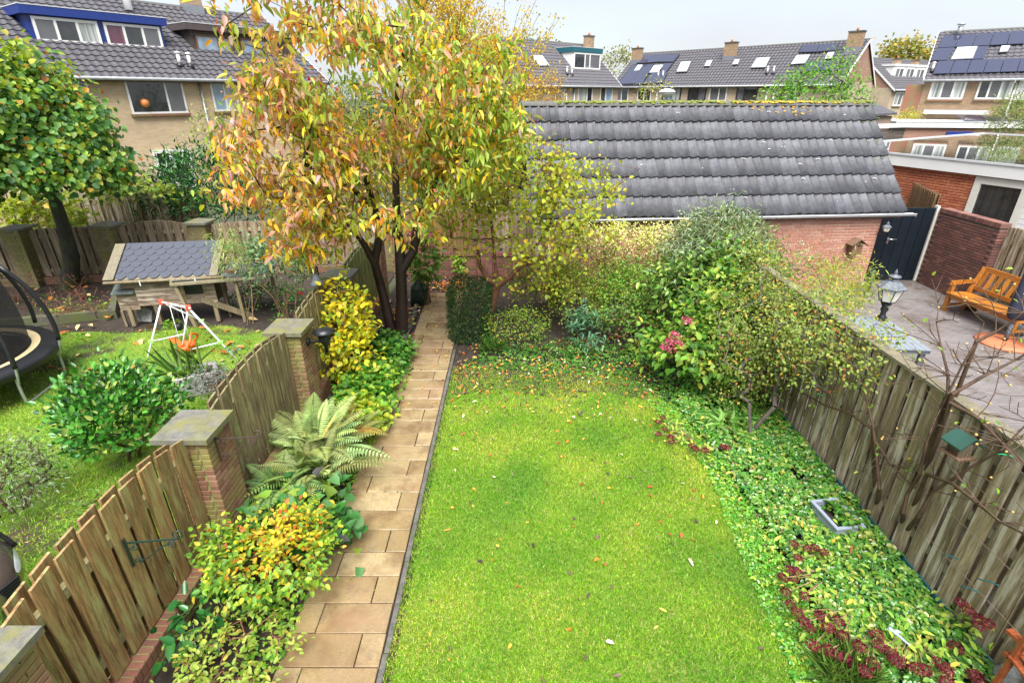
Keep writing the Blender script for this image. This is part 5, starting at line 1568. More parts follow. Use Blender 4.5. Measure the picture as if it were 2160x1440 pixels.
# geranium ground cover along the path
for i, (c, r, n, lab) in enumerate((((-2.35, 8.5, .15), (.42, .70, .17), 120, 'low dark green geranium carpet at the cherry foot'), ((-2.3, 7.35, .14), (.42, .65, .2), 130, 'green geranium carpet beside the path behind the ferns'), ((-2.15, 6.45, .12), (.28, .45, .18), 60, 'yellowish green geranium clump spilling onto the path'))):
    pal = [GR, Pal(('#4f9a34', 3), ('#7fbb3c', 2), ('#b8c63c', .6), gain=0.78), Pal(('#a9c63a', 3), ('#c8cc3a', 2), ('#6fae3a', 2), gain=0.80)][i]
    cl = ellip(n, c, r, .5, -.1)
    plant('geranium', lab, 'plant', (c[0], c[1], 0), cl, 16, .08, .075, .075, pal, shape='round', twig='twig_green', stems=5, stem_h=.06, rmax=.008, grav=.0, flat=.9, group='geranium clumps by the path')
# ferns: arching fronds with real leaflets
def fern(x, y, n, Ls, lab, hue, seed_up=.9, tilt=(0, 0)):
    t = thing('fern', lab, 'fern', (x, y, 0), 'ferns by the left fence')
    Ps, As, Ns, LL, WW, CC = [], [], [], [], [], []
    stems = MB()
    for i in range(n):
        az = RNG.uniform(0, 6.28); L = Ls * RNG.uniform(.7, 1.1); lean = RNG.uniform(.25, .95)
        d = np.array([math.cos(az), math.sin(az)]) * lean + np.array(tilt); up0 = RNG.uniform(.8, 1.2) * seed_up
        K = 36; pts = []
        for k in range(K + 1):
            f = k / K
            pts.append(np.array([x, y, 0.02]) + np.array([d[0] * L * f * (.55 + .55 * f), d[1] * L * f * (.55 + .55 * f), L * up0 * (f - .55 * lean * f * f * f - .12 * f * f)]))
        pts = np.array(pts); stems.tube([tuple(p) for p in pts[::9]], [.005, .004, .003, .002, .001][:len(pts[::9])], 4)
        c = hue(1)[0]
        for k in range(4, K):
            f = k / K; tv = nz(pts[k + 1] - pts[k]); sd = nz(np.cross(tv, np.array([0, 0, 1.])) + 1e-6); w = L * .17 * math.sin(math.pi * min(1, (f + .12))) ** .8 * (1.1 - .35 * f)
            for s in (-1, 1):
                Ps.append(pts[k]); As.append(sd * s + tv * .45 + np.array([0, 0, -.12])); Ns.append(np.cross(sd, tv) + RNG.normal(0, .15, 3)); LL.append(w); WW.append(L / K * .80); CC.append(c * RNG.uniform(.85, 1.15))
    stems.build('frond_stems', M['twig_green'], t)['kind'] = 'stuff'
    leaves('fronds', np.array(Ps), np.array(As), np.array(Ns), np.array(LL), np.array(WW), np.clip(np.array(CC), 0, .9), 'leaf_matte', t, 'lance', .25, .1)
fh = Pal(('#8fae6a', 3), ('#a5b878', 2), ('#7a9e58', 2), ('#b9b36a', .8), gain=.88)
fern(-2.58, 5.65, 60, 1.15, 'large grey-green fern at the middle fence panel', fh, tilt=(.15, -.05))
fern(-2.42, 5.2, 56, 1.0, 'pale fern leaning over the path edge', fh, tilt=(.2, -.15))
fern(-2.72, 4.95, 44, .9, 'fern right behind the bracket pillar', Pal(('#6f9a5a', 3), ('#86ac6a', 2), gain=0.80), tilt=(.1, -.1))
fern(-2.3, 5.95, 34, .9, 'fern with browning fronds farther back', Pal(('#9aa85a', 3), ('#b39a4a', 2), gain=0.80))
# big leaved plant with dark margins
cl = np.concatenate([ellip(38, (-2.35, 4.45, .22), (.48, .42, .2), .4, -.2), ellip(22, (-2.0, 4.25, .15), (.3, .35, .15), .4, -.2)])
plant('brunnera', 'large heart leaved plant between ferns and yellow shrub', 'plant', (-2.3, 4.4, 0), cl, 5, .08, .135, .12, Pal(('#3f8a44', 3), ('#5aa05a', 2), ('#8fbf4a', 1.2), ('#5a5a5a', .3), gain=0.80), shape='heart', twig='twig_green', stems=6, stem_h=.05, rmax=.008, grav=-.05, flat=1.1, jit_out=.5)
# st john's wort: yellow, orange and green
def hcol(P, idx, n):
    ctr = np.array([-2.18, 3.72, .7]); d = np.linalg.norm((P - ctr) * [1, 1, .8], axis=1)
    y = Pal(('#e9d83a', 4), ('#d6d63c', 2), ('#f0b83c', 1.4), ('#ea7a3c', 1.0), gain=0.78)(n); g = Pal(('#7fbb3a', 3), ('#5fa03a', 2), ('#b0cc44', 2), gain=0.80)(n)
    return np.where((RNG.random(n) < np.clip(1.15 - d * 1.9, .1, .9))[:, None], y, g)
cl = np.concatenate([ellip(105, (-2.3, 3.55, .45), (.50, .50, .34), .6, -.3), ellip(40, (-2.05, 3.85, .5), (.35, .4, .25), .5, -.3), ellip(24, (-2.7, 3.6, .5), (.2, .35, .25), .5, -.3)])
plant('yellow_orange_shrub', 'low shrub with yellow and orange leaves beside the nearest fence panel', 'shrub', (-2.35, 3.55, 0), cl, 17, .06, .058, .038, None, colfn=hcol, shape='oval', twig='bark_brown', stems=7, stem_h=.12, rmax=.012, flat=.8, grav=.0)
cl = np.concatenate([ellip(60, (-2.25, 2.85, .2), (.50, .45, .22), .5, -.2), ellip(30, (-2.5, 2.3, .15), (.42, .35, .18), .5, -.2)])
plant('pale_green_plant', 'pale green leafy plant at the bottom photo edge by the path', 'plant', (-2.35, 2.85, 0), cl, 12, .06, .055, .032, Pal(('#b8cc58', 3), ('#8fb84a', 3), ('#d0c45a', 1), gain=0.80), shape='oval', twig='twig_red', stems=8, stem_h=.06, rmax=.006, flat=.9, grav=.0)
cl = ellip(18, (-2.75, 3.15, .2), (.25, .3, .2), .5, -.2)
plant('dark_leaf_plant', 'dark green broad leaves at the foot of the nearest plinth', 'plant', (-2.7, 3.15, 0), cl, 4, .06, .13, .075, Pal(('#2f7a3a', 3), ('#4a9a4a', 1), gain=0.68), 'leaf_glossy', twig='twig_green', stems=4, stem_h=.05, rmax=.006, flat=1.0)
# tall hydrangea with pink heads behind the cherry trunk
cl = np.concatenate([ellip(46, (-1.95, 11.3, 1.15), (.36, .35, .55), .5)])
t = plant('hydrangea', 'tall hydrangea with faded pink heads beside the cherry trunk', 'shrub', (-1.95, 11.3, 0), cl, 9, .11, .14, .10, Pal(('#5f9a3c', 3), ('#7fb044', 2), ('#a9c25a', 1), gain=0.68), twig='twig_tan', stems=8, stem_h=.35, rmax=.02)
PK = Pal(('#d8587a', 3), ('#c86a80', 2), ('#b9606a', 2), ('#d89aa0', 1), gain=0.75)
heads(t, [tuple(PY(x, y, 11.1)) for x, y in ((868, 495), (893, 500), (908, 497), (850, 512), (905, 520), (880, 525))], .11, PK)
# small wall plant
cl = ellip(14, (-1.35, 13.4, .35), (.14, .1, .25), .4)
plant('wall_plant', 'small light green plant growing at the back wall', 'plant', (-1.35, 13.4, 0), cl, 8, .06, .09, .07, LG, stems=3, stem_h=.05, rmax=.006)

# ------------------------------------------------------------------ our borders: back and right
def hedge():
    t = thing('yew_hedge', 'clipped dark yew hedge block at the end of the lawn path', 'hedge', (-.82, 9.85, 0))
    n = 9000; lo = np.array([-1.22, 9.32, .02]); hi = np.array([-.45, 10.35, 1.02])
    P = RNG.uniform(lo, hi, (n, 3)); f = RNG.integers(0, 5, n); m = RNG.random(n) < .75
    for k, (ax, v) in enumerate(((0, lo[0]), (0, hi[0]), (1, lo[1]), (2, hi[2]), (1, lo[1]))): q = m & (f == k); P[q, ax] = v
    P += RNG.normal(0, .035, (n, 3)); c = (lo + hi) / 2
    r = (P - c) / ((hi - lo) / 2); k = np.maximum(1, np.linalg.norm(r[:, :2], axis=1) / 1.22)[:, None]; P[:, :2] = c[:2] + (P[:, :2] - c[:2]) / k
    out = nz(P - c); A = nz(out + rsph(n) * .9 + [0, 0, .2]); N_ = nz(rsph(n) + [0, 0, .6])
    pal = Pal(('#2f5a34', 4), ('#3f6e38', 2), ('#5f8a44', 1), ('#8a8a44', .3), gain=0.75)
    leaves('foliage', P, A, N_, .055 * RNG.uniform(.6, 1.3, n), .016, pal(n), 'leaf', t, 'lance', .1, .1)
    nodes, par, _ = grow([[(c[0], c[1], -.03), (c[0], c[1], .3)]], P[RNG.integers(0, n, 60)], up=.05); branches('stems', nodes, par, 'bark_brown', t, .004, .05)
hedge()
def bush(lab, c, r, ncl, nl, sp, L, W, pal, name='green_shrub', mat='leaf', shape='oval', zmin=-.35, **kw):
    cl = ellip(ncl, c, r, .55, zmin)
    kw.setdefault('stems', 5); kw.setdefault('stem_h', .2); kw.setdefault('rmax', .02)
    return plant(name, lab, kw.pop('cat', 'shrub'), (c[0], c[1], 0), cl, nl, sp, L, W, pal, mat, shape, **kw)
BX = Pal(('#7fae3a', 3), ('#5f9a34', 3), ('#a9c24a', 2), ('#c8c048', .8), gain=0.78)
bush('low small leaved yellow-green shrub under the pruned tree', (0.15, 9.35, .35), (.65, .45, .38), 110, 16, .075, .04, .026, BX)
bush('wiry small leaved shrub right of the pruned trunk', (.55, 10.6, .75), (.6, .5, .6), 110, 16, .08, .045, .03, Pal(('#8fa83a', 3), ('#6f9634', 3), ('#c0a83c', 1.4), gain=0.78))
bush('round green shrub in the middle of the back border', (1.25, 9.9, .7), (.6, .5, .7), 150, 16, .085, .05, .034, Pal(('#6f9a34', 3), ('#8fb03a', 2), ('#a89a3c', 1), gain=0.78))
bush('tall bright green shrub before the variegated climber', (2.45, 9.9, .75), (.9, .7, .72), 200, 17, .10, .055, .036, Pal(('#5fa634', 3), ('#7fbf3c', 3), ('#a3c84a', 1.5), ('#4a8a30', 1.5), gain=0.78))
bush('blue-green whorled leaf shrub low in the back border', (1.45, 9.15, .35), (.38, .35, .40), 42, 9, .09, .13, .04, Pal(('#4f8f6a', 3), ('#6faa80', 2), ('#3f7a54', 2), gain=0.78), 'blue_green_shrub', shape='lance')
bush('green shrub with reddish stems at the lawn corner', (2.3, 9.1, .5), (.55, .5, .5), 110, 14, .09, .055, .04, Pal(('#4f8a34', 3), ('#6fa63a', 2), ('#8a6a3a', .8), gain=0.78), twig='twig_red')
bush('dark leafy shrub in the shade left of the hydrangea', (3.1, 9.6, .85), (.55, .6, .75), 120, 14, .1, .06, .04, Pal(('#3f6e2e', 3), ('#5f8a34', 2), ('#7a6a34', 1), gain=0.75))
bush('low ferny plants at the edge of the back lawn', (.9, 8.85, .12), (.8, .2, .14), 46, 10, .07, .06, .03, Pal(('#4f9a3a', 3), ('#7ab04a', 2), gain=0.68), 'edge_plant', cat='plant', stem_h=.03, zmin=0)
bush('tuft of grassy leaves in the border soil by the hedge', (-.35, 8.95, .05), (.14, .10, .05), 26, 5, .03, .26, .012, Pal(('#6fae4a', 3), ('#4f9a3a', 2), gain=0.68), 'grass_tuft', cat='plant', shape='lance', grav=-1.2, stem_h=.02, zmin=0)
# variegated climber on the shed wall
def ivy():
    t = thing('variegated_climber', 'cream and green variegated climber covering the shed wall', 'climber', tuple(S(2.2, -.1, 0)))
    K = 400; a = RNG.uniform(.15, 4.5, K); z = RNG.uniform(.25, 1.92, K)
    ok = (z < 1.95 - .04 * np.abs(a - 2.6)) & (vnoise(a, z, 5.0, 12) > .30); a, z = a[ok], z[ok]
    b = -.22 - .42 * np.clip(z - .5, 0, 1) * (.4 + vnoise(a, z, 3, 4)) - RNG.uniform(0, .12, len(a))
    cl = np.array([tuple(S(i, j, k)) for i, j, k in zip(a, b, z)])
    nodes, par, _ = grow([[tuple(S(x, 0.0, -.03)), tuple(S(x + .1, -.02, .4))] for x in (.8, 2.0, 3.1)], cl, up=.05); branches('stems', nodes, par, 'bark_brown', t, .004, .03)
    n = len(cl) * 42; idx = np.repeat(np.arange(len(cl)), 42); P = cl[idx] + RNG.normal(0, 1, (n, 3)) * [.11, .05, .085]
    A = nz(rsph(n) + [0, -.6, -.3]); N_ = nz(rsph(n) * .6 + [0, -.6, .8])
    hi = np.clip((P[:, 2] - 1.0) / .8 + .25 * (P[:, 0] - 2), 0, 1)
    cr = Pal(('#dede90', 4), ('#cfd078', 3), ('#eae6b0', 1.5), gain=1.05)(n); g = Pal(('#9aa84e', 3), ('#7f9a44', 3), ('#5f8a3a', 1), gain=0.78)(n)
    col = np.where((RNG.random(n) < .35 + .5 * hi)[:, None], cr, g)
    leaves('foliage', P, A, N_, .048 * RNG.uniform(.7, 1.2, n), .034, col, 'leaf', t, 'oval', .15, .15)
ivy()
# butterfly bush
t = bush('grey-green butterfly bush with narrow leaves before the shed wall', (4.0, 10.1, 1.72), (1.0, .7, .62), 300, 15, .12, .14, .028, Pal(('#7fa07a', 3), ('#94b48e', 3), ('#5f8a5f', 2), ('#b4c4a4', 1), gain=0.80), 'butterfly_bush', 'leaf_matte', 'lance', twig='twig_tan', stem_h=.5, rmax=.03)
for x, y in ((1455, 545), (1530, 500), (1580, 462), (1600, 500), (1640, 505), (1555, 560), (1478, 520), (1500, 580)):
    p = np.array(PY(x, y, 10.3)); d = nz(np.array([RNG.normal(.5, .5), -.3, RNG.uniform(.2, .8)])); m = 60
    f = RNG.random(m)[:, None]; P = p + d * f * .24 + RNG.normal(0, 1, (m, 3)) * .016 * (1.1 - f)
    leaves('seed_spike', P, rsph(m), rsph(m), .022, .018, Pal(('#8a7a3a', 2), ('#a8643a', 2), ('#6f6a3a', 1), gain=0.68)(m), 'petal', t, 'diamond', 0, .1)
# hydrangea with pink heads at the lawn corner
HG = Pal(('#6fae3c', 3), ('#8fc24a', 3), ('#4f963c', 2), ('#c4cc5a', 1.2), gain=0.78)
cl = np.concatenate([ellip(120, (3.05, 7.75, .72), (.82, .72, .55), .6, -.5), ellip(70, (3.45, 8.2, 1.25), (.6, .6, .5), .6, -.6)])
t = plant('hydrangea', 'broad hydrangea with red-pink flower heads at the lawn corner', 'shrub', (3.1, 7.95, 0), cl, 10, .10, .125, .09, HG, 'leaf', 'oval', twig='twig_tan', stems=9, stem_h=.25, rmax=.018, flat=.7)
hp = [(1448, 677), (1425, 707), (1412, 720), (1424, 722), (1402, 733), (1438, 730), (1440, 762), (1486, 742), (1415, 738)]
heads(t, [tuple(PY(x, y, 7.35)) for x, y in hp], .085, PK, n=60)
# camellia like shrub behind it, over the fence line
bush('tall glossy green shrub rising above the right fence', (3.6, 8.8, 1.3), (.9, .75, .8), 230, 11, .11, .12, .07, Pal(('#548a3a', 3), ('#6fa446', 3), ('#94ba5a', 1.8), ('#42702f', 1.2), gain=0.78), 'glossy_shrub', 'leaf_glossy', twig='bark_brown', stem_h=.5, rmax=.04)
t = bush('dried pale flower spray above the tall glossy shrub', (4.5, 8.9, 1.55), (.35, .3, .45), 34, 7, .08, .09, .06, Pal(('#5f9a44', 3), ('#8fb46a', 2), gain=0.68), 'spray_shrub', twig='twig_tan', stem_h=.6)
heads(t, [tuple(PY(x, y, 8.6)) for x, y in ((1692, 515), (1700, 530), (1686, 535), (1706, 545))], .07, Pal(('#d8cdb0', 3), ('#b8a888', 2), ('#8a6a50', 1), gain=0.74), n=36)
# climbing rose hedge along the fence
RL_ = Pal(('#8fa84a', 3), ('#a9b85a', 3), ('#6f9a40', 2), ('#d0b84a', .9), ('#c87a4a', .4), gain=0.80)
cl = np.concatenate([ellip(260, (3.75, 7.15, 1.35), (.85, .95, .68), .45), ellip(150, (3.9, 6.2, 1.5), (.5, .75, .5), .4), ellip(130, (4.3, 7.5, 1.75), (.75, 1.0, .45), .4), ellip(150, (4.1, 9.2, 1.8), (.5, 1.3, .45), .4), ellip(120, (3.5, 7.0, .8), (.5, .7, .5), .5), ellip(60, (4.05, 5.6, 1.75), (.35, .8, .3), .3)])
t = plant('rose_shrub', 'large thorny rose shrub with hips in front of the right fence', 'shrub', (3.42, 6.28, 0), cl, 17, .11, .046, .034, RL_, 'leaf', 'oval', twig='bark_grey', stems=2, stem_h=.55, rmax=.045, bend=.3, flat=.6)
k_ = RNG.choice(len(cl), 46, replace=False); balls(t, [tuple(cl[i] + RNG.normal(0, .08, 3)) for i in k_], .013, 'rosehip', 'rose_hip')
heads(t, [tuple(PY(1703, 765, 6.2))], .045, Pal(('#e8a0b8', 3), ('#f0c8d4', 1), gain=0.82), 'flower', n=24)
def canes(name, lab, base, ends, nleaf, pal, mat='bark_grey', hips=0, hipmat='dry_hip', r=.022, sub=6, subL=.4, group=None):
    """bare thorny rose: long canes with side twigs"""
    t = thing(name, lab, 'rose', base); nd = [np.array(base, float) - [0, 0, .03]]; pr = [-1]; tips = []; fix = {0: r * 1.35}
    for path in ends:
        last = 0
        for i, p in enumerate(path):
            nd.append(np.array(p, float)); pr.append(last); last = len(nd) - 1; fix[last] = r * (1 - .72 * (i + 1) / len(path))
        for k in range(sub):
            j = RNG.integers(max(1, len(path) // 3), len(path)) ; q = np.array(path[j]); d = nz(np.array([RNG.normal(0, .8), RNG.normal(0, 1), RNG.uniform(-.1, 1)])); prev = last - (len(path) - 1 - j)
            L = subL * RNG.uniform(.5, 1.3); bend_ = RNG.normal(0, .2, 3)
            for s in range(1, 5):
                nd.append(q + d * L * s / 4 + bend_ * (s / 4) ** 2 * L); pr.append(prev); prev = len(nd) - 1
                if s in (2, 3):
                    e = nz(d + rsph(1)[0] * .9); nd.append(nd[-1] + e * L * .22); pr.append(prev); nd.append(nd[-1] + e * L * .18 + [0, 0, .02]); pr.append(len(nd) - 2); tips.append(nd[-1])
            tips.append(nd[prev])
    nd = np.array(nd); o = branches('canes', nd, np.array(pr), mat, t, .0026, r, 2.6, 6, fix)
    tips = np.array(tips)
    if nleaf:
        k = RNG.integers(0, len(tips), nleaf); P = tips[k] + RNG.normal(0, .05, (nleaf, 3))
        leaves('foliage', P, nz(rsph(nleaf) + [0, 0, -.3]), nz(rsph(nleaf) * .5 + [0, 0, 1]), .05, .034, pal(nleaf), 'leaf', t)
    if hips: balls(t, [tuple(tips[i]) for i in RNG.choice(len(tips), min(hips, len(tips)), replace=False)], .010, hipmat, 'rose_hip')
    return t
f = lambda x, y, X=3.95: tuple(PX(x, y, X))
canes('climbing_rose', 'thin climbing rose on the fence left of the bird feeder', tuple(G(1848, 1092)), [[f(1855, 1030), f(1850, 970), f(1842, 900), f(1830, 850), f(1815, 790), f(1800, 760)], [f(1842, 905), f(1790, 870), f(1740, 855), f(1680, 820)], [f(1845, 930), f(1880, 980), f(1930, 1030)]], 60, RL_, 'bark_brown', r=.024, sub=7, subL=.3)
canes('climbing_rose', 'thick stemmed bare rose rising past the bird feeder over the fence', tuple(G(1900, 1135)), [[f(1905, 1080), f(1915, 1040), f(1940, 1000, 3.9), f(1955, 930, 3.9), f(1985, 860, 3.9), f(2000, 830, 3.9), f(2030, 770, 3.95), f(2060, 720, 4.0), f(2075, 680, 4.05)],
    [f(2000, 830, 3.9), f(2000, 790, 3.95), f(1985, 730, 4.0), f(1975, 680, 4.05)], [f(2010, 830, 3.9), f(2080, 790, 4.1), f(2140, 760, 4.3), f(2190, 730, 4.4)], [f(1955, 1000, 3.9), f(2010, 1020, 3.8), f(2060, 1060, 3.7), f(2110, 1100, 3.6), f(2180, 1135, 3.5)],
    [f(2005, 850, 3.9), f(2060, 880, 3.9), f(2110, 930, 3.85), f(2170, 990, 3.8)], [f(1935, 1090, 3.85), f(1970, 1035, 3.85), f(2040, 990, 3.85), f(2110, 950, 3.9), f(2170, 890, 4.0)], [f(2060, 720, 4.0), f(2100, 700, 4.1), f(2160, 660, 4.2)]], 26, LG, 'bark_brown', 60, r=.021, sub=11, subL=.40)

# strawberry carpet along the right fence
def carpet(name, lab, poly, n, pal, L=.05, hmax=.14, sd=3, keep=None, mat='leaf_glossy'):
    q = scatter(poly, n)
    if keep is not None: q = q[keep(q[:, 0], q[:, 1])]
    n = len(q); h = hmax * (.35 + .9 * vnoise(q[:, 0], q[:, 1], 5, sd)) * RNG.uniform(.5, 1.05, n)
    rep = 3; P = np.repeat(np.stack([q[:, 0], q[:, 1], h], 1), rep, 0); m = len(P)
    a = np.repeat(RNG.uniform(0, 6.28, n), rep) + np.tile([0, 2.1, 4.2], n); A = np.stack([np.cos(a), np.sin(a), RNG.normal(-.12, .2, m)], 1)
    N_ = nz(np.stack([RNG.normal(0, .3, m), RNG.normal(-.1, .3, m), np.ones(m)], 1))
    lj = np.repeat(RNG.uniform(.6, 1.25, n), rep); col = np.repeat(pal(n), rep, 0) * RNG.uniform(.88, 1.1, (m, 1))
    o = leaves(name, P, A, N_, L * lj, L * .8 * lj, col, mat, None, 'round', .25, .15)
    return tag(o, lab, 'ground cover', kind='stuff')
SP = Pal(('#549a3a', 4), ('#6cae46', 3), ('#42823a', 2.5), ('#9cc060', 1.2), ('#b8b050', .35), gain=0.73)
carpet('strawberry_carpet', 'glossy strawberry ground cover along the foot of the right fence', [(2.95, 2.0), (4.0, 2.0), (4.0, 8.2), (3.0, 8.0), (2.55, 7.0), (2.72, 5.8), (2.85, 4.5)], 11500, SP, .044, .16, keep=lambda x, y: RNG.random(len(x)) < np.clip((vnoise(x, y, 4.2, 31) - .18) * 5, .25, 1))
carpet('lawn_edge_weeds', 'small leaved weeds creeping from the border into the lawn edge', [(2.3, 2.4), (2.95, 2.4), (2.95, 4.7), (2.8, 6.0), (2.6, 7.2), (2.1, 7.2), (2.5, 5.5)], 2600, Pal(('#6fb83c', 3), ('#4fa034', 3), ('#a3cc50', 1), gain=0.75), .03, .06, 7)
carpet('border_weeds', 'small green seedlings over the soil of the back border', [(-.9, 8.3), (2.0, 7.9), (2.5, 6.9), (2.9, 7.0), (3.3, 9.2), (-.4, 9.2)], 2300, GR, .035, .07, 8, mat='leaf')
# sedums with wine red heads
SH = Pal(('#7e2a38', 4), ('#6a2230', 3), ('#9a4450', 1.5), ('#8a3a34', 1), gain=0.80)
SLf = Pal(('#9ccc50', 3), ('#7fb848', 3), ('#c4d060', 1.3), ('#e0c850', .4), gain=0.78)
def sedum(lab, base, hd, r=.05, lean=(0, 0), nl=70, spread=.25):
    b = np.array(base); t = thing('sedum', lab, 'sedum', tuple(b), 'sedums along the lawn edge')
    st = MB(); Pl = []
    for p in hd:
        p = np.array(p); mid = (b + p) / 2 + np.array([0, 0, .04]); st.tube([tuple(b + RNG.normal(0, .03, 3) * [1, 1, 0]), tuple(mid), tuple(p)], [.006, .005, .004], 5)
        for s in np.linspace(.25, .9, 6): Pl.append(b + (p - b) * s + RNG.normal(0, .02, 3))
    o = st.build('stems', M['twig_tan'], t); o['kind'] = 'stuff'
    Pl = np.array(Pl + [b + RNG.normal(0, 1, 3) * [spread, spread, .05] + [0, 0, .12] for _ in range(nl)]); Pl[:, 2] = np.maximum(Pl[:, 2], .04); n = len(Pl)
    leaves('foliage', Pl, nz(rsph(n) + [0, 0, .2]), nz(rsph(n) * .5 + [0, 0, 1]), .085 * RNG.uniform(.6, 1.2, n), .036, SLf(n), 'leaf_matte', t, 'oval', .1, .2)
    heads(t, hd, r * 1.3, SH, n=170, flat=.62, ps=.26)
def H6(*pts, z=.22): return [tuple(G(1600 + .2778 * x, 1040 + .2778 * y, z + RNG.uniform(-.04, .05))) for x, y in pts]
sedum('flopped sedum with wine red heads pointing at the lawn, upper clump', G(1760, 1215), H6((240, 580), (185, 640), (290, 590), (260, 650), (210, 750), (350, 780), (240, 840)), .042)
sedum('sedum with pale pink faded heads beside the grey planter', G(1745, 1175), H6((270, 380), (430, 410), (370, 420), (500, 450), (300, 490)), .038)
sedum('sedum clump with dark red heads in the middle of the lawn edge', G(1800, 1290), H6((290, 900), (350, 980), (390, 1020), (470, 930), (530, 1020), (605, 970), (640, 1080), (410, 1150)), .045)
sedum('largest sedum clump with wine red heads near the lower edge', G(1835, 1335), H6((530, 1190), (600, 1230), (660, 1250), (710, 1290), (765, 1160), (810, 1350), (870, 1290), (900, 1070)), .048)
sedum('sedum clump with red heads right of the largest one', G(1920, 1345), H6((920, 1160), (1010, 1210), (1040, 1270), (1090, 1280), (1200, 1330), (1260, 1335), (1380, 1290), (1430, 1340)), .046)
sedum('sedum clump with red heads under the red chair', G(2010, 1400), H6((1640, 1380), (1670, 1410), (1430, 1440), (1500, 1170)), .05)
sedum('upright sedum with red heads against the right fence', G(2030, 1330), H6((1540, 830), (1590, 880), (1680, 950), (1740, 985), (1670, 1000), z=.42), .042, spread=.18)
def H4(*pts): return [tuple(G(1350 + .3194 * x, 640 + .3194 * y, .16)) for x, y in pts]
sedum('small dark sedum heads at the bend of the lawn edge', G(1470, 930), H4((120, 860), (165, 830), (200, 880), (150, 750), (120, 780), (210, 915)), .04, nl=40)
sedum('dark brown sedum heads in the strawberry carpet', G(1530, 950), H4((345, 940), (365, 960), (430, 970), (550, 945), (570, 950)), .045, nl=40)
bush('fan of pale green hellebore leaves in the strawberry carpet', (2.95, 6.3, .15), (.2, .2, .12), 16, 5, .04, .17, .05, Pal(('#8fcc6a', 3), ('#6fb84a', 2), gain=0.68), 'hellebore', cat='plant', shape='lance', stem_h=.03, zmin=0, flat=1)
bush('grass tuft among the lower sedums', (2.75, 2.75, .05), (.16, .16, .05), 44, 6, .04, .24, .008, Pal(('#7fb050', 3), ('#5f9a44', 2), gain=0.68), 'grass_tuft', cat='plant', shape='lance', grav=-1.1, stem_h=.02, zmin=0)

q = np.stack([RNG.uniform(2.6, 3.95, 260), RNG.uniform(2.3, 7.8, 260)], 1)
litter('fallen_leaves', 'dead brown leaves caught in the strawberry carpet', q, .05, .09, Pal(('#8a6a4a', 3), ('#5a4436', 3), ('#c8a850', 1), gain=.8))

carpet('path_edge_weeds', 'small green weeds along the left edge of the tiled path', [(-2.35, 2.3), (-1.96, 2.3), (-1.97, 6.0), (-1.99, 9.5), (-2.3, 9.5)], 1500, LG, .035, .08, 11, mat='leaf')
# ------------------------------------------------------------------ left neighbour's plants
bush('glossy evergreen shrub with upright leaves in the left garden', (-5.0, 5.7, .72), (.66, .6, .62), 240, 13, .09, .085, .052, Pal(('#3f8f34', 3), ('#57a83e', 3), ('#2c6a2a', 2), ('#a3cc6a', .8), gain=0.76), 'glossy_shrub', 'leaf_glossy', twig='bark_brown', stem_h=.2, rmax=.03, grav=-.55)
bush('grey-green twiggy shrub at the left photo edge', (-5.75, 4.75, .42), (.62, .52, .42), 230, 12, .07, .05, .016, Pal(('#6f8a5a', 3), ('#8fa47a', 3), ('#56764a', 2), ('#b0bca0', 1), gain=0.79), 'grey_shrub', 'leaf_matte', 'lance', twig='bark_brown', stems=9)
bush('soft mossy green plant below the glossy shrub', (-4.5, 4.55, .15), (.5, .4, .18), 120, 12, .07, .06, .012, Pal(('#8fbf4a', 3), ('#6fae3c', 3), ('#b0cc6a', 1), gain=0.76), 'soft_plant', cat='plant', shape='lance', zmin=-.1, stem_h=.05)
bush('blue-green climbing rose bush in front of the rear left fence', (-4.75, 10.3, 1.25), (.62, .5, .75), 120, 12, .12, .09, .045, Pal(('#6fa07a', 3), ('#4f8a5a', 2), ('#94b88a', 2), ('#7faa4a', 1), gain=0.76), 'rose_bush', twig='twig_tan', stems=12, stem_h=.7, rmax=.018)
bush('weeping pale green shrub by the hutch run', (-5.6, 10.35, 1.35), (.32, .3, .65), 46, 12, .10, .11, .022, Pal(('#8fbf6a', 3), ('#a9cc7a', 2), gain=0.76), 'weeping_shrub', shape='lance', grav=.8, twig='twig_tan', stem_h=.6)
bush('low green undergrowth below the hutch run', (-5.7, 11.4, .2), (.8, .5, .28), 60, 10, .09, .07, .05, GR, 'undergrowth', cat='plant', zmin=-.1, stem_h=.05)
t = bush('tan stemmed rose with one red bloom behind the lamp pillar', (-4.15, 9.5, .55), (.5, .4, .5), 30, 4, .08, .06, .04, GR, 'rose_bush', twig='twig_red', stems=14, stem_h=.3, rmax=.012)
heads(t, [tuple(PY(633, 619, 9.2))], .06, Pal(('#c8142a', 3), ('#8a0a1a', 1), gain=0.80), 'flower', n=30)
for lab, x, y, n in (('bare brown stems at the back of the raised bed left', -11.6, 11.6, 12), ('bare brown stems in the middle of the raised bed', -10.3, 11.9, 14), ('dry rose stems at the front of the raised bed', -9.6, 10.5, 18), ('dry twigs at the raised bed corner', -9.0, 10.6, 12)):
    canes('dry_stems', lab, (x, y, 0), [[(x + RNG.normal(0, .12), y + RNG.normal(0, .1), .2), (x + RNG.normal(0, .25), y + RNG.normal(0, .2), RNG.uniform(.3, .6))] for _ in range(n)], 14, Pal(('#8a4a34', 2), ('#b86a44', 1), ('#6f8a3a', 1), gain=0.76), 'twig_red', r=.008, sub=1, subL=.15)
bush('bright green seedlings in the raised bed soil', (-10.4, 11.2, .05), (1.4, .7, .08), 20, 6, .05, .06, .045, LG, 'seedlings', cat='plant', zmin=0, stem_h=.02)
bush('moss patch with yellow leaves in the raised bed', (-9.6, 10.9, .02), (.9, .4, .05), 90, 10, .06, .03, .02, Pal(('#9aa83c', 3), ('#b8b848', 1), gain=0.76), 'moss_patch', cat='plant', zmin=0, stem_h=.02)
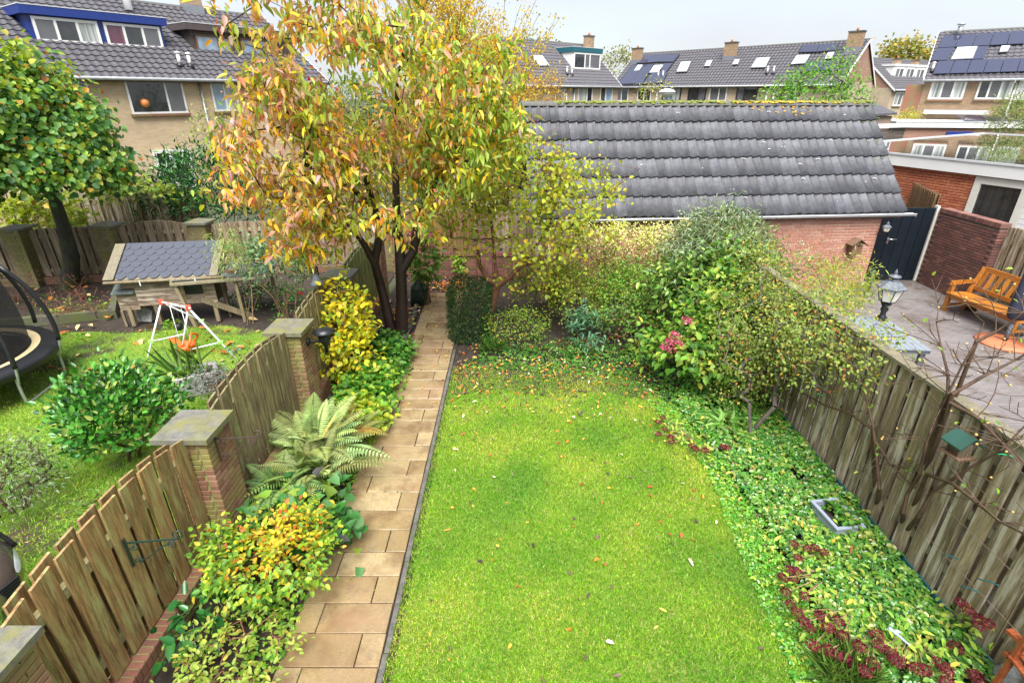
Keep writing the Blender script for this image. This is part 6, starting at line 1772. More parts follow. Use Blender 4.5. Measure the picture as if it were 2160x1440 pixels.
# behind the rear fence
bush('dark evergreen laurel rising behind the rear fence', (-9.3, 16.2, 1.55), (1.75, 1.0, 1.25), 330, 14, .17, .17, .05, Pal(('#2c6a34', 3), ('#3f8a3e', 3), ('#24522c', 3), ('#6fae50', 1), gain=0.74), 'laurel', 'leaf_glossy', 'lance', grav=-.2, stem_h=.4, rmax=.05)
bush('yellow-green vine on the screen behind the lime trunk', (-12.9, 14.6, 1.35), (1.4, .4, .55), 80, 12, .14, .13, .11, Pal(('#b8cc4a', 3), ('#9abf40', 3), ('#d8cc4a', 1), gain=0.79), 'vine', shape='heart', stem_h=.5)
bush('vine strands above the screen right of the lime trunk', (-10.6, 15.1, 2.0), (1.3, .3, .25), 50, 10, .12, .12, .10, Pal(('#b8cc4a', 3), ('#7fae40', 3), gain=0.79), 'vine', shape='heart', stem_h=1.2)
def ftree(lab, base, E_, nl, sp, L, W, pal, name='tree', twig='bark_grey', rmax=.2, r_tip=.012, stem_h=1.5, shape='oval', group=None, mat='leaf', bend=.12, up=.15, grav=.2):
    cl = np.concatenate([ellip(n, c, r, .5, -1, .12) for c, r, n in E_])
    return plant(name, lab, 'tree', base, cl, nl, sp, L, W, pal, mat, shape, twig=twig, rmax=rmax, r_tip=r_tip, stem_h=stem_h, group=group, bend=bend, up=up, grav=grav)
ftree('airy pale green young tree before the yellow house', (-10.3, 19.5, 0), [((-10.3, 19.5, 2.6), (1.3, 1.0, 1.6), 90)], 9, .2, .10, .07, Pal(('#a3b85a', 3), ('#c0c86a', 2), ('#7fa04a', 2), gain=0.76), 'young_tree', 'bark_grey', .06, .006, .8)
ftree('golden shrub tree behind the rear fence under the cherry crown', (-5.5, 18.0, 0), [((-5.5, 18, 1.9), (2.2, 1.2, 1.5), 170)], 14, .22, .12, .085, Pal(('#d8b83a', 3), ('#e8cc44', 2), ('#a9b03c', 2), ('#c88a34', 1), gain=0.79), 'golden_tree', rmax=.08, stem_h=.5)
ftree('yellow autumn shrub tree behind the end of the path', (-1.6, 17.5, 0), [((-1.6, 17.5, 1.8), (2.0, 1.2, 1.4), 170)], 14, .22, .12, .085, Pal(('#c8c03a', 3), ('#e0c440', 2), ('#8fa83a', 2), gain=0.79), 'golden_tree', rmax=.08, stem_h=.5)
ftree('dark green conifer like tree behind the cherry crown', (-4.0, 21.0, 0), [((-4, 21, 2.4), (1.5, 1.2, 2.2), 150)], 14, .22, .16, .05, Pal(('#3f7a44', 3), ('#2f5f38', 3), ('#5f9a50', 1), gain=0.74), 'evergreen_tree', rmax=.1, stem_h=.5, shape='lance')
ftree('red leaved maple peeping through the cherry crown', (-9.2, 27.0, 0), [((-9.2, 27, 3.4), (1.2, 1.0, 1.9), 90)], 13, .22, .15, .11, Pal(('#c83a3a', 3), ('#a02a34', 2), ('#d8604a', 1), gain=0.79), 'maple_tree', rmax=.08, stem_h=.8)
# yellow poplars: upright twigs
def poplar(lab, x, y, h, w, seed):
    t = thing('poplar_tree', lab, 'tree', (x, y, 0), 'yellow poplars behind the cherry')
    nd = [np.array([x, y, -.05]), np.array([x, y, 1.5])]; pr = [-1, 0]; tips = []
    for k in range(9): nd.append(np.array([x + RNG.normal(0, .1), y + RNG.normal(0, .1), 1.5 + (h - 2.5) * (k + 1) / 9])); pr.append(len(nd) - 2)
    for k in range(120):
        j = RNG.integers(1, 9); q = nd[j]; a = RNG.uniform(0, 6.28); d = np.array([math.cos(a) * w, math.sin(a) * w, 1.3]) * RNG.uniform(.5, 1); prev = j; L = RNG.uniform(1.5, 4.2) * min(1, (h - q[2]) / 4 + .2)
        for s in range(1, 7): nd.append(q + nz(d) * L * s / 6 + np.array([0, 0, .25 * (s / 6) ** 2]) + RNG.normal(0, .04, 3)); pr.append(prev); prev = len(nd) - 1; tips.append(nd[-1])
    branches('trunk', np.array(nd), np.array(pr), 'bark_grey', t, .008, .16, 2.3, 5)
    tips = np.array(tips); k = RNG.integers(0, len(tips), 8200); P = tips[k] + RNG.normal(0, .14, (len(k), 3)); n = len(P)
    leaves('crown', P, nz(rsph(n) + [0, 0, -.3]), rsph(n), .10, .085, Pal(('#f6d038', 4), ('#e8d84a', 2), ('#c8b83a', 1.5), ('#d89a2c', 1), gain=0.78)(n), 'leaf', t, 'diamond', .1, .1)
poplar('yellow poplar just left of the far tiled terrace', -.6, 26, 7.6, .95, 1); poplar('tall yellow poplar in the middle of the group', -2.3, 27, 9.5, .8, 2); poplar('tall yellow poplar farthest left, behind the cherry', -4.2, 28, 10.5, .8, 3)
ftree('orange yellow clipped bush beside the shed ridge', (1.6, 30, 0), [((1.55, 30, 4.05), (1.25, 1.1, 1.35), 200), ((1.6, 30, 2.6), (1.2, 1, 1.4), 60)], 16, .17, .10, .07, Pal(('#e0b03a', 3), ('#c8b04a', 2), ('#a9983c', 2), ('#d88a34', .8), gain=0.79), 'golden_tree', rmax=.08, stem_h=1.5)
ftree('olive tree behind the poplars above the far roof', (1.5, 75, 0), [((2.4, 75, 8.4), (3.6, 2, 2.4), 90)], 16, .5, .35, .25, Pal(('#8a9a4a', 3), ('#a9a850', 2), gain=0.76), rmax=.25, stem_h=4)
ftree('bare olive tree between the two far terraces', (12.5, 72, 0), [((12.5, 72, 6.6), (2.6, 2, 3.0), 120)], 12, .45, .3, .2, Pal(('#a3a86a', 3), ('#8a9456', 2), ('#c0b47a', 1), gain=0.76), rmax=.2, stem_h=3)
ftree('small pale birch in front of the far solar terrace', (7.4, 31, 0), [((7.4, 31, 3.9), (.9, .8, 1.5), 60)], 10, .2, .11, .08, Pal(('#b8c06a', 3), ('#d0c47a', 2), ('#94a850', 2), gain=0.79), 'birch_tree', 'bark_grey', .06, .008, 1.0)
ftree('bright green leafy tree behind the shed ridge', (11.3, 21.5, 0), [((11.3, 21.5, 4.2), (1.75, 1.3, 1.35), 230), ((11.2, 21.5, 2.6), (1.4, 1.2, 1.2), 70)], 14, .19, .15, .065, Pal(('#7fc24a', 3), ('#5fae40', 3), ('#9ad05a', 2), ('#3f8a34', 1), gain=0.76), 'green_tree', shape='lance', rmax=.09, stem_h=1.4)
ftree('distant round tree above the farthest terrace', (66, 100, 0), [((66, 100, 10.2), (4.2, 3, 2.6), 120)], 14, .7, .6, .45, Pal(('#a8a850', 3), ('#c8a84a', 2), ('#7f9a44', 2), gain=0.76), rmax=.3, stem_h=5)
bush('silvery willow bush in front of the solar house', (25.3, 29.0, 3.6), (1.15, .8, .95), 110, 14, .2, .22, .04, Pal(('#8fae6a', 3), ('#a9c080', 2), ('#6f9a5a', 2), gain=0.76), 'willow_bush', shape='lance', stem_h=2.0, rmax=.05, zmin=-1)
bush('green roof plants on the far garage', (24.5, 36, 3.1), (1.6, .6, .3), 46, 10, .15, .12, .07, Pal(('#c8a83a', 2), ('#8fbf3c', 3), gain=0.79), 'roof_plants', cat='plant', zmin=0, stem_h=2.9, noskel=True)
# bamboo and small plants on the patio side
bush('yellow-green bamboo clump beside the shed corner', (6.5, 9.9, .75), (.55, .5, .72), 95, 14, .11, .13, .016, Pal(('#d0d058', 3), ('#b4cc4a', 3), ('#8fb03c', 2), gain=0.81), 'bamboo', shape='lance', twig='twig_tan', stems=14, stem_h=.5, rmax=.008, grav=.2)
bush('grey lavender plant at the parasol foot', (10.1, 9.0, .3), (.42, .35, .32), 90, 12, .07, .06, .012, Pal(('#6f7f7a', 3), ('#8f9a94', 2), gain=0.76), 'lavender', shape='lance', zmin=-.1, stem_h=.08)
t = bush('sedum with faded pink heads on the patio behind the fence', (4.75, 3.55, .9), (.35, .7, .25), 26, 6, .06, .06, .04, SLf, 'patio_sedum', cat='sedum', stem_h=.6)
heads(t, [tuple(PX(x, y, 4.5)) for x, y in ((2078, 880), (2092, 888), (2110, 905), (2125, 912), (2140, 925), (2155, 935), (2168, 930))], .06, Pal(('#c88a80', 3), ('#a86a64', 2), gain=0.79), n=50)

for lab, x, y, h in (('dense mixed green trees far behind the cherry crown, left part', -12.0, 36.0, 2.1), ('dense mixed green trees far behind the cherry crown, right part', -5.5, 38.0, 2.3)):
    ftree(lab, (x, y, 0), [((x, y, h), (3.4, 1.5, h), 200)], 14, .35, .24, .18, Pal(('#6f8f4a', 3), ('#8fa04e', 2), ('#5a7a40', 2), ('#c0a04a', 1), gain=0.75), 'green_tree', rmax=.12, stem_h=.8)

ftree('light green tree glimpsed through the cherry crown, left', (-8.2, 29.5, 0), [((-8.2, 29.5, 3.4), (1.7, 1.2, 2.2), 130)], 14, .28, .18, .13, Pal(('#8fa850', 3), ('#b0b85a', 2), ('#6f8f44', 2), gain=.7), 'green_tree', rmax=.1, stem_h=.8)
ftree('light green tree glimpsed through the cherry crown, right', (-5.0, 31.0, 0), [((-5.0, 31, 3.2), (2.0, 1.2, 2.2), 140)], 14, .28, .18, .13, Pal(('#a3b056', 3), ('#c8bc52', 2), ('#7f9a48', 2), gain=.7), 'green_tree', rmax=.1, stem_h=.8)
# ------------------------------------------------------------------ objects: left garden
def bez(pts, n=6):
    """Catmull-Rom through points"""
    P = [Vector(p) for p in pts]; P = [P[0] * 2 - P[1]] + P + [P[-1] * 2 - P[-2]]; out = []
    for i in range(1, len(P) - 2):
        for k in range(n):
            t = k / n; a, b, c, d = P[i - 1], P[i], P[i + 1], P[i + 2]
            out.append(.5 * ((2 * b) + (c - a) * t + (2 * a - 5 * b + 4 * c - d) * t * t + (3 * b - a - 3 * c + d) * t ** 3))
    out.append(P[-2]); return out
def trampoline():
    cx, cy, R_, zt = -8.95, 7.35, 1.42, .62
    t = thing('trampoline', 'round black trampoline with safety net and cream ring', 'trampoline', (cx, cy, 0))
    def ring(r0, r1, z0, z1, mat, name, n=48, par=t):
        def f(m):
            V = []; F = []
            for k in range(n):
                a = 2 * math.pi * k / n
                V += [(cx + r0 * math.cos(a), cy + r0 * math.sin(a), z0), (cx + r1 * math.cos(a), cy + r1 * math.sin(a), z1)]
            for k in range(n): F.append((2 * k, 2 * k + 1, (2 * k + 3) % (2 * n), (2 * k + 2) % (2 * n)))
            m._add(V, F, True)
        return one(name, M[mat], par, f)
    one('jumping_mat', M['black_plastic'], t, lambda m: m.lathe((cx, cy, zt - .03), [(.0001, .0), (1.12, .0), (1.13, -.01)], 40))
    one('safety_pad', M['black_plastic'], t, lambda m: m.lathe((cx, cy, zt), [(1.10, -.03), (1.11, .02), (1.24, .035), (1.42, .02), (1.47, -.03), (1.46, -.13), (1.40, -.14)], 48))
    ring(1.12, 1.24, zt + .027, zt + .040, 'cream_vinyl', 'cream_ring')
    for dx in (-.5, .25): one('mat_print', M['white_panel'], t, lambda m: m.obox((cx + .55 + dx * .2, cy - .3 + dx * .35, zt - .026), (.5, .07, .004), Rz(.5)))
    for i in range(4):
        a = .15 + i * math.pi / 2; da_ = .36
        p0 = (cx + R_ * math.cos(a - da_), cy + R_ * math.sin(a - da_)); p1 = (cx + R_ * math.cos(a + da_), cy + R_ * math.sin(a + da_))
        one('leg', M['galvanised'], t, lambda m: m.tube(bez([(p0[0], p0[1], zt - .05), (p0[0], p0[1], .16), (p0[0] * .93 + p1[0] * .07, p0[1] * .93 + p1[1] * .07, .04), (p0[0] * .5 + p1[0] * .5, p0[1] * .5 + p1[1] * .5, .03), (p0[0] * .07 + p1[0] * .93, p0[1] * .07 + p1[1] * .93, .04), (p1[0], p1[1], .16), (p1[0], p1[1], zt - .05)], 5), .022, 8))
        for s in (p0, p1):
            an = math.atan2(s[1] - cy, s[0] - cx); top = .98
            pts = bez([(s[0], s[1], .35), (cx + 1.50 * math.cos(an), cy + 1.50 * math.sin(an), zt + .05), (cx + 1.50 * math.cos(an), cy + 1.50 * math.sin(an), 1.1), (cx + 1.35 * math.cos(an), cy + 1.35 * math.sin(an), 1.65), (cx + top * math.cos(an), cy + top * math.sin(an), 2.25)], 5)
            po = one('pole', M['galvanised'], t, lambda m: m.tube(pts, .019, 8))
            one('foam_sleeve', M['black_plastic'], po, lambda m: m.tube(pts[5:-2], .034, 8))
    def netf(m):
        prof = [(1.10, zt), (1.12, 1.0), (1.09, 1.4), (1.02, 1.9), (.97, 2.25)]; n = 40; V = []; F = []
        for r, z in prof:
            for k in range(n): a = 2 * math.pi * k / n; V.append((cx + r * math.cos(a), cy + r * math.sin(a), z))
        for i in range(len(prof) - 1):
            for k in range(n): F.append((i * n + k, i * n + (k + 1) % n, (i + 1) * n + (k + 1) % n, (i + 1) * n + k))
        m._add(V, F, True)
    one('safety_net', M['safety_net'], t, netf)
    one('top_ring', M['galvanised'], t, lambda m: m.tube([(cx + .975 * math.cos(k * math.pi / 20), cy + .975 * math.sin(k * math.pi / 20), 2.25) for k in range(41)], .014, 6))
trampoline()

def hutch():
    # frame: a to the right along the front, b to the back
    SC = .86; o = Vector((-7.95, 10.2, 0)); ang = .16; u = Vector((math.cos(ang), math.sin(ang), 0)); v = Vector((-math.sin(ang), math.cos(ang), 0))
    def P(a, b, c): return o + (u * a + v * b + Vector((0, 0, c))) * SC
    R = Matrix((u, v, Vector((0, 0, 1)))).transposed()
    t = thing('animal_hutch', 'wooden animal hutch with grey scalloped shingle roof in the left garden', 'hutch', P(1, .3, 0))
    L, D, z0, z1 = 2.05, .85, .52, 1.20
    one('core', M['dark_timber'], t, lambda m: m.box((.03, .03, z0), (L - .03, D - .03, z1 + .12), P))
    nb = 6
    for i in range(nb):
        zz = z0 + i * (z1 - z0) / nb
        segs = [(.28, L)] if i not in (2, 3) else [(.28, 1.36), (1.78, L)]
        if i == 0 or i == 1 or i == 4 or i == 5: segs = [(.28 if i < 4 else .0, L)]
        for a0, a1 in segs:
            def f(m):
                m.box((a0, -.012, zz), (a1, .012, zz + (z1 - z0) / nb - .006), P)
                for q in range(4): x_, y_, z_ = m.v[q]; d_ = v * -.016; m.v[q] = (x_ + d_.x, y_ + d_.y, z_)
            one('board', M['hutch_wood'], t, f)
    one('pop_hole', M['black_plastic'], t, lambda m: m.prism([P(1.40, -.016, z0 + .24), P(1.74, -.016, z0 + .24), P(1.74, -.016, z0 + .44), P(1.66, -.016, z0 + .50), P(1.48, -.016, z0 + .50), P(1.40, -.016, z0 + .44)], v * -.006))
    for i in range(4):      # nest box at the left
        one('nest_board', M['hutch_wood'], t, lambda m: m.box((-.16, .0, .42 + i * .11), (.27, .02, .42 + i * .11 + .104), P))
    one('nest_side', M['hutch_wood'], t, lambda m: m.box((-.18, .02, .42), (-.16, .55, .86), P))
    one('nest_lid', M['roof_felt'], t, lambda m: m.prism([P(-.24, -.08, .84), P(.26, -.08, .84), P(.26, .5, 1.06), P(-.24, .5, 1.06)], (0, 0, .02)))
    for a, b in ((.02, .03), (.62, .03), (1.95, .03), (.02, D - .06), (1.95, D - .06)): one('leg', M['post_wood'], t, lambda m: m.box((a - .045, b - .045, 0), (a + .045, b + .045, z0), P))
    one('leg', M['post_wood'], t, lambda m: m.box((-.18, -.02, 0), (-.12, .04, .42), P))
    # roof
    e0, e1 = P(-.1, -.18, 1.22), P(-.1, .75, 1.80); rv = (e1 - e0); rl = rv.length; rv.normalize(); rn = u.cross(rv).normalized()
    def RP(a, s, h): return e0 + u * (a * SC) + rv * s + rn * h
    one('roof_board', M['roof_edge'], t, lambda m: m.prism([RP(-.12, 0, 0), RP(L + .32, 0, 0), RP(L + .32, rl, 0), RP(-.12, rl, 0)], -rn * .03))
    for a0, a1 in ((-.12, .10), (L + .12, L + .30)): one('roof_edge_board', M['roof_edge'], t, lambda m: m.prism([RP(a0, -.02, .03), RP(a1, -.02, .03), RP(a1, rl + .02, .03), RP(a0, rl + .02, .03)], rn * .02))
    nr, w = 6, .24
    for r in range(nr):
        for c in range(10):
            a0 = .10 + (c - (.5 if r % 2 else 0)) * (L + .02) / 8.6; a1 = a0 + (L + .02) / 8.6 - .004
            if a1 < .12 or a0 > L + .1: continue
            a0c, a1c = max(a0, .10), min(a1, L + .12)
            s0 = r * rl / nr; pts = []
            n = 7
            for q in range(n):
                f = q / (n - 1); aa = a0 + (a1 - a0) * f
                if aa < a0c - 1e-6 or aa > a1c + 1e-6: continue
                pts.append(RP(aa, s0 + .085 * (1 - math.sin(math.pi * f) ** .7), .004 + .012))
            pts += [RP(a1c, s0 + rl / nr + .06, .006), RP(a0c, s0 + rl / nr + .06, .006)]
            if len(pts) >= 4: one('shingle', M['shingle'], t, lambda m: m.prism(pts, rn * .006))
    one('gutter', M['post_wood'], t, lambda m: m.tube([P(-.22, -.22, 1.18), P(L + .36, -.22, 1.20)], .032, 8))
    for a in (.55, 1.75): one('gutter_bracket', M['white_panel'], t, lambda m: m.box((a, -.262, 1.09), (a + .02, -.25, 1.21), P))
    # run on the right
    one('run_post', M['post_wood'], t, lambda m: m.beam(P(1.52, -.28, 0), P(1.30, -.26, 1.10), .07, .07))
    one('run_post', M['post_wood'], t, lambda m: m.beam(P(2.62, -.15, 0), P(2.60, -.15, 1.06), .06, .06)); one('run_post', M['post_wood'], t, lambda m: m.beam(P(3.2, .7, 0), P(3.2, .7, 1.06), .06, .06)); one('run_post', M['post_wood'], t, lambda m: m.beam(P(2.15, .3, 0), P(2.12, .3, 1.06), .08, .05))
    one('run_rail', M['rail_grey'], t, lambda m: m.beam(P(1.22, -.30, 1.10), P(3.35, -.22, 1.16), .09, .05)); one('run_rail', M['rail_grey'], t, lambda m: m.beam(P(1.25, .35, 1.14), P(3.4, .45, 1.18), .05, .05)); one('run_rail', M['rail_grey'], t, lambda m: m.beam(P(1.24, -.30, 1.15), P(1.26, .4, 1.18), .05, .05))
    one('run_roof', M['roof_felt'], t, lambda m: m.prism([P(1.25, -.28, 1.165), P(3.35, -.2, 1.20), P(3.4, .85, 1.24), P(1.3, .75, 1.2)], (0, 0, .012)))
    one('ramp', M['post_wood'], t, lambda m: m.beam(P(1.7, -.05, .62), P(2.7, .1, .05), .03, .12))
    tag(one('dark_board', M['black_plastic'], None, lambda m: m.obox(P(2.95, .9, 1.42), (.45, .03, .46), R)), 'dark rectangular board leaning on the hutch run', 'board')
    tag(one('flat_bricks', M['brick_plinth'], None, lambda m: [m.obox(P(2.55, .95, 1.28), (.35, .3, .06), R), m.obox(P(2.5, .1, 1.24), (.2, .14, .05), R)][0]), 'bricks lying on the hutch run roof', 'bricks')
    s = MB(); q = Vector(G(305, 678)); s.prism([q + Vector((-.14, 0, 0)), q + Vector((.16, -.02, 0)), q + Vector((.20, .03, .22)), q + Vector((.02, .06, .36)), q + Vector((-.12, .05, .34))], (.02, .12, .02))
    tag(s.build('stone_slab', M['stone']), 'grey stone slab leaning under the hutch', 'stone')
hutch()

# raised bed edging
eb = thing('bed_edging', 'mossy low edging of the raised bed in front of the rear fence', 'edging', (-9.6, 10.1, 0))
e0, e1, e2 = Vector(G(70, 705)), Vector(G(232, 672)), Vector(G(245, 610))
one('front_edge', M['edging_moss'], eb, lambda m: m.beam(e0 + Vector((-1.5, .1, .07)), e1 + Vector((0, 0, .07)), .12, .16, up=(0, 0, 1)) if False else m.prism([e0 + Vector((-1.5, .1, -.02)), e1 + Vector((0, 0, -.02)), e1 + Vector((0, .14, -.02)), e0 + Vector((-1.5, .24, -.02))], (0, 0, .2)))
one('side_edge', M['edging_moss'], eb, lambda m: m.prism([e1 + Vector((0, 0, -.02)), e1 + Vector((.13, .05, -.02)), e2 + Vector((.13, 0, -.02)), e2 + Vector((0, 0, -.02))], (0, 0, .19)))

def swing():
    A = Vector(G(305, 757)); B_ = Vector(G(500, 758)); C_ = Vector(G(383, 748)); D_ = Vector(G(440, 700))
    T0, T1 = Vector(PY(340, 637, 9.35)), Vector(PY(397, 649, 8.85))
    A = Vector((-6.75, 8.75, 0)); t = thing('swing_frame', 'white tubular swing frame with orange toddler seat', 'swing', (A + B_) / 2)
    feet = [(T0, A), (T1, C_), (T1, B_), (T0, Vector(G(455, 690)))]
    for a, b in feet: one('leg', M['white_tube'], t, lambda m: m.tube([a, Vector((b.x, b.y, .0))], .017, 8))
    one('top_bar', M['white_tube'], t, lambda m: m.tube([T0 + (T0 - T1) * .06, T1 + (T1 - T0) * .06], .022, 8))
    for p in (T0, T1): one('corner_joint', M['red_plastic'], t, lambda m: m.obox(p, (.085, .085, .085), Rz(.6)))
    for f_ in (.3, .72): one('rope_clip', M['red_plastic'], t, lambda m: m.obox(T0 + (T1 - T0) * f_, (.04, .05, .05), Rz(.6)))
    def onleg(a, b, f_): return a + (Vector((b.x, b.y, 0)) - a) * f_
    m1, m2 = onleg(T0, A, .72), onleg(T0, feet[3][1], .72); n1, n2 = onleg(T1, C_, .93), onleg(T1, B_, .66)
    one('brace', M['white_tube'], t, lambda m: m.tube([m1, onleg(T1, C_, .55)], .013, 6)); one('brace', M['white_tube'], t, lambda m: m.tube([n1, n2], .013, 6)); one('brace', M['white_tube'], t, lambda m: m.tube([m2, n2], .012, 6))
    for p in (m1, n2, m2): one('brace_clip', M['lime_plastic'], t, lambda m: m.obox(p, (.10, .06, .045), Rz(.2)))
    sc = Vector(PY(392, 725, 8.9)); 
    def seat(m):
        m.lathe(sc, [(.0001, -.13), (.12, -.13), (.15, -.08), (.16, .0), (.15, .0), (.11, -.08), (.0001, -.10)], 14)
    so = one('seat', M['orange_plastic'], t, seat)
    one('seat_back', M['orange_plastic'], so, lambda m: m.tube(bez([sc + Vector((.10, .12, 0)), sc + Vector((.17, .14, .12)), sc + Vector((.15, .0, .2)), sc + Vector((.17, -.12, .1)), sc + Vector((.12, -.14, 0))]), .022, 6))
    one('seat_front', M['orange_plastic'], so, lambda m: m.prism([sc + Vector((-.24, -.08, .10)), sc + Vector((-.02, -.14, -.02)), sc + Vector((.0, -.04, -.02)), sc + Vector((-.22, .04, .12))], (0, 0, .03)))
    for f_, dx in ((.3, -.05), (.72, .05)):
        one('rope', M['white_tube'], t, lambda m: m.tube([T0 + (T1 - T0) * f_, sc + Vector((dx * 2, 0, .02))], .006, 5))
swing()
hp = Vector(PY(376, 685, 9.3))
t = thing('hanging_pot', 'black hanging plant pot on the swing frame', 'pot', hp)
one('pot', M['black_plastic'], t, lambda m: m.lathe(hp + Vector((0, 0, -.1)), [(.06, 0), (.08, .13), (.072, .13), (.0001, .11)], 12))
one('hanger', M['wire'], t, lambda m: [m.tube([hp + Vector((s * .07, 0, .03)), hp + Vector((0, .05, .42))], .004, 4) for s in (-1, 1)])
n = 70; P = np.array(hp) + RNG.normal(0, 1, (n, 3)) * [.10, .08, .07] + [-.10, 0, .0]; leaves('foliage', P, nz(rsph(n) + [0, 0, -.5]), rsph(n), .07, .045, LG(n), 'leaf', t)

def planter():
    c = Vector((-5.15, 7.55, 0)); a = .5; R = Rz(a)
    t = thing('wicker_planter', 'wicker planter wrapped in clear plastic with grassy leaves', 'planter', c)
    w, d, h = .62, .42, .34
    def P(x, y, z): return c + R @ Vector((x, y, z))
    for nm, lo, hi in (('side', (-w / 2, -d / 2, 0), (w / 2, -d / 2 + .03, h)), ('side', (-w / 2, d / 2 - .03, 0), (w / 2, d / 2, h)), ('end', (-w / 2, -d / 2 + .03, 0), (-w / 2 + .03, d / 2 - .03, h)), ('end', (w / 2 - .03, -d / 2 + .03, 0), (w / 2, d / 2 - .03, h))):
        one(nm, M['wicker'], t, lambda m: m.box(lo, hi, P))
    one('soil', M['soil'], t, lambda m: m.box((-w / 2 + .03, -d / 2 + .03, .05), (w / 2 - .03, d / 2 - .03, h - .07), P))
    def wrap(m):
        n = 44; V = []; F = []
        rows = [(.02, 1.12), (.12, 1.10), (.22, 1.13), (h, 1.06), (h + .035, 1.02), (h + .0, .86)]
        for z, k in rows:
            for q in range(n):
                an = 2 * math.pi * q / n; x, y = math.cos(an), math.sin(an); s = 1 / max(abs(x), abs(y)); s = min(s, 1.25)
                V.append(P(x * s * w / 2 * k + random.uniform(-.012, .012), y * s * d / 2 * k + random.uniform(-.012, .012), z + random.uniform(-.012, .012)))
        for i in range(len(rows) - 1):
            for q in range(n):
                if i < 2 and (q // 5) % 3 == 1: continue
                F.append((i * n + q, i * n + (q + 1) % n, (i + 1) * n + (q + 1) % n, (i + 1) * n + q))
        m._add(V, F, True)
    one('plastic_wrap', M['cloudy_plastic'], t, wrap)
    n = 46; P0 = np.array(c) + RNG.normal(0, 1, (n, 3)) * [.15, .1, .0] + [-.05, 0, .28]; A = nz(RNG.normal(0, .5, (n, 3)) + [-.5, -.1, .9])
    leaves('foliage', P0, A, nz(rsph(n) + [0, 0, .4]), RNG.uniform(.35, .7, n), .022, Pal(('#6fae4a', 3), ('#8fc86a', 2), gain=.62)(n), 'leaf', t, 'lance', .45, .1)
    n = 160; P0 = np.array(c) + RNG.normal(0, 1, (n, 3)) * [.17, .11, .03] + [0, 0, .33]
    leaves('foliage', P0, nz(rsph(n) + [0, 0, .5]), rsph(n), .06, .03, LG(n), 'leaf', t)
planter()
bush('silvery twiggy plant on the right of the wicker planter', (-4.65, 7.15, .35), (.34, .32, .24), 80, 10, .05, .045, .012, Pal(('#9aa4a8', 3), ('#b8c0c0', 2), ('#7f8f7a', 2), gain=.66), 'silver_plant', 'leaf_matte', 'lance', stem_h=.15)
t = bush('thin rose with a single red bloom beside the wicker planter', (-4.55, 7.75, .5), (.12, .12, .2), 9, 5, .06, .06, .04, Pal(('#8fb8a0', 3), ('#5f9a6a', 2), gain=.62), 'rose', stems=2, stem_h=.3, rmax=.008)
heads(t, [tuple(PY(452, 739, 7.75))], .045, Pal(('#d0142e', 3), ('#a00a20', 1), gain=.7), 'flower', n=30)

def scooter():
    """front apron of a metallic brown motor scooter parked behind the near fence"""
    c = Vector((-4.47, 3.20, .05)); ang = math.radians(-10); R = Rz(ang)
    t = thing('parked_vehicle', 'metallic brown vehicle front with twin headlights behind the nearest fence', 'vehicle', c)
    def P(x, y, z): return c + R @ Vector((x, y, z))     # +x is the front
    rows = [(.30, .20, .10), (.42, .26, .20), (.58, .30, .26), (.74, .30, .22), (.88, .26, .12), (.97, .18, .0), (1.0, .08, -.06)]
    def shell(m):
        n = 11; V = []; F = []
        for z, hw, fx in rows:
            for k in range(n):
                s = k / (n - 1) * 2 - 1; V.append(P(fx - .26 * abs(s) ** 2.2, s * hw, z))
        for i in range(len(rows) - 1):
            for k in range(n - 1): F.append((i * n + k, i * n + k + 1, (i + 1) * n + k + 1, (i + 1) * n + k))
        b = len(V); V += [P(-.25, -.12, .3), P(-.25, .12, .3), P(-.3, .12, .8), P(-.3, -.12, .8)]; F.append((b, b + 1, b + 2, b + 3))
        m._add(V, F, True)
    body = one('front_apron', M['scooter_paint'], t, shell)
    for s in (-1, 1):
        def hl(m):
            V = []; F = []
            for k in range(10):
                a = 2 * math.pi * k / 10; yy = .175 + .085 * math.cos(a); zz = .70 + .045 * math.sin(a) + .03 * math.cos(a); V.append(P(.225 + (.70 - zz) * .45 - .26 * (yy / .30) ** 2.2 + .014, s * yy, zz))
            V.append(P(.225 - .26 * (.175 / .3) ** 2.2 + .035, s * .175, .70)); 
            for k in range(10): F.append((k, (k + 1) % 10, 10))
            m._add(V, F, True)
        one('headlight', M['headlight'], body, hl)
    for k in range(5): one('grille_slot', M['black_plastic'], body, lambda m: m.obox(P(.262 - max(0, k - 1) * .004, 0, .54 + k * .024), (.02, .13 + k * .010, .012), R))
    one('black_trim', M['black_plastic'], t, lambda m: m.tube(bez([P(.0, -.30, .72), P(-.08, -.24, .92), P(-.08, .0, 1.03), P(-.08, .24, .92), P(.0, .30, .72)]), .02, 6))
    one('handlebar', M['black_plastic'], t, lambda m: m.tube(bez([P(-.12, -.36, .98), P(-.1, -.1, 1.02), P(-.1, .1, 1.02), P(-.12, .36, .98)]), .018, 8))
    one('seat', M['black_plastic'], t, lambda m: m.box((-1.05, -.15, .70), (-.42, .15, .80), P)); one('rear_body', M['scooter_paint'], t, lambda m: m.box((-1.15, -.17, .38), (-.38, .17, .70), P)); one('footboard', M['black_plastic'], t, lambda m: m.box((-.42, -.16, .26), (.0, .16, .33), P))
    for x in (.26, -.92):
        w = one('wheel', M['black_plastic'], t, lambda m: m.lathe(P(x, 0, .22), [(.10, -.05), (.19, -.05), (.22, -.03), (.22, .03), (.19, .05), (.10, .05)], 20, axis=R @ Matrix.Rotation(math.pi / 2, 3, 'X')))
        one('rim', M['galvanised'], w, lambda m: m.lathe(P(x, 0, .22), [(.0001, -.03), (.10, -.035), (.10, .035), (.0001, .03)], 16, axis=R @ Matrix.Rotation(math.pi / 2, 3, 'X')))
scooter()

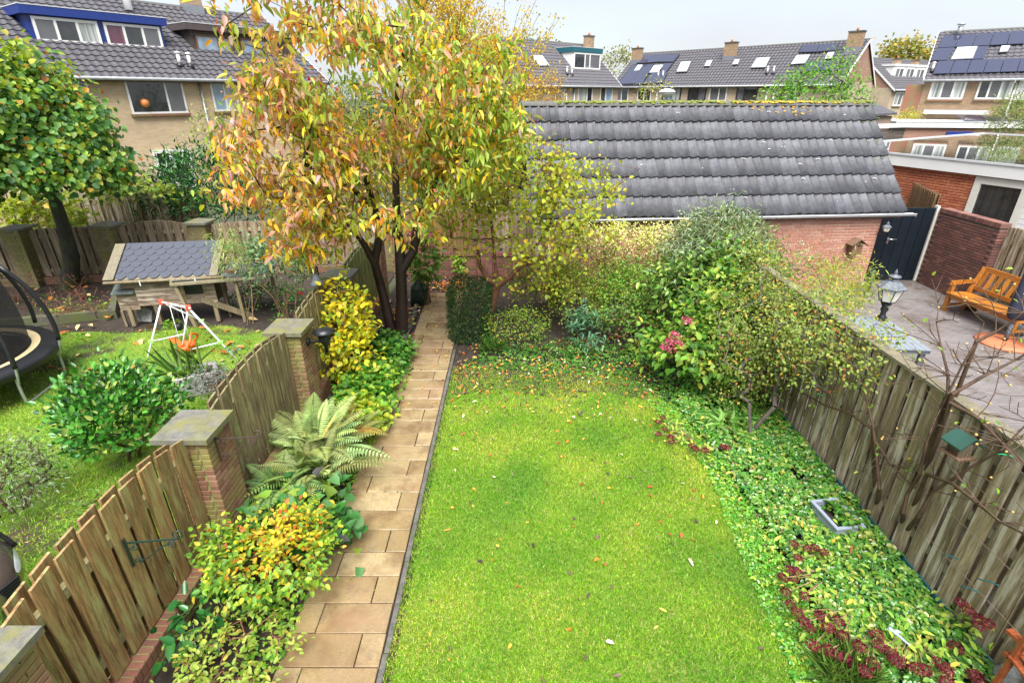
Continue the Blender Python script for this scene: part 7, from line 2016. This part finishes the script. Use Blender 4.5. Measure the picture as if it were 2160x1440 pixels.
# ------------------------------------------------------------------ objects: our garden
def scroll(c, r, turns, ux, uz, start=0, rad=.006, sgn=1):
    return [c + ux * (r * (1 - .75 * k / 24) * math.cos(start + sgn * turns * 2 * math.pi * k / 24)) + uz * (r * (1 - .75 * k / 24) * math.sin(start + sgn * turns * 2 * math.pi * k / 24)) for k in range(25)]
def bracket(lab, root, out, h, mat, L):
    """wrought iron hanging-basket bracket: back plate, arm, diagonal stay with scrolls"""
    t = thing('scroll_bracket', lab, 'bracket', root); u = Vector(out).normalized(); z = Vector((0, 0, 1)); r = Vector(root)
    sd = u.cross(z)
    one('back_plate', M[mat], t, lambda m: m.beam(r - z * h, r + z * .03, .028, .008, up=u))
    one('arm', M[mat], t, lambda m: m.beam(r - z * .01, r + u * L - z * .01, .012, .012, up=sd))
    e = r + u * L
    one('arm_scroll', M[mat], t, lambda m: m.tube(scroll(e + z * .035, .05, 1.2, u, z, -math.pi / 2, sgn=1), .006, 5))
    one('stay', M[mat], t, lambda m: m.tube(bez([r - z * (h - .05) + u * .05, r - z * (h * .72) + u * L * .30, r - z * (h * .35) + u * L * .62, r - z * .045 + u * L * .86]), .006, 5))
    one('stay_scroll', M[mat], t, lambda m: m.tube(scroll(r - z * (h - .06) + u * .05, .04, 1.2, u, z, math.pi / 2, sgn=-1), .0055, 5))
    one('stay_scroll', M[mat], t, lambda m: m.tube(scroll(r - z * .06 + u * L * .84, .04, 1.2, u, z, -math.pi / 2, sgn=1), .0055, 5))
    one('stay_scroll', M[mat], t, lambda m: m.tube(scroll(r - z * .06 + u * .06, .035, 1.2, u, z, math.pi, sgn=1), .0055, 5))
bracket('dark green scroll bracket screwed to the nearest fence panel', Vector(PX(262, 1143, -3.09)), (1, .12, 0), .26, 'green_iron', .40)
bracket('brown scroll bracket fixed to the nearest mossy brick pillar', Vector(PX(453, 923, -2.925)), (1, .05, 0), .28, 'brown_iron', .42)
def pillarlamp():
    r = Vector((-2.925, 6.86, 1.20)); t = thing('wall_lamp', 'black round wall lamp on the mossy pillar', 'lamp', r)
    X = Matrix.Rotation(math.pi / 2, 3, 'Y')
    one('wall_plate', M['black_metal'], t, lambda m: m.lathe(r, [(.065, 0), (.06, .025), (.03, .04)], 16, axis=X))
    one('arm', M['black_metal'], t, lambda m: m.tube(bez([r, r + Vector((.12, 0, 0)), r + Vector((.2, 0, .02))]), .024, 8))
    c = r + Vector((.25, 0, .0))
    one('body', M['black_metal'], t, lambda m: m.lathe(c, [(.0001, -.17), (.026, -.17), (.03, -.06), (.055, -.03), (.085, .03), (.09, .08), (.08, .12), (.095, .125), (.095, .14)], 18))
    one('shade', M['black_metal'], t, lambda m: m.lathe(c + Vector((0, 0, .15)), [(.155, 0), (.16, .012), (.06, .055), (.0001, .06)], 22))
pillarlamp()
b0_ = Vector((-3.12, 8.05, 1.66)); t = thing('garden_bell', 'small grey bell on the fence beside the yellow shrub', 'bell', b0_)
one('bell_body', M['lamp_weathered'], t, lambda m: m.lathe(b0_, [(.115, 0), (.10, .02), (.065, .08), (.05, .14), (.0001, .17)], 16)); one('hanger', M['black_metal'], t, lambda m: m.tube(bez([b0_ + Vector((0, 0, .16)), b0_ + Vector((0, .04, .26)), b0_ + Vector((0, .1, .26)), b0_ + Vector((0, .12, .1))]), .012, 6)); one('clapper', M['black_metal'], t, lambda m: m.tube([b0_ + Vector((0, 0, .1)), b0_ + Vector((0, 0, -.02))], .012, 6))
pp_ = Vector(G(790, 718)); t = thing('purple_pot', 'purple plastic pot at the foot of the cherry', 'pot', pp_)
one('pot', M['purple_pot'], t, lambda m: m.lathe(pp_, [(.085, 0), (.12, .22), (.13, .225), (.13, .25), (.112, .25), (.105, .2), (.0001, .19)], 22)); one('soil', M['soil'], t, lambda m: m.lathe(pp_ + Vector((0, 0, .2)), [(.0001, .012), (.104, .008)], 16))
n = 40; leaves('foliage', np.array(pp_) + RNG.normal(0, 1, (n, 3)) * [.06, .06, .05] + [-.05, .05, .33], nz(rsph(n) + [0, 0, .6]), rsph(n), .12, .02, Pal(('#d8d4a0', 2), ('#8fa85a', 2), gain=.6)(n), 'leaf', t, 'lance', .4)
cb = Vector(G(888, 640)); t = thing('compost_bin', 'dark green plastic bin behind the hydrangea', 'bin', cb)
one('body', M['green_bin'], t, lambda m: m.lathe(cb, [(.24, 0), (.21, .36), (.205, .38)], 16)); one('lid', M['green_bin'], t, lambda m: m.lathe(cb + Vector((0, 0, .382)), [(.22, 0), (.21, .03), (.12, .12), (.07, .36), (.0001, .38)], 16))
for i in range(11):       # edging stones along the path
    y_ = 8.7 + i * .27; o = put('edging_stone', brick_mesh((.09, .21, .07), M['kerb_concrete']), path, None, Matrix.Translation((-2.12 + random.uniform(-.03, .02) - .012 * max(0, y_ - 9) ** 1.5, y_, .03)) @ Euler((random.uniform(-.2, .2), random.uniform(-.3, .1), random.uniform(-.15, .15))).to_matrix().to_4x4())
def planterbox():
    c = Vector((3.62, 4.52, .02)); R = Rz(.12); t = thing('trough_planter', 'light grey plastic trough planter half sunk in the strawberries', 'planter', c)
    def P(x, y, z): return c + R @ Vector((x, y, z))
    w, d, h = .30, .42, .15
    one('trough', M['grey_plastic'], t, lambda m: [m.box((-w / 2, -d / 2, 0), (w / 2, -d / 2 + .012, h), P), m.box((-w / 2, d / 2 - .012, 0), (w / 2, d / 2, h), P), m.box((-w / 2, -d / 2 + .012, 0), (-w / 2 + .012, d / 2 - .012, h), P), m.box((w / 2 - .012, -d / 2 + .012, 0), (w / 2, d / 2 - .012, h), P)])
    one('rim', M['grey_plastic'], t, lambda m: [m.box((-w / 2 - .02, -d / 2 - .02, h + .001), (w / 2 + .02, -d / 2 + .018, h + .018), P), m.box((-w / 2 - .02, d / 2 - .018, h + .001), (w / 2 + .02, d / 2 + .02, h + .018), P), m.box((-w / 2 - .02, -d / 2 + .018, h + .001), (-w / 2 + .018, d / 2 - .018, h + .018), P), m.box((w / 2 - .018, -d / 2 + .018, h + .001), (w / 2 + .02, d / 2 - .018, h + .018), P)])
    one('soil', M['soil'], t, lambda m: m.box((-w / 2 + .013, -d / 2 + .013, .02), (w / 2 - .013, d / 2 - .013, h - .07), P))
    n = 150; q = RNG.uniform(-.5, .5, (n, 2)) * [w * .55, d * .9] + [w * .2, -.03]; P0 = np.array([tuple(P(a, b, h - .02 + random.uniform(0, .08))) for a, b in q])
    leaves('foliage', P0, nz(rsph(n) * [1, 1, .3]), nz(rsph(n) * .4 + [0, 0, 1]), .06, .05, SP(n), 'leaf_glossy', t, 'round')
planterbox()
def feeder():
    c = Vector(PX(2018, 958, 3.86)); t = thing('bird_feeder', 'small wooden bird feeder with green roof hung on the right fence', 'feeder', c)
    R = Rz(math.radians(8))
    def P(x, y, z): return c + R @ Vector((x, y, z))
    one('tray', M['nest_wood'], t, lambda m: m.box((-.085, -.10, 0), (.085, .10, .018), P))
    for y_ in (-.062, .05): one('end_panel', M['rail_grey'], t, lambda m: m.prism([P(-.06, y_, .02), P(.06, y_, .02), P(.06, y_, .14), P(0, y_, .20), P(-.06, y_, .14)], R @ Vector((0, .014, 0))))
    one('seed_core', M['nest_wood'], t, lambda m: m.box((-.045, -.046, .02), (.045, .048, .13), P))
    for s in (-1, 1): one('roof_panel', M['green_roofing'], t, lambda m: m.prism([P(0, -.10, .212), P(0, .09, .212), P(s * .115, .09, .115), P(s * .115, -.10, .115)], (0, 0, .014)))
    for s in (-1, 1):
        for k in range(4): one('wire_bar', M['wire'], t, lambda m: m.tube([P(s * .07, -.055 + k * .035, .02), P(s * .07, -.055 + k * .035, .14)], .0025, 4))
    for k in range(4): one('wire_bar', M['wire'], t, lambda m: m.tube([P(-.05 + k * .033, -.078, .02), P(-.05 + k * .033, -.078, .15)], .0025, 4))
feeder()
for i, (x, y) in enumerate(((1728, 832), (2118, 958), (2005, 1172), (2085, 1225), (2045, 1240))):
    p = Vector(PX(x, y, 3.93)); tag(one('twine_knot', M['twine'] if i < 2 else M['teal_plastic'], None, lambda m: m.tube(bez([p + Vector((.03, -.06, .02)), p, p + Vector((-.02, .03, -.02)), p + Vector((-.01, .07, -.05))]), .006, 5)), ['bright green plastic tie on the rose left of the feeder', 'bright green plastic tie right of the bird feeder', 'teal twine knot on the fence wire, farthest left', 'teal twine knot on the fence wire nearest the red chair', 'teal twine knot on the fence wire, middle'][i], 'twine')
def redchair():
    c = Vector((3.78, 2.45, 0)); t = thing('garden_chair', 'red-brown wooden folding chair cut by the right photo edge', 'chair', c)
    pts = [Vector(PX(2128, 1328, 3.72)), Vector(PX(2190, 1355, 3.72))]
    one('armrest', M['red_wood'], t, lambda m: m.beam(pts[0], pts[0] + Vector((.06, -.52, .02)), .055, .03, up=(0, 0, 1)))
    a = Vector(PX(2130, 1372, 3.72))
    for k in range(5): one('seat_slat', M['red_wood'], t, lambda m: m.beam(a + Vector((k * .075, -.02 - k * .01, -.02)), a + Vector((k * .075 - .0, -.50, -.08)), .05, .02, up=(0, 0, 1)))
    one('seat_rail', M['red_wood'], t, lambda m: m.beam(a + Vector((-.02, .0, -.045)), a + Vector((.36, .0, -.045)), .03, .04))
    for dx in (0, .34):
        for dy in (-.02, -.48): one('leg', M['red_wood'], t, lambda m: m.beam((a.x + dx, a.y + dy, 0), (a.x + dx, a.y + dy - .03, a.z + (.28 if dx == 0 and dy > -.1 else .0)), .035, .03))
redchair()
so_ = Vector(G(2125, 1432, .1)); t = thing('stone_ornament', 'small weathered stone ornament at the lower right edge', 'ornament', (so_.x, so_.y, 0))
one('body', M['stone'], t, lambda m: m.lathe((so_.x, so_.y, 0), [(.10, 0), (.11, .03), (.085, .06), (.095, .10), (.10, .14), (.07, .18), (.075, .2), (.05, .24), (.0001, .26)], 14))
dp = Vector(G(1890, 1335, .3)); t = thing('garden_ornament', 'small blue and white ornament on a stick among the sedums', 'ornament', (dp.x, dp.y, 0))
one('stick', M['wire'], t, lambda m: m.tube([(dp.x, dp.y, 0), dp], .004, 5)); one('body', M['blue_white'], t, lambda m: m.tube(bez([dp + Vector((-.045, .04, .02)), dp, dp + Vector((.03, -.05, -.01)), dp + Vector((.06, -.09, -.02))]), [.014] * 6 + [.011] * 6 + [.008] * 7, 7)); one('wing', M['blue_white'], t, lambda m: m.obox(dp + Vector((.0, 0, .016)), (.06, .025, .005), Rz(.4)))
ed = tag(one('plastic_edging', M['dark_timber'], None, lambda m: m.tube(bez([G(1625, 1035, .03), G(1645, 1070, .04), G(1665, 1105, .03)]), .022, 7)), 'short dark edging roll beside the strawberry carpet', 'edging')
st_ = one('garden_stake', M['red_wood'], None, lambda m: m.beam(Vector(G(1788, 1190)), Vector(G(1798, 1150, .18)) , .018, .012)); tag(st_, 'short reddish plant stake among the strawberries', 'stake')

# ------------------------------------------------------------------ objects: patio
def lantern(t, c, s, parent=None):
    """six sided lantern head, c = bottom centre, s = scale"""
    def ring(r, z, n=6): return [c + Vector((r * s * math.cos(math.pi / 3 * k + .3), r * s * math.sin(math.pi / 3 * k + .3), z * s)) for k in range(n)]
    lo, hi = ring(.62, 0), ring(1.0, 1.25)
    for k in range(6):
        j = (k + 1) % 6; q = [lo[k], lo[j], hi[j], hi[k]]; cc = sum(q, Vector()) / 4
        one('glass_pane', M['lamp_glass'], t, lambda m: m.prism([cc + (p - cc) * .94 for p in q], (cc - c - Vector((0, 0, .6 * s))) * .0 + Vector((0, 0, .002))))
        one('glazing_bar', M['black_metal'], t, lambda m: m.beam(lo[k], hi[k], .06 * s, .06 * s))
    one('base_ring', M['black_metal'], t, lambda m: m.lathe(c, [(.3 * s, -.12 * s), (.66 * s, -.03 * s), (.68 * s, .04 * s), (.0001, .05 * s)], 6, smooth=False, axis=Matrix.Rotation(.3, 3, 'Z')))
    one('hood', M['lamp_weathered'], t, lambda m: m.lathe(c, [(1.18 * s, 1.22 * s), (1.22 * s, 1.30 * s), (.50 * s, 1.85 * s), (.42 * s, 1.88 * s)], 6, smooth=False, axis=Matrix.Rotation(.3, 3, 'Z')))
    one('crown', M['lamp_weathered'], t, lambda m: m.lathe(c, [(.40 * s, 1.86 * s), (.42 * s, 1.95 * s), (.25 * s, 2.0 * s), (.2 * s, 2.1 * s), (.5 * s, 2.2 * s), (.48 * s, 2.3 * s), (.2 * s, 2.36 * s), (.12 * s, 2.5 * s), (.16 * s, 2.56 * s), (.08 * s, 2.75 * s), (.0001, 2.95 * s)], 14))
lb = Vector((6.62, 8.75, 0)); t = thing('lamp_post', 'black lantern post with frosted panes on the patio', 'lamp', lb)
lb_top = 1.08
one('post', M['black_metal'], t, lambda m: m.lathe(lb, [(.13, 0), (.14, .06), (.09, .12), (.07, .3), (.055, .5), (.06, .62), (.075, .64), (.06, .68), (.05, .72), (.08, .76), (.085, .80), (.05, .84), (.042, .9), (.065, .95), (.05, 1.0), (.09, 1.07)], 14))
lantern(t, lb + Vector((0, 0, lb_top + .03)), .20)
wl = Vector(PY(1863, 482, 12.42)); t = thing('wall_lantern', 'small black wall lantern at the shed corner', 'lamp', wl)
lantern(t, wl + Vector((.02, -.08, -.05)), .085); one('bracket', M['black_metal'], t, lambda m: m.tube(bez([wl + Vector((-.06, .06, -.12)), wl + Vector((-.02, -.06, -.14)), wl + Vector((.02, -.08, -.06))]), .012, 6))
def nestbox():
    c = Vector(PY(1803, 520, 12.36)); t = thing('nest_box', 'weathered wooden nest box on the shed wall', 'nest box', c); R = SROT
    def P(x, y, z): return c + R @ Vector((x, y, z))
    def bodyf(m):
        m.prism([P(-.12, -.10, -.16), P(.12, -.10, -.16), P(.12, -.10, .08), P(0, -.10, .17), P(-.12, -.10, .08)], R @ Vector((0, .15, 0)))
    b = one('box', M['nest_wood'], t, bodyf)
    one('entrance_hole', M['black_plastic'], b, lambda m: m.lathe(P(.02, -.104, .04), [(.0001, .003), (.026, .0)], 12, axis=R @ Matrix.Rotation(math.pi / 2, 3, 'X')))
    for s in (-1, 1): one('roof_board', M['nest_wood'], t, lambda m: m.prism([P(0, -.17, .195), P(0, .06, .195), P(s * .20, .06, .055), P(s * .20, -.17, .055)], (0, 0, .018)))
    one('perch', M['nest_wood'], t, lambda m: m.tube([P(.02, -.10, -.02), P(.02, -.15, -.02)], .007, 6))
nestbox()
def table():
    c = Vector((6.30, 8.25, 0)); t = thing('garden_table', 'light grey slatted garden table behind the right fence', 'table', c); R = Rz(-.10)
    def P(x, y, z): return c + R @ Vector((x, y, z))
    W_, L_ = .85, 1.35; z = .72
    for k in range(9): one('slat', M['table_grey'], t, lambda m: m.box((-W_ / 2 + k * W_ / 9, -L_ / 2 - .02, z), (-W_ / 2 + (k + 1) * W_ / 9 - .006, L_ / 2, z + .02), P))
    for nm, lo, hi in (('apron', (-W_ / 2, -L_ / 2, z - .06), (W_ / 2, -L_ / 2 + .03, z - .002)), ('apron', (-W_ / 2, L_ / 2 - .03, z - .06), (W_ / 2, L_ / 2, z - .002)), ('apron', (-W_ / 2, -L_ / 2 + .03, z - .06), (-W_ / 2 + .03, L_ / 2 - .03, z - .002)), ('apron', (W_ / 2 - .03, -L_ / 2 + .03, z - .06), (W_ / 2, L_ / 2 - .03, z - .002))): one(nm, M['table_leg'], t, lambda m: m.box(lo, hi, P))
    for sx in (-1, 1):
        for sy in (-1, 1): one('leg', M['table_leg'], t, lambda m: m.box((sx * (W_ / 2 - .07) - .04, sy * (L_ / 2 - .07) - .03, 0), (sx * (W_ / 2 - .07) + .04, sy * (L_ / 2 - .07) + .03, z - .06), P))
table()
def bench():
    # front edge runs along Y; it looks towards -X
    f0, f1 = Vector((9.72, 11.15, 0)), Vector((9.90, 9.55, 0)); u = (f1 - f0).normalized(); L = (f1 - f0).length; b = Vector((-u.y, u.x, 0))
    t = thing('garden_bench', 'orange varnished wooden bench with slatted back on the patio', 'bench', (f0 + f1) / 2)
    def P(a, d, z): return f0 + u * a + b * d + Vector((0, 0, z))
    for a in (.04, L - .04):
        one('front_leg', M['teak'], t, lambda m: m.beam(P(a, .03, 0), P(a, .03, .63), .08, .07, up=b)); one('rear_leg', M['teak'], t, lambda m: [m.beam(P(a, .52, 0), P(a, .50, .45), .08, .07, up=b), m.beam(P(a, .50, .44), P(a, .68, .98), .08, .07, up=b)])
        one('armrest', M['teak_h'], t, lambda m: [m.beam(P(a, -.05, .645), P(a, .28, .66), .09, .035, up=u), m.beam(P(a, .28, .66), P(a, .60, .675), .07, .035, up=u)]); one('side_rail', M['teak_h'], t, lambda m: m.beam(P(a, .05, .36), P(a, .52, .34), .05, .09, up=u)); one('stretcher', M['teak_h'], t, lambda m: m.beam(P(a, .05, .14), P(a, .52, .14), .04, .05, up=u))
    for k in range(4): one('seat_slat', M['teak_h'], t, lambda m: m.beam(P(.0, .03 + k * .135, .42 - k * .008), P(L, .03 + k * .135, .42 - k * .008), .125, .028, up=b.cross(u) if False else (0, 0, 1)))
    one('seat_rail', M['teak_h'], t, lambda m: m.beam(P(.07, .03, .355), P(L - .07, .03, .355), .035, .09)); one('seat_rail', M['teak_h'], t, lambda m: m.beam(P(.07, .5, .345), P(L - .07, .5, .345), .035, .09))
    one('back_rail', M['teak_h'], t, lambda m: m.beam(P(.06, .665, .94), P(L - .06, .665, .94), .04, .11)); one('back_rail', M['teak_h'], t, lambda m: m.beam(P(.06, .535, .53), P(L - .06, .535, .53), .04, .08))
    nb = 9
    for k in range(nb): a = .14 + (L - .28) * k / (nb - 1); one('back_slat', M['teak'], t, lambda m: m.beam(P(a, .545, .555), P(a, .655, .90), .085, .022, up=b))
bench()
pb = Vector((9.62, 9.35, 0)); t = thing('parasol', 'folded dark blue parasol on a terracotta base plate', 'parasol', pb)
one('base_plate', M['terracotta'], t, lambda m: m.lathe(pb, [(.0001, .0), (.46, .0), (.46, .035), (.30, .05), (.05, .06), (.0001, .06)], 26)); one('base_tube', M['lamp_weathered'], t, lambda m: m.tube([pb + Vector((0, 0, .05)), pb + Vector((0, 0, .42))], .038, 10)); one('pole', M['galvanised'], t, lambda m: m.tube([pb + Vector((0, 0, .3)), pb + Vector((0, 0, 2.9))], .024, 8))
def pcloth(m):
    n = 20; V = []; F = []; rows = [(.50, .06), (.54, .13), (.75, .155), (1.2, .14), (1.9, .13), (2.5, .09), (2.85, .03)]
    for z, r in rows:
        for k in range(n): a = 2 * math.pi * k / n; rr = r * (1 + .16 * math.sin(a * 4 + z * 1.5)); V.append(pb + Vector((rr * math.cos(a), rr * math.sin(a), z)))
    for i in range(len(rows) - 1):
        for k in range(n): F.append((i * n + k, i * n + (k + 1) % n, (i + 1) * n + (k + 1) % n, (i + 1) * n + k))
    F.append(tuple(reversed(range(n)))); m._add(V, F, True)
one('folded_canopy', M['parasol_cloth'], t, pcloth)
gpz = S(W1 + .06, -.02, 0); tag(one('rain_pipe', M['green_pipe'], None, lambda m: m.tube([gpz, gpz + Vector((.02, .02, .48)), gpz + Vector((.06, .03, .5))], .05, 8)), 'short green drain pipe at the shed corner', 'pipe')
kp = Vector((10.35, 11.1, 0)); t = thing('flower_pot', 'dark pot between the bench and the brick wall', 'pot', kp)
one('pot', M['dark_timber'], t, lambda m: m.lathe(kp, [(.10, 0), (.14, .34), (.155, .35), (.155, .40), (.13, .40), (.12, .34), (.0001, .33)], 16)); one('soil', M['soil'], t, lambda m: m.lathe(kp + Vector((0, 0, .34)), [(.0001, .01), (.12, .0)], 12))
# street lamp beyond the shed
sl_ = PY(1407, 195, 27.0); t = thing('street_lamp', 'white saucer shaped street lamp above the shed ridge', 'street lamp', (sl_.x, sl_.y, 0))
one('post', M['galvanised'], t, lambda m: m.tube([(sl_.x, sl_.y, 0), (sl_.x, sl_.y, sl_.z - .15)], [.07, .05], 8)); one('globe', M['white_panel'], t, lambda m: m.lathe((sl_.x, sl_.y, sl_.z - .24), [(.06, 0), (.2, .08), (.35, .2), (.36, .24)], 20)); one('cover', M['gutter_light'], t, lambda m: m.lathe((sl_.x, sl_.y, sl_.z + .0), [(.385, 0), (.38, .03), (.25, .12), (.0001, .17)], 20))

# moss and seedlings in the joints of the path
jp = []
for i in range(-3, 28):
    y0 = 2.88 + i * ROW; jp += [(PXR - RNG.uniform(0, BIG + SMALL), y0 + RNG.normal(0, .006)) for _ in range(16)]
    xj = PXR - (SMALL if i % 2 == 0 else BIG); jp += [(xj + RNG.normal(0, .006), y0 + RNG.uniform(0, ROW)) for _ in range(7)]
jp = np.array(jp); jp = jp[vnoise(jp[:, 0], jp[:, 1], 3.0, 41) > .42]; n = len(jp)
o = leaves('joint_moss', np.stack([jp[:, 0], jp[:, 1], np.full(n, .024)], 1), nz(rsph(n) * [1, 1, .3]), nz(rsph(n) * .3 + [0, 0, 1]), .022 * RNG.uniform(.5, 1.4, n), .016, Pal(('#5a6a30', 3), ('#3f3a24', 3), ('#7f9a3c', 1), gain=.7)(n), 'leaf_matte', None, 'diamond', .1, .1)
tag(o, 'moss and dirt in the joints of the tiled path', 'moss', kind='stuff')
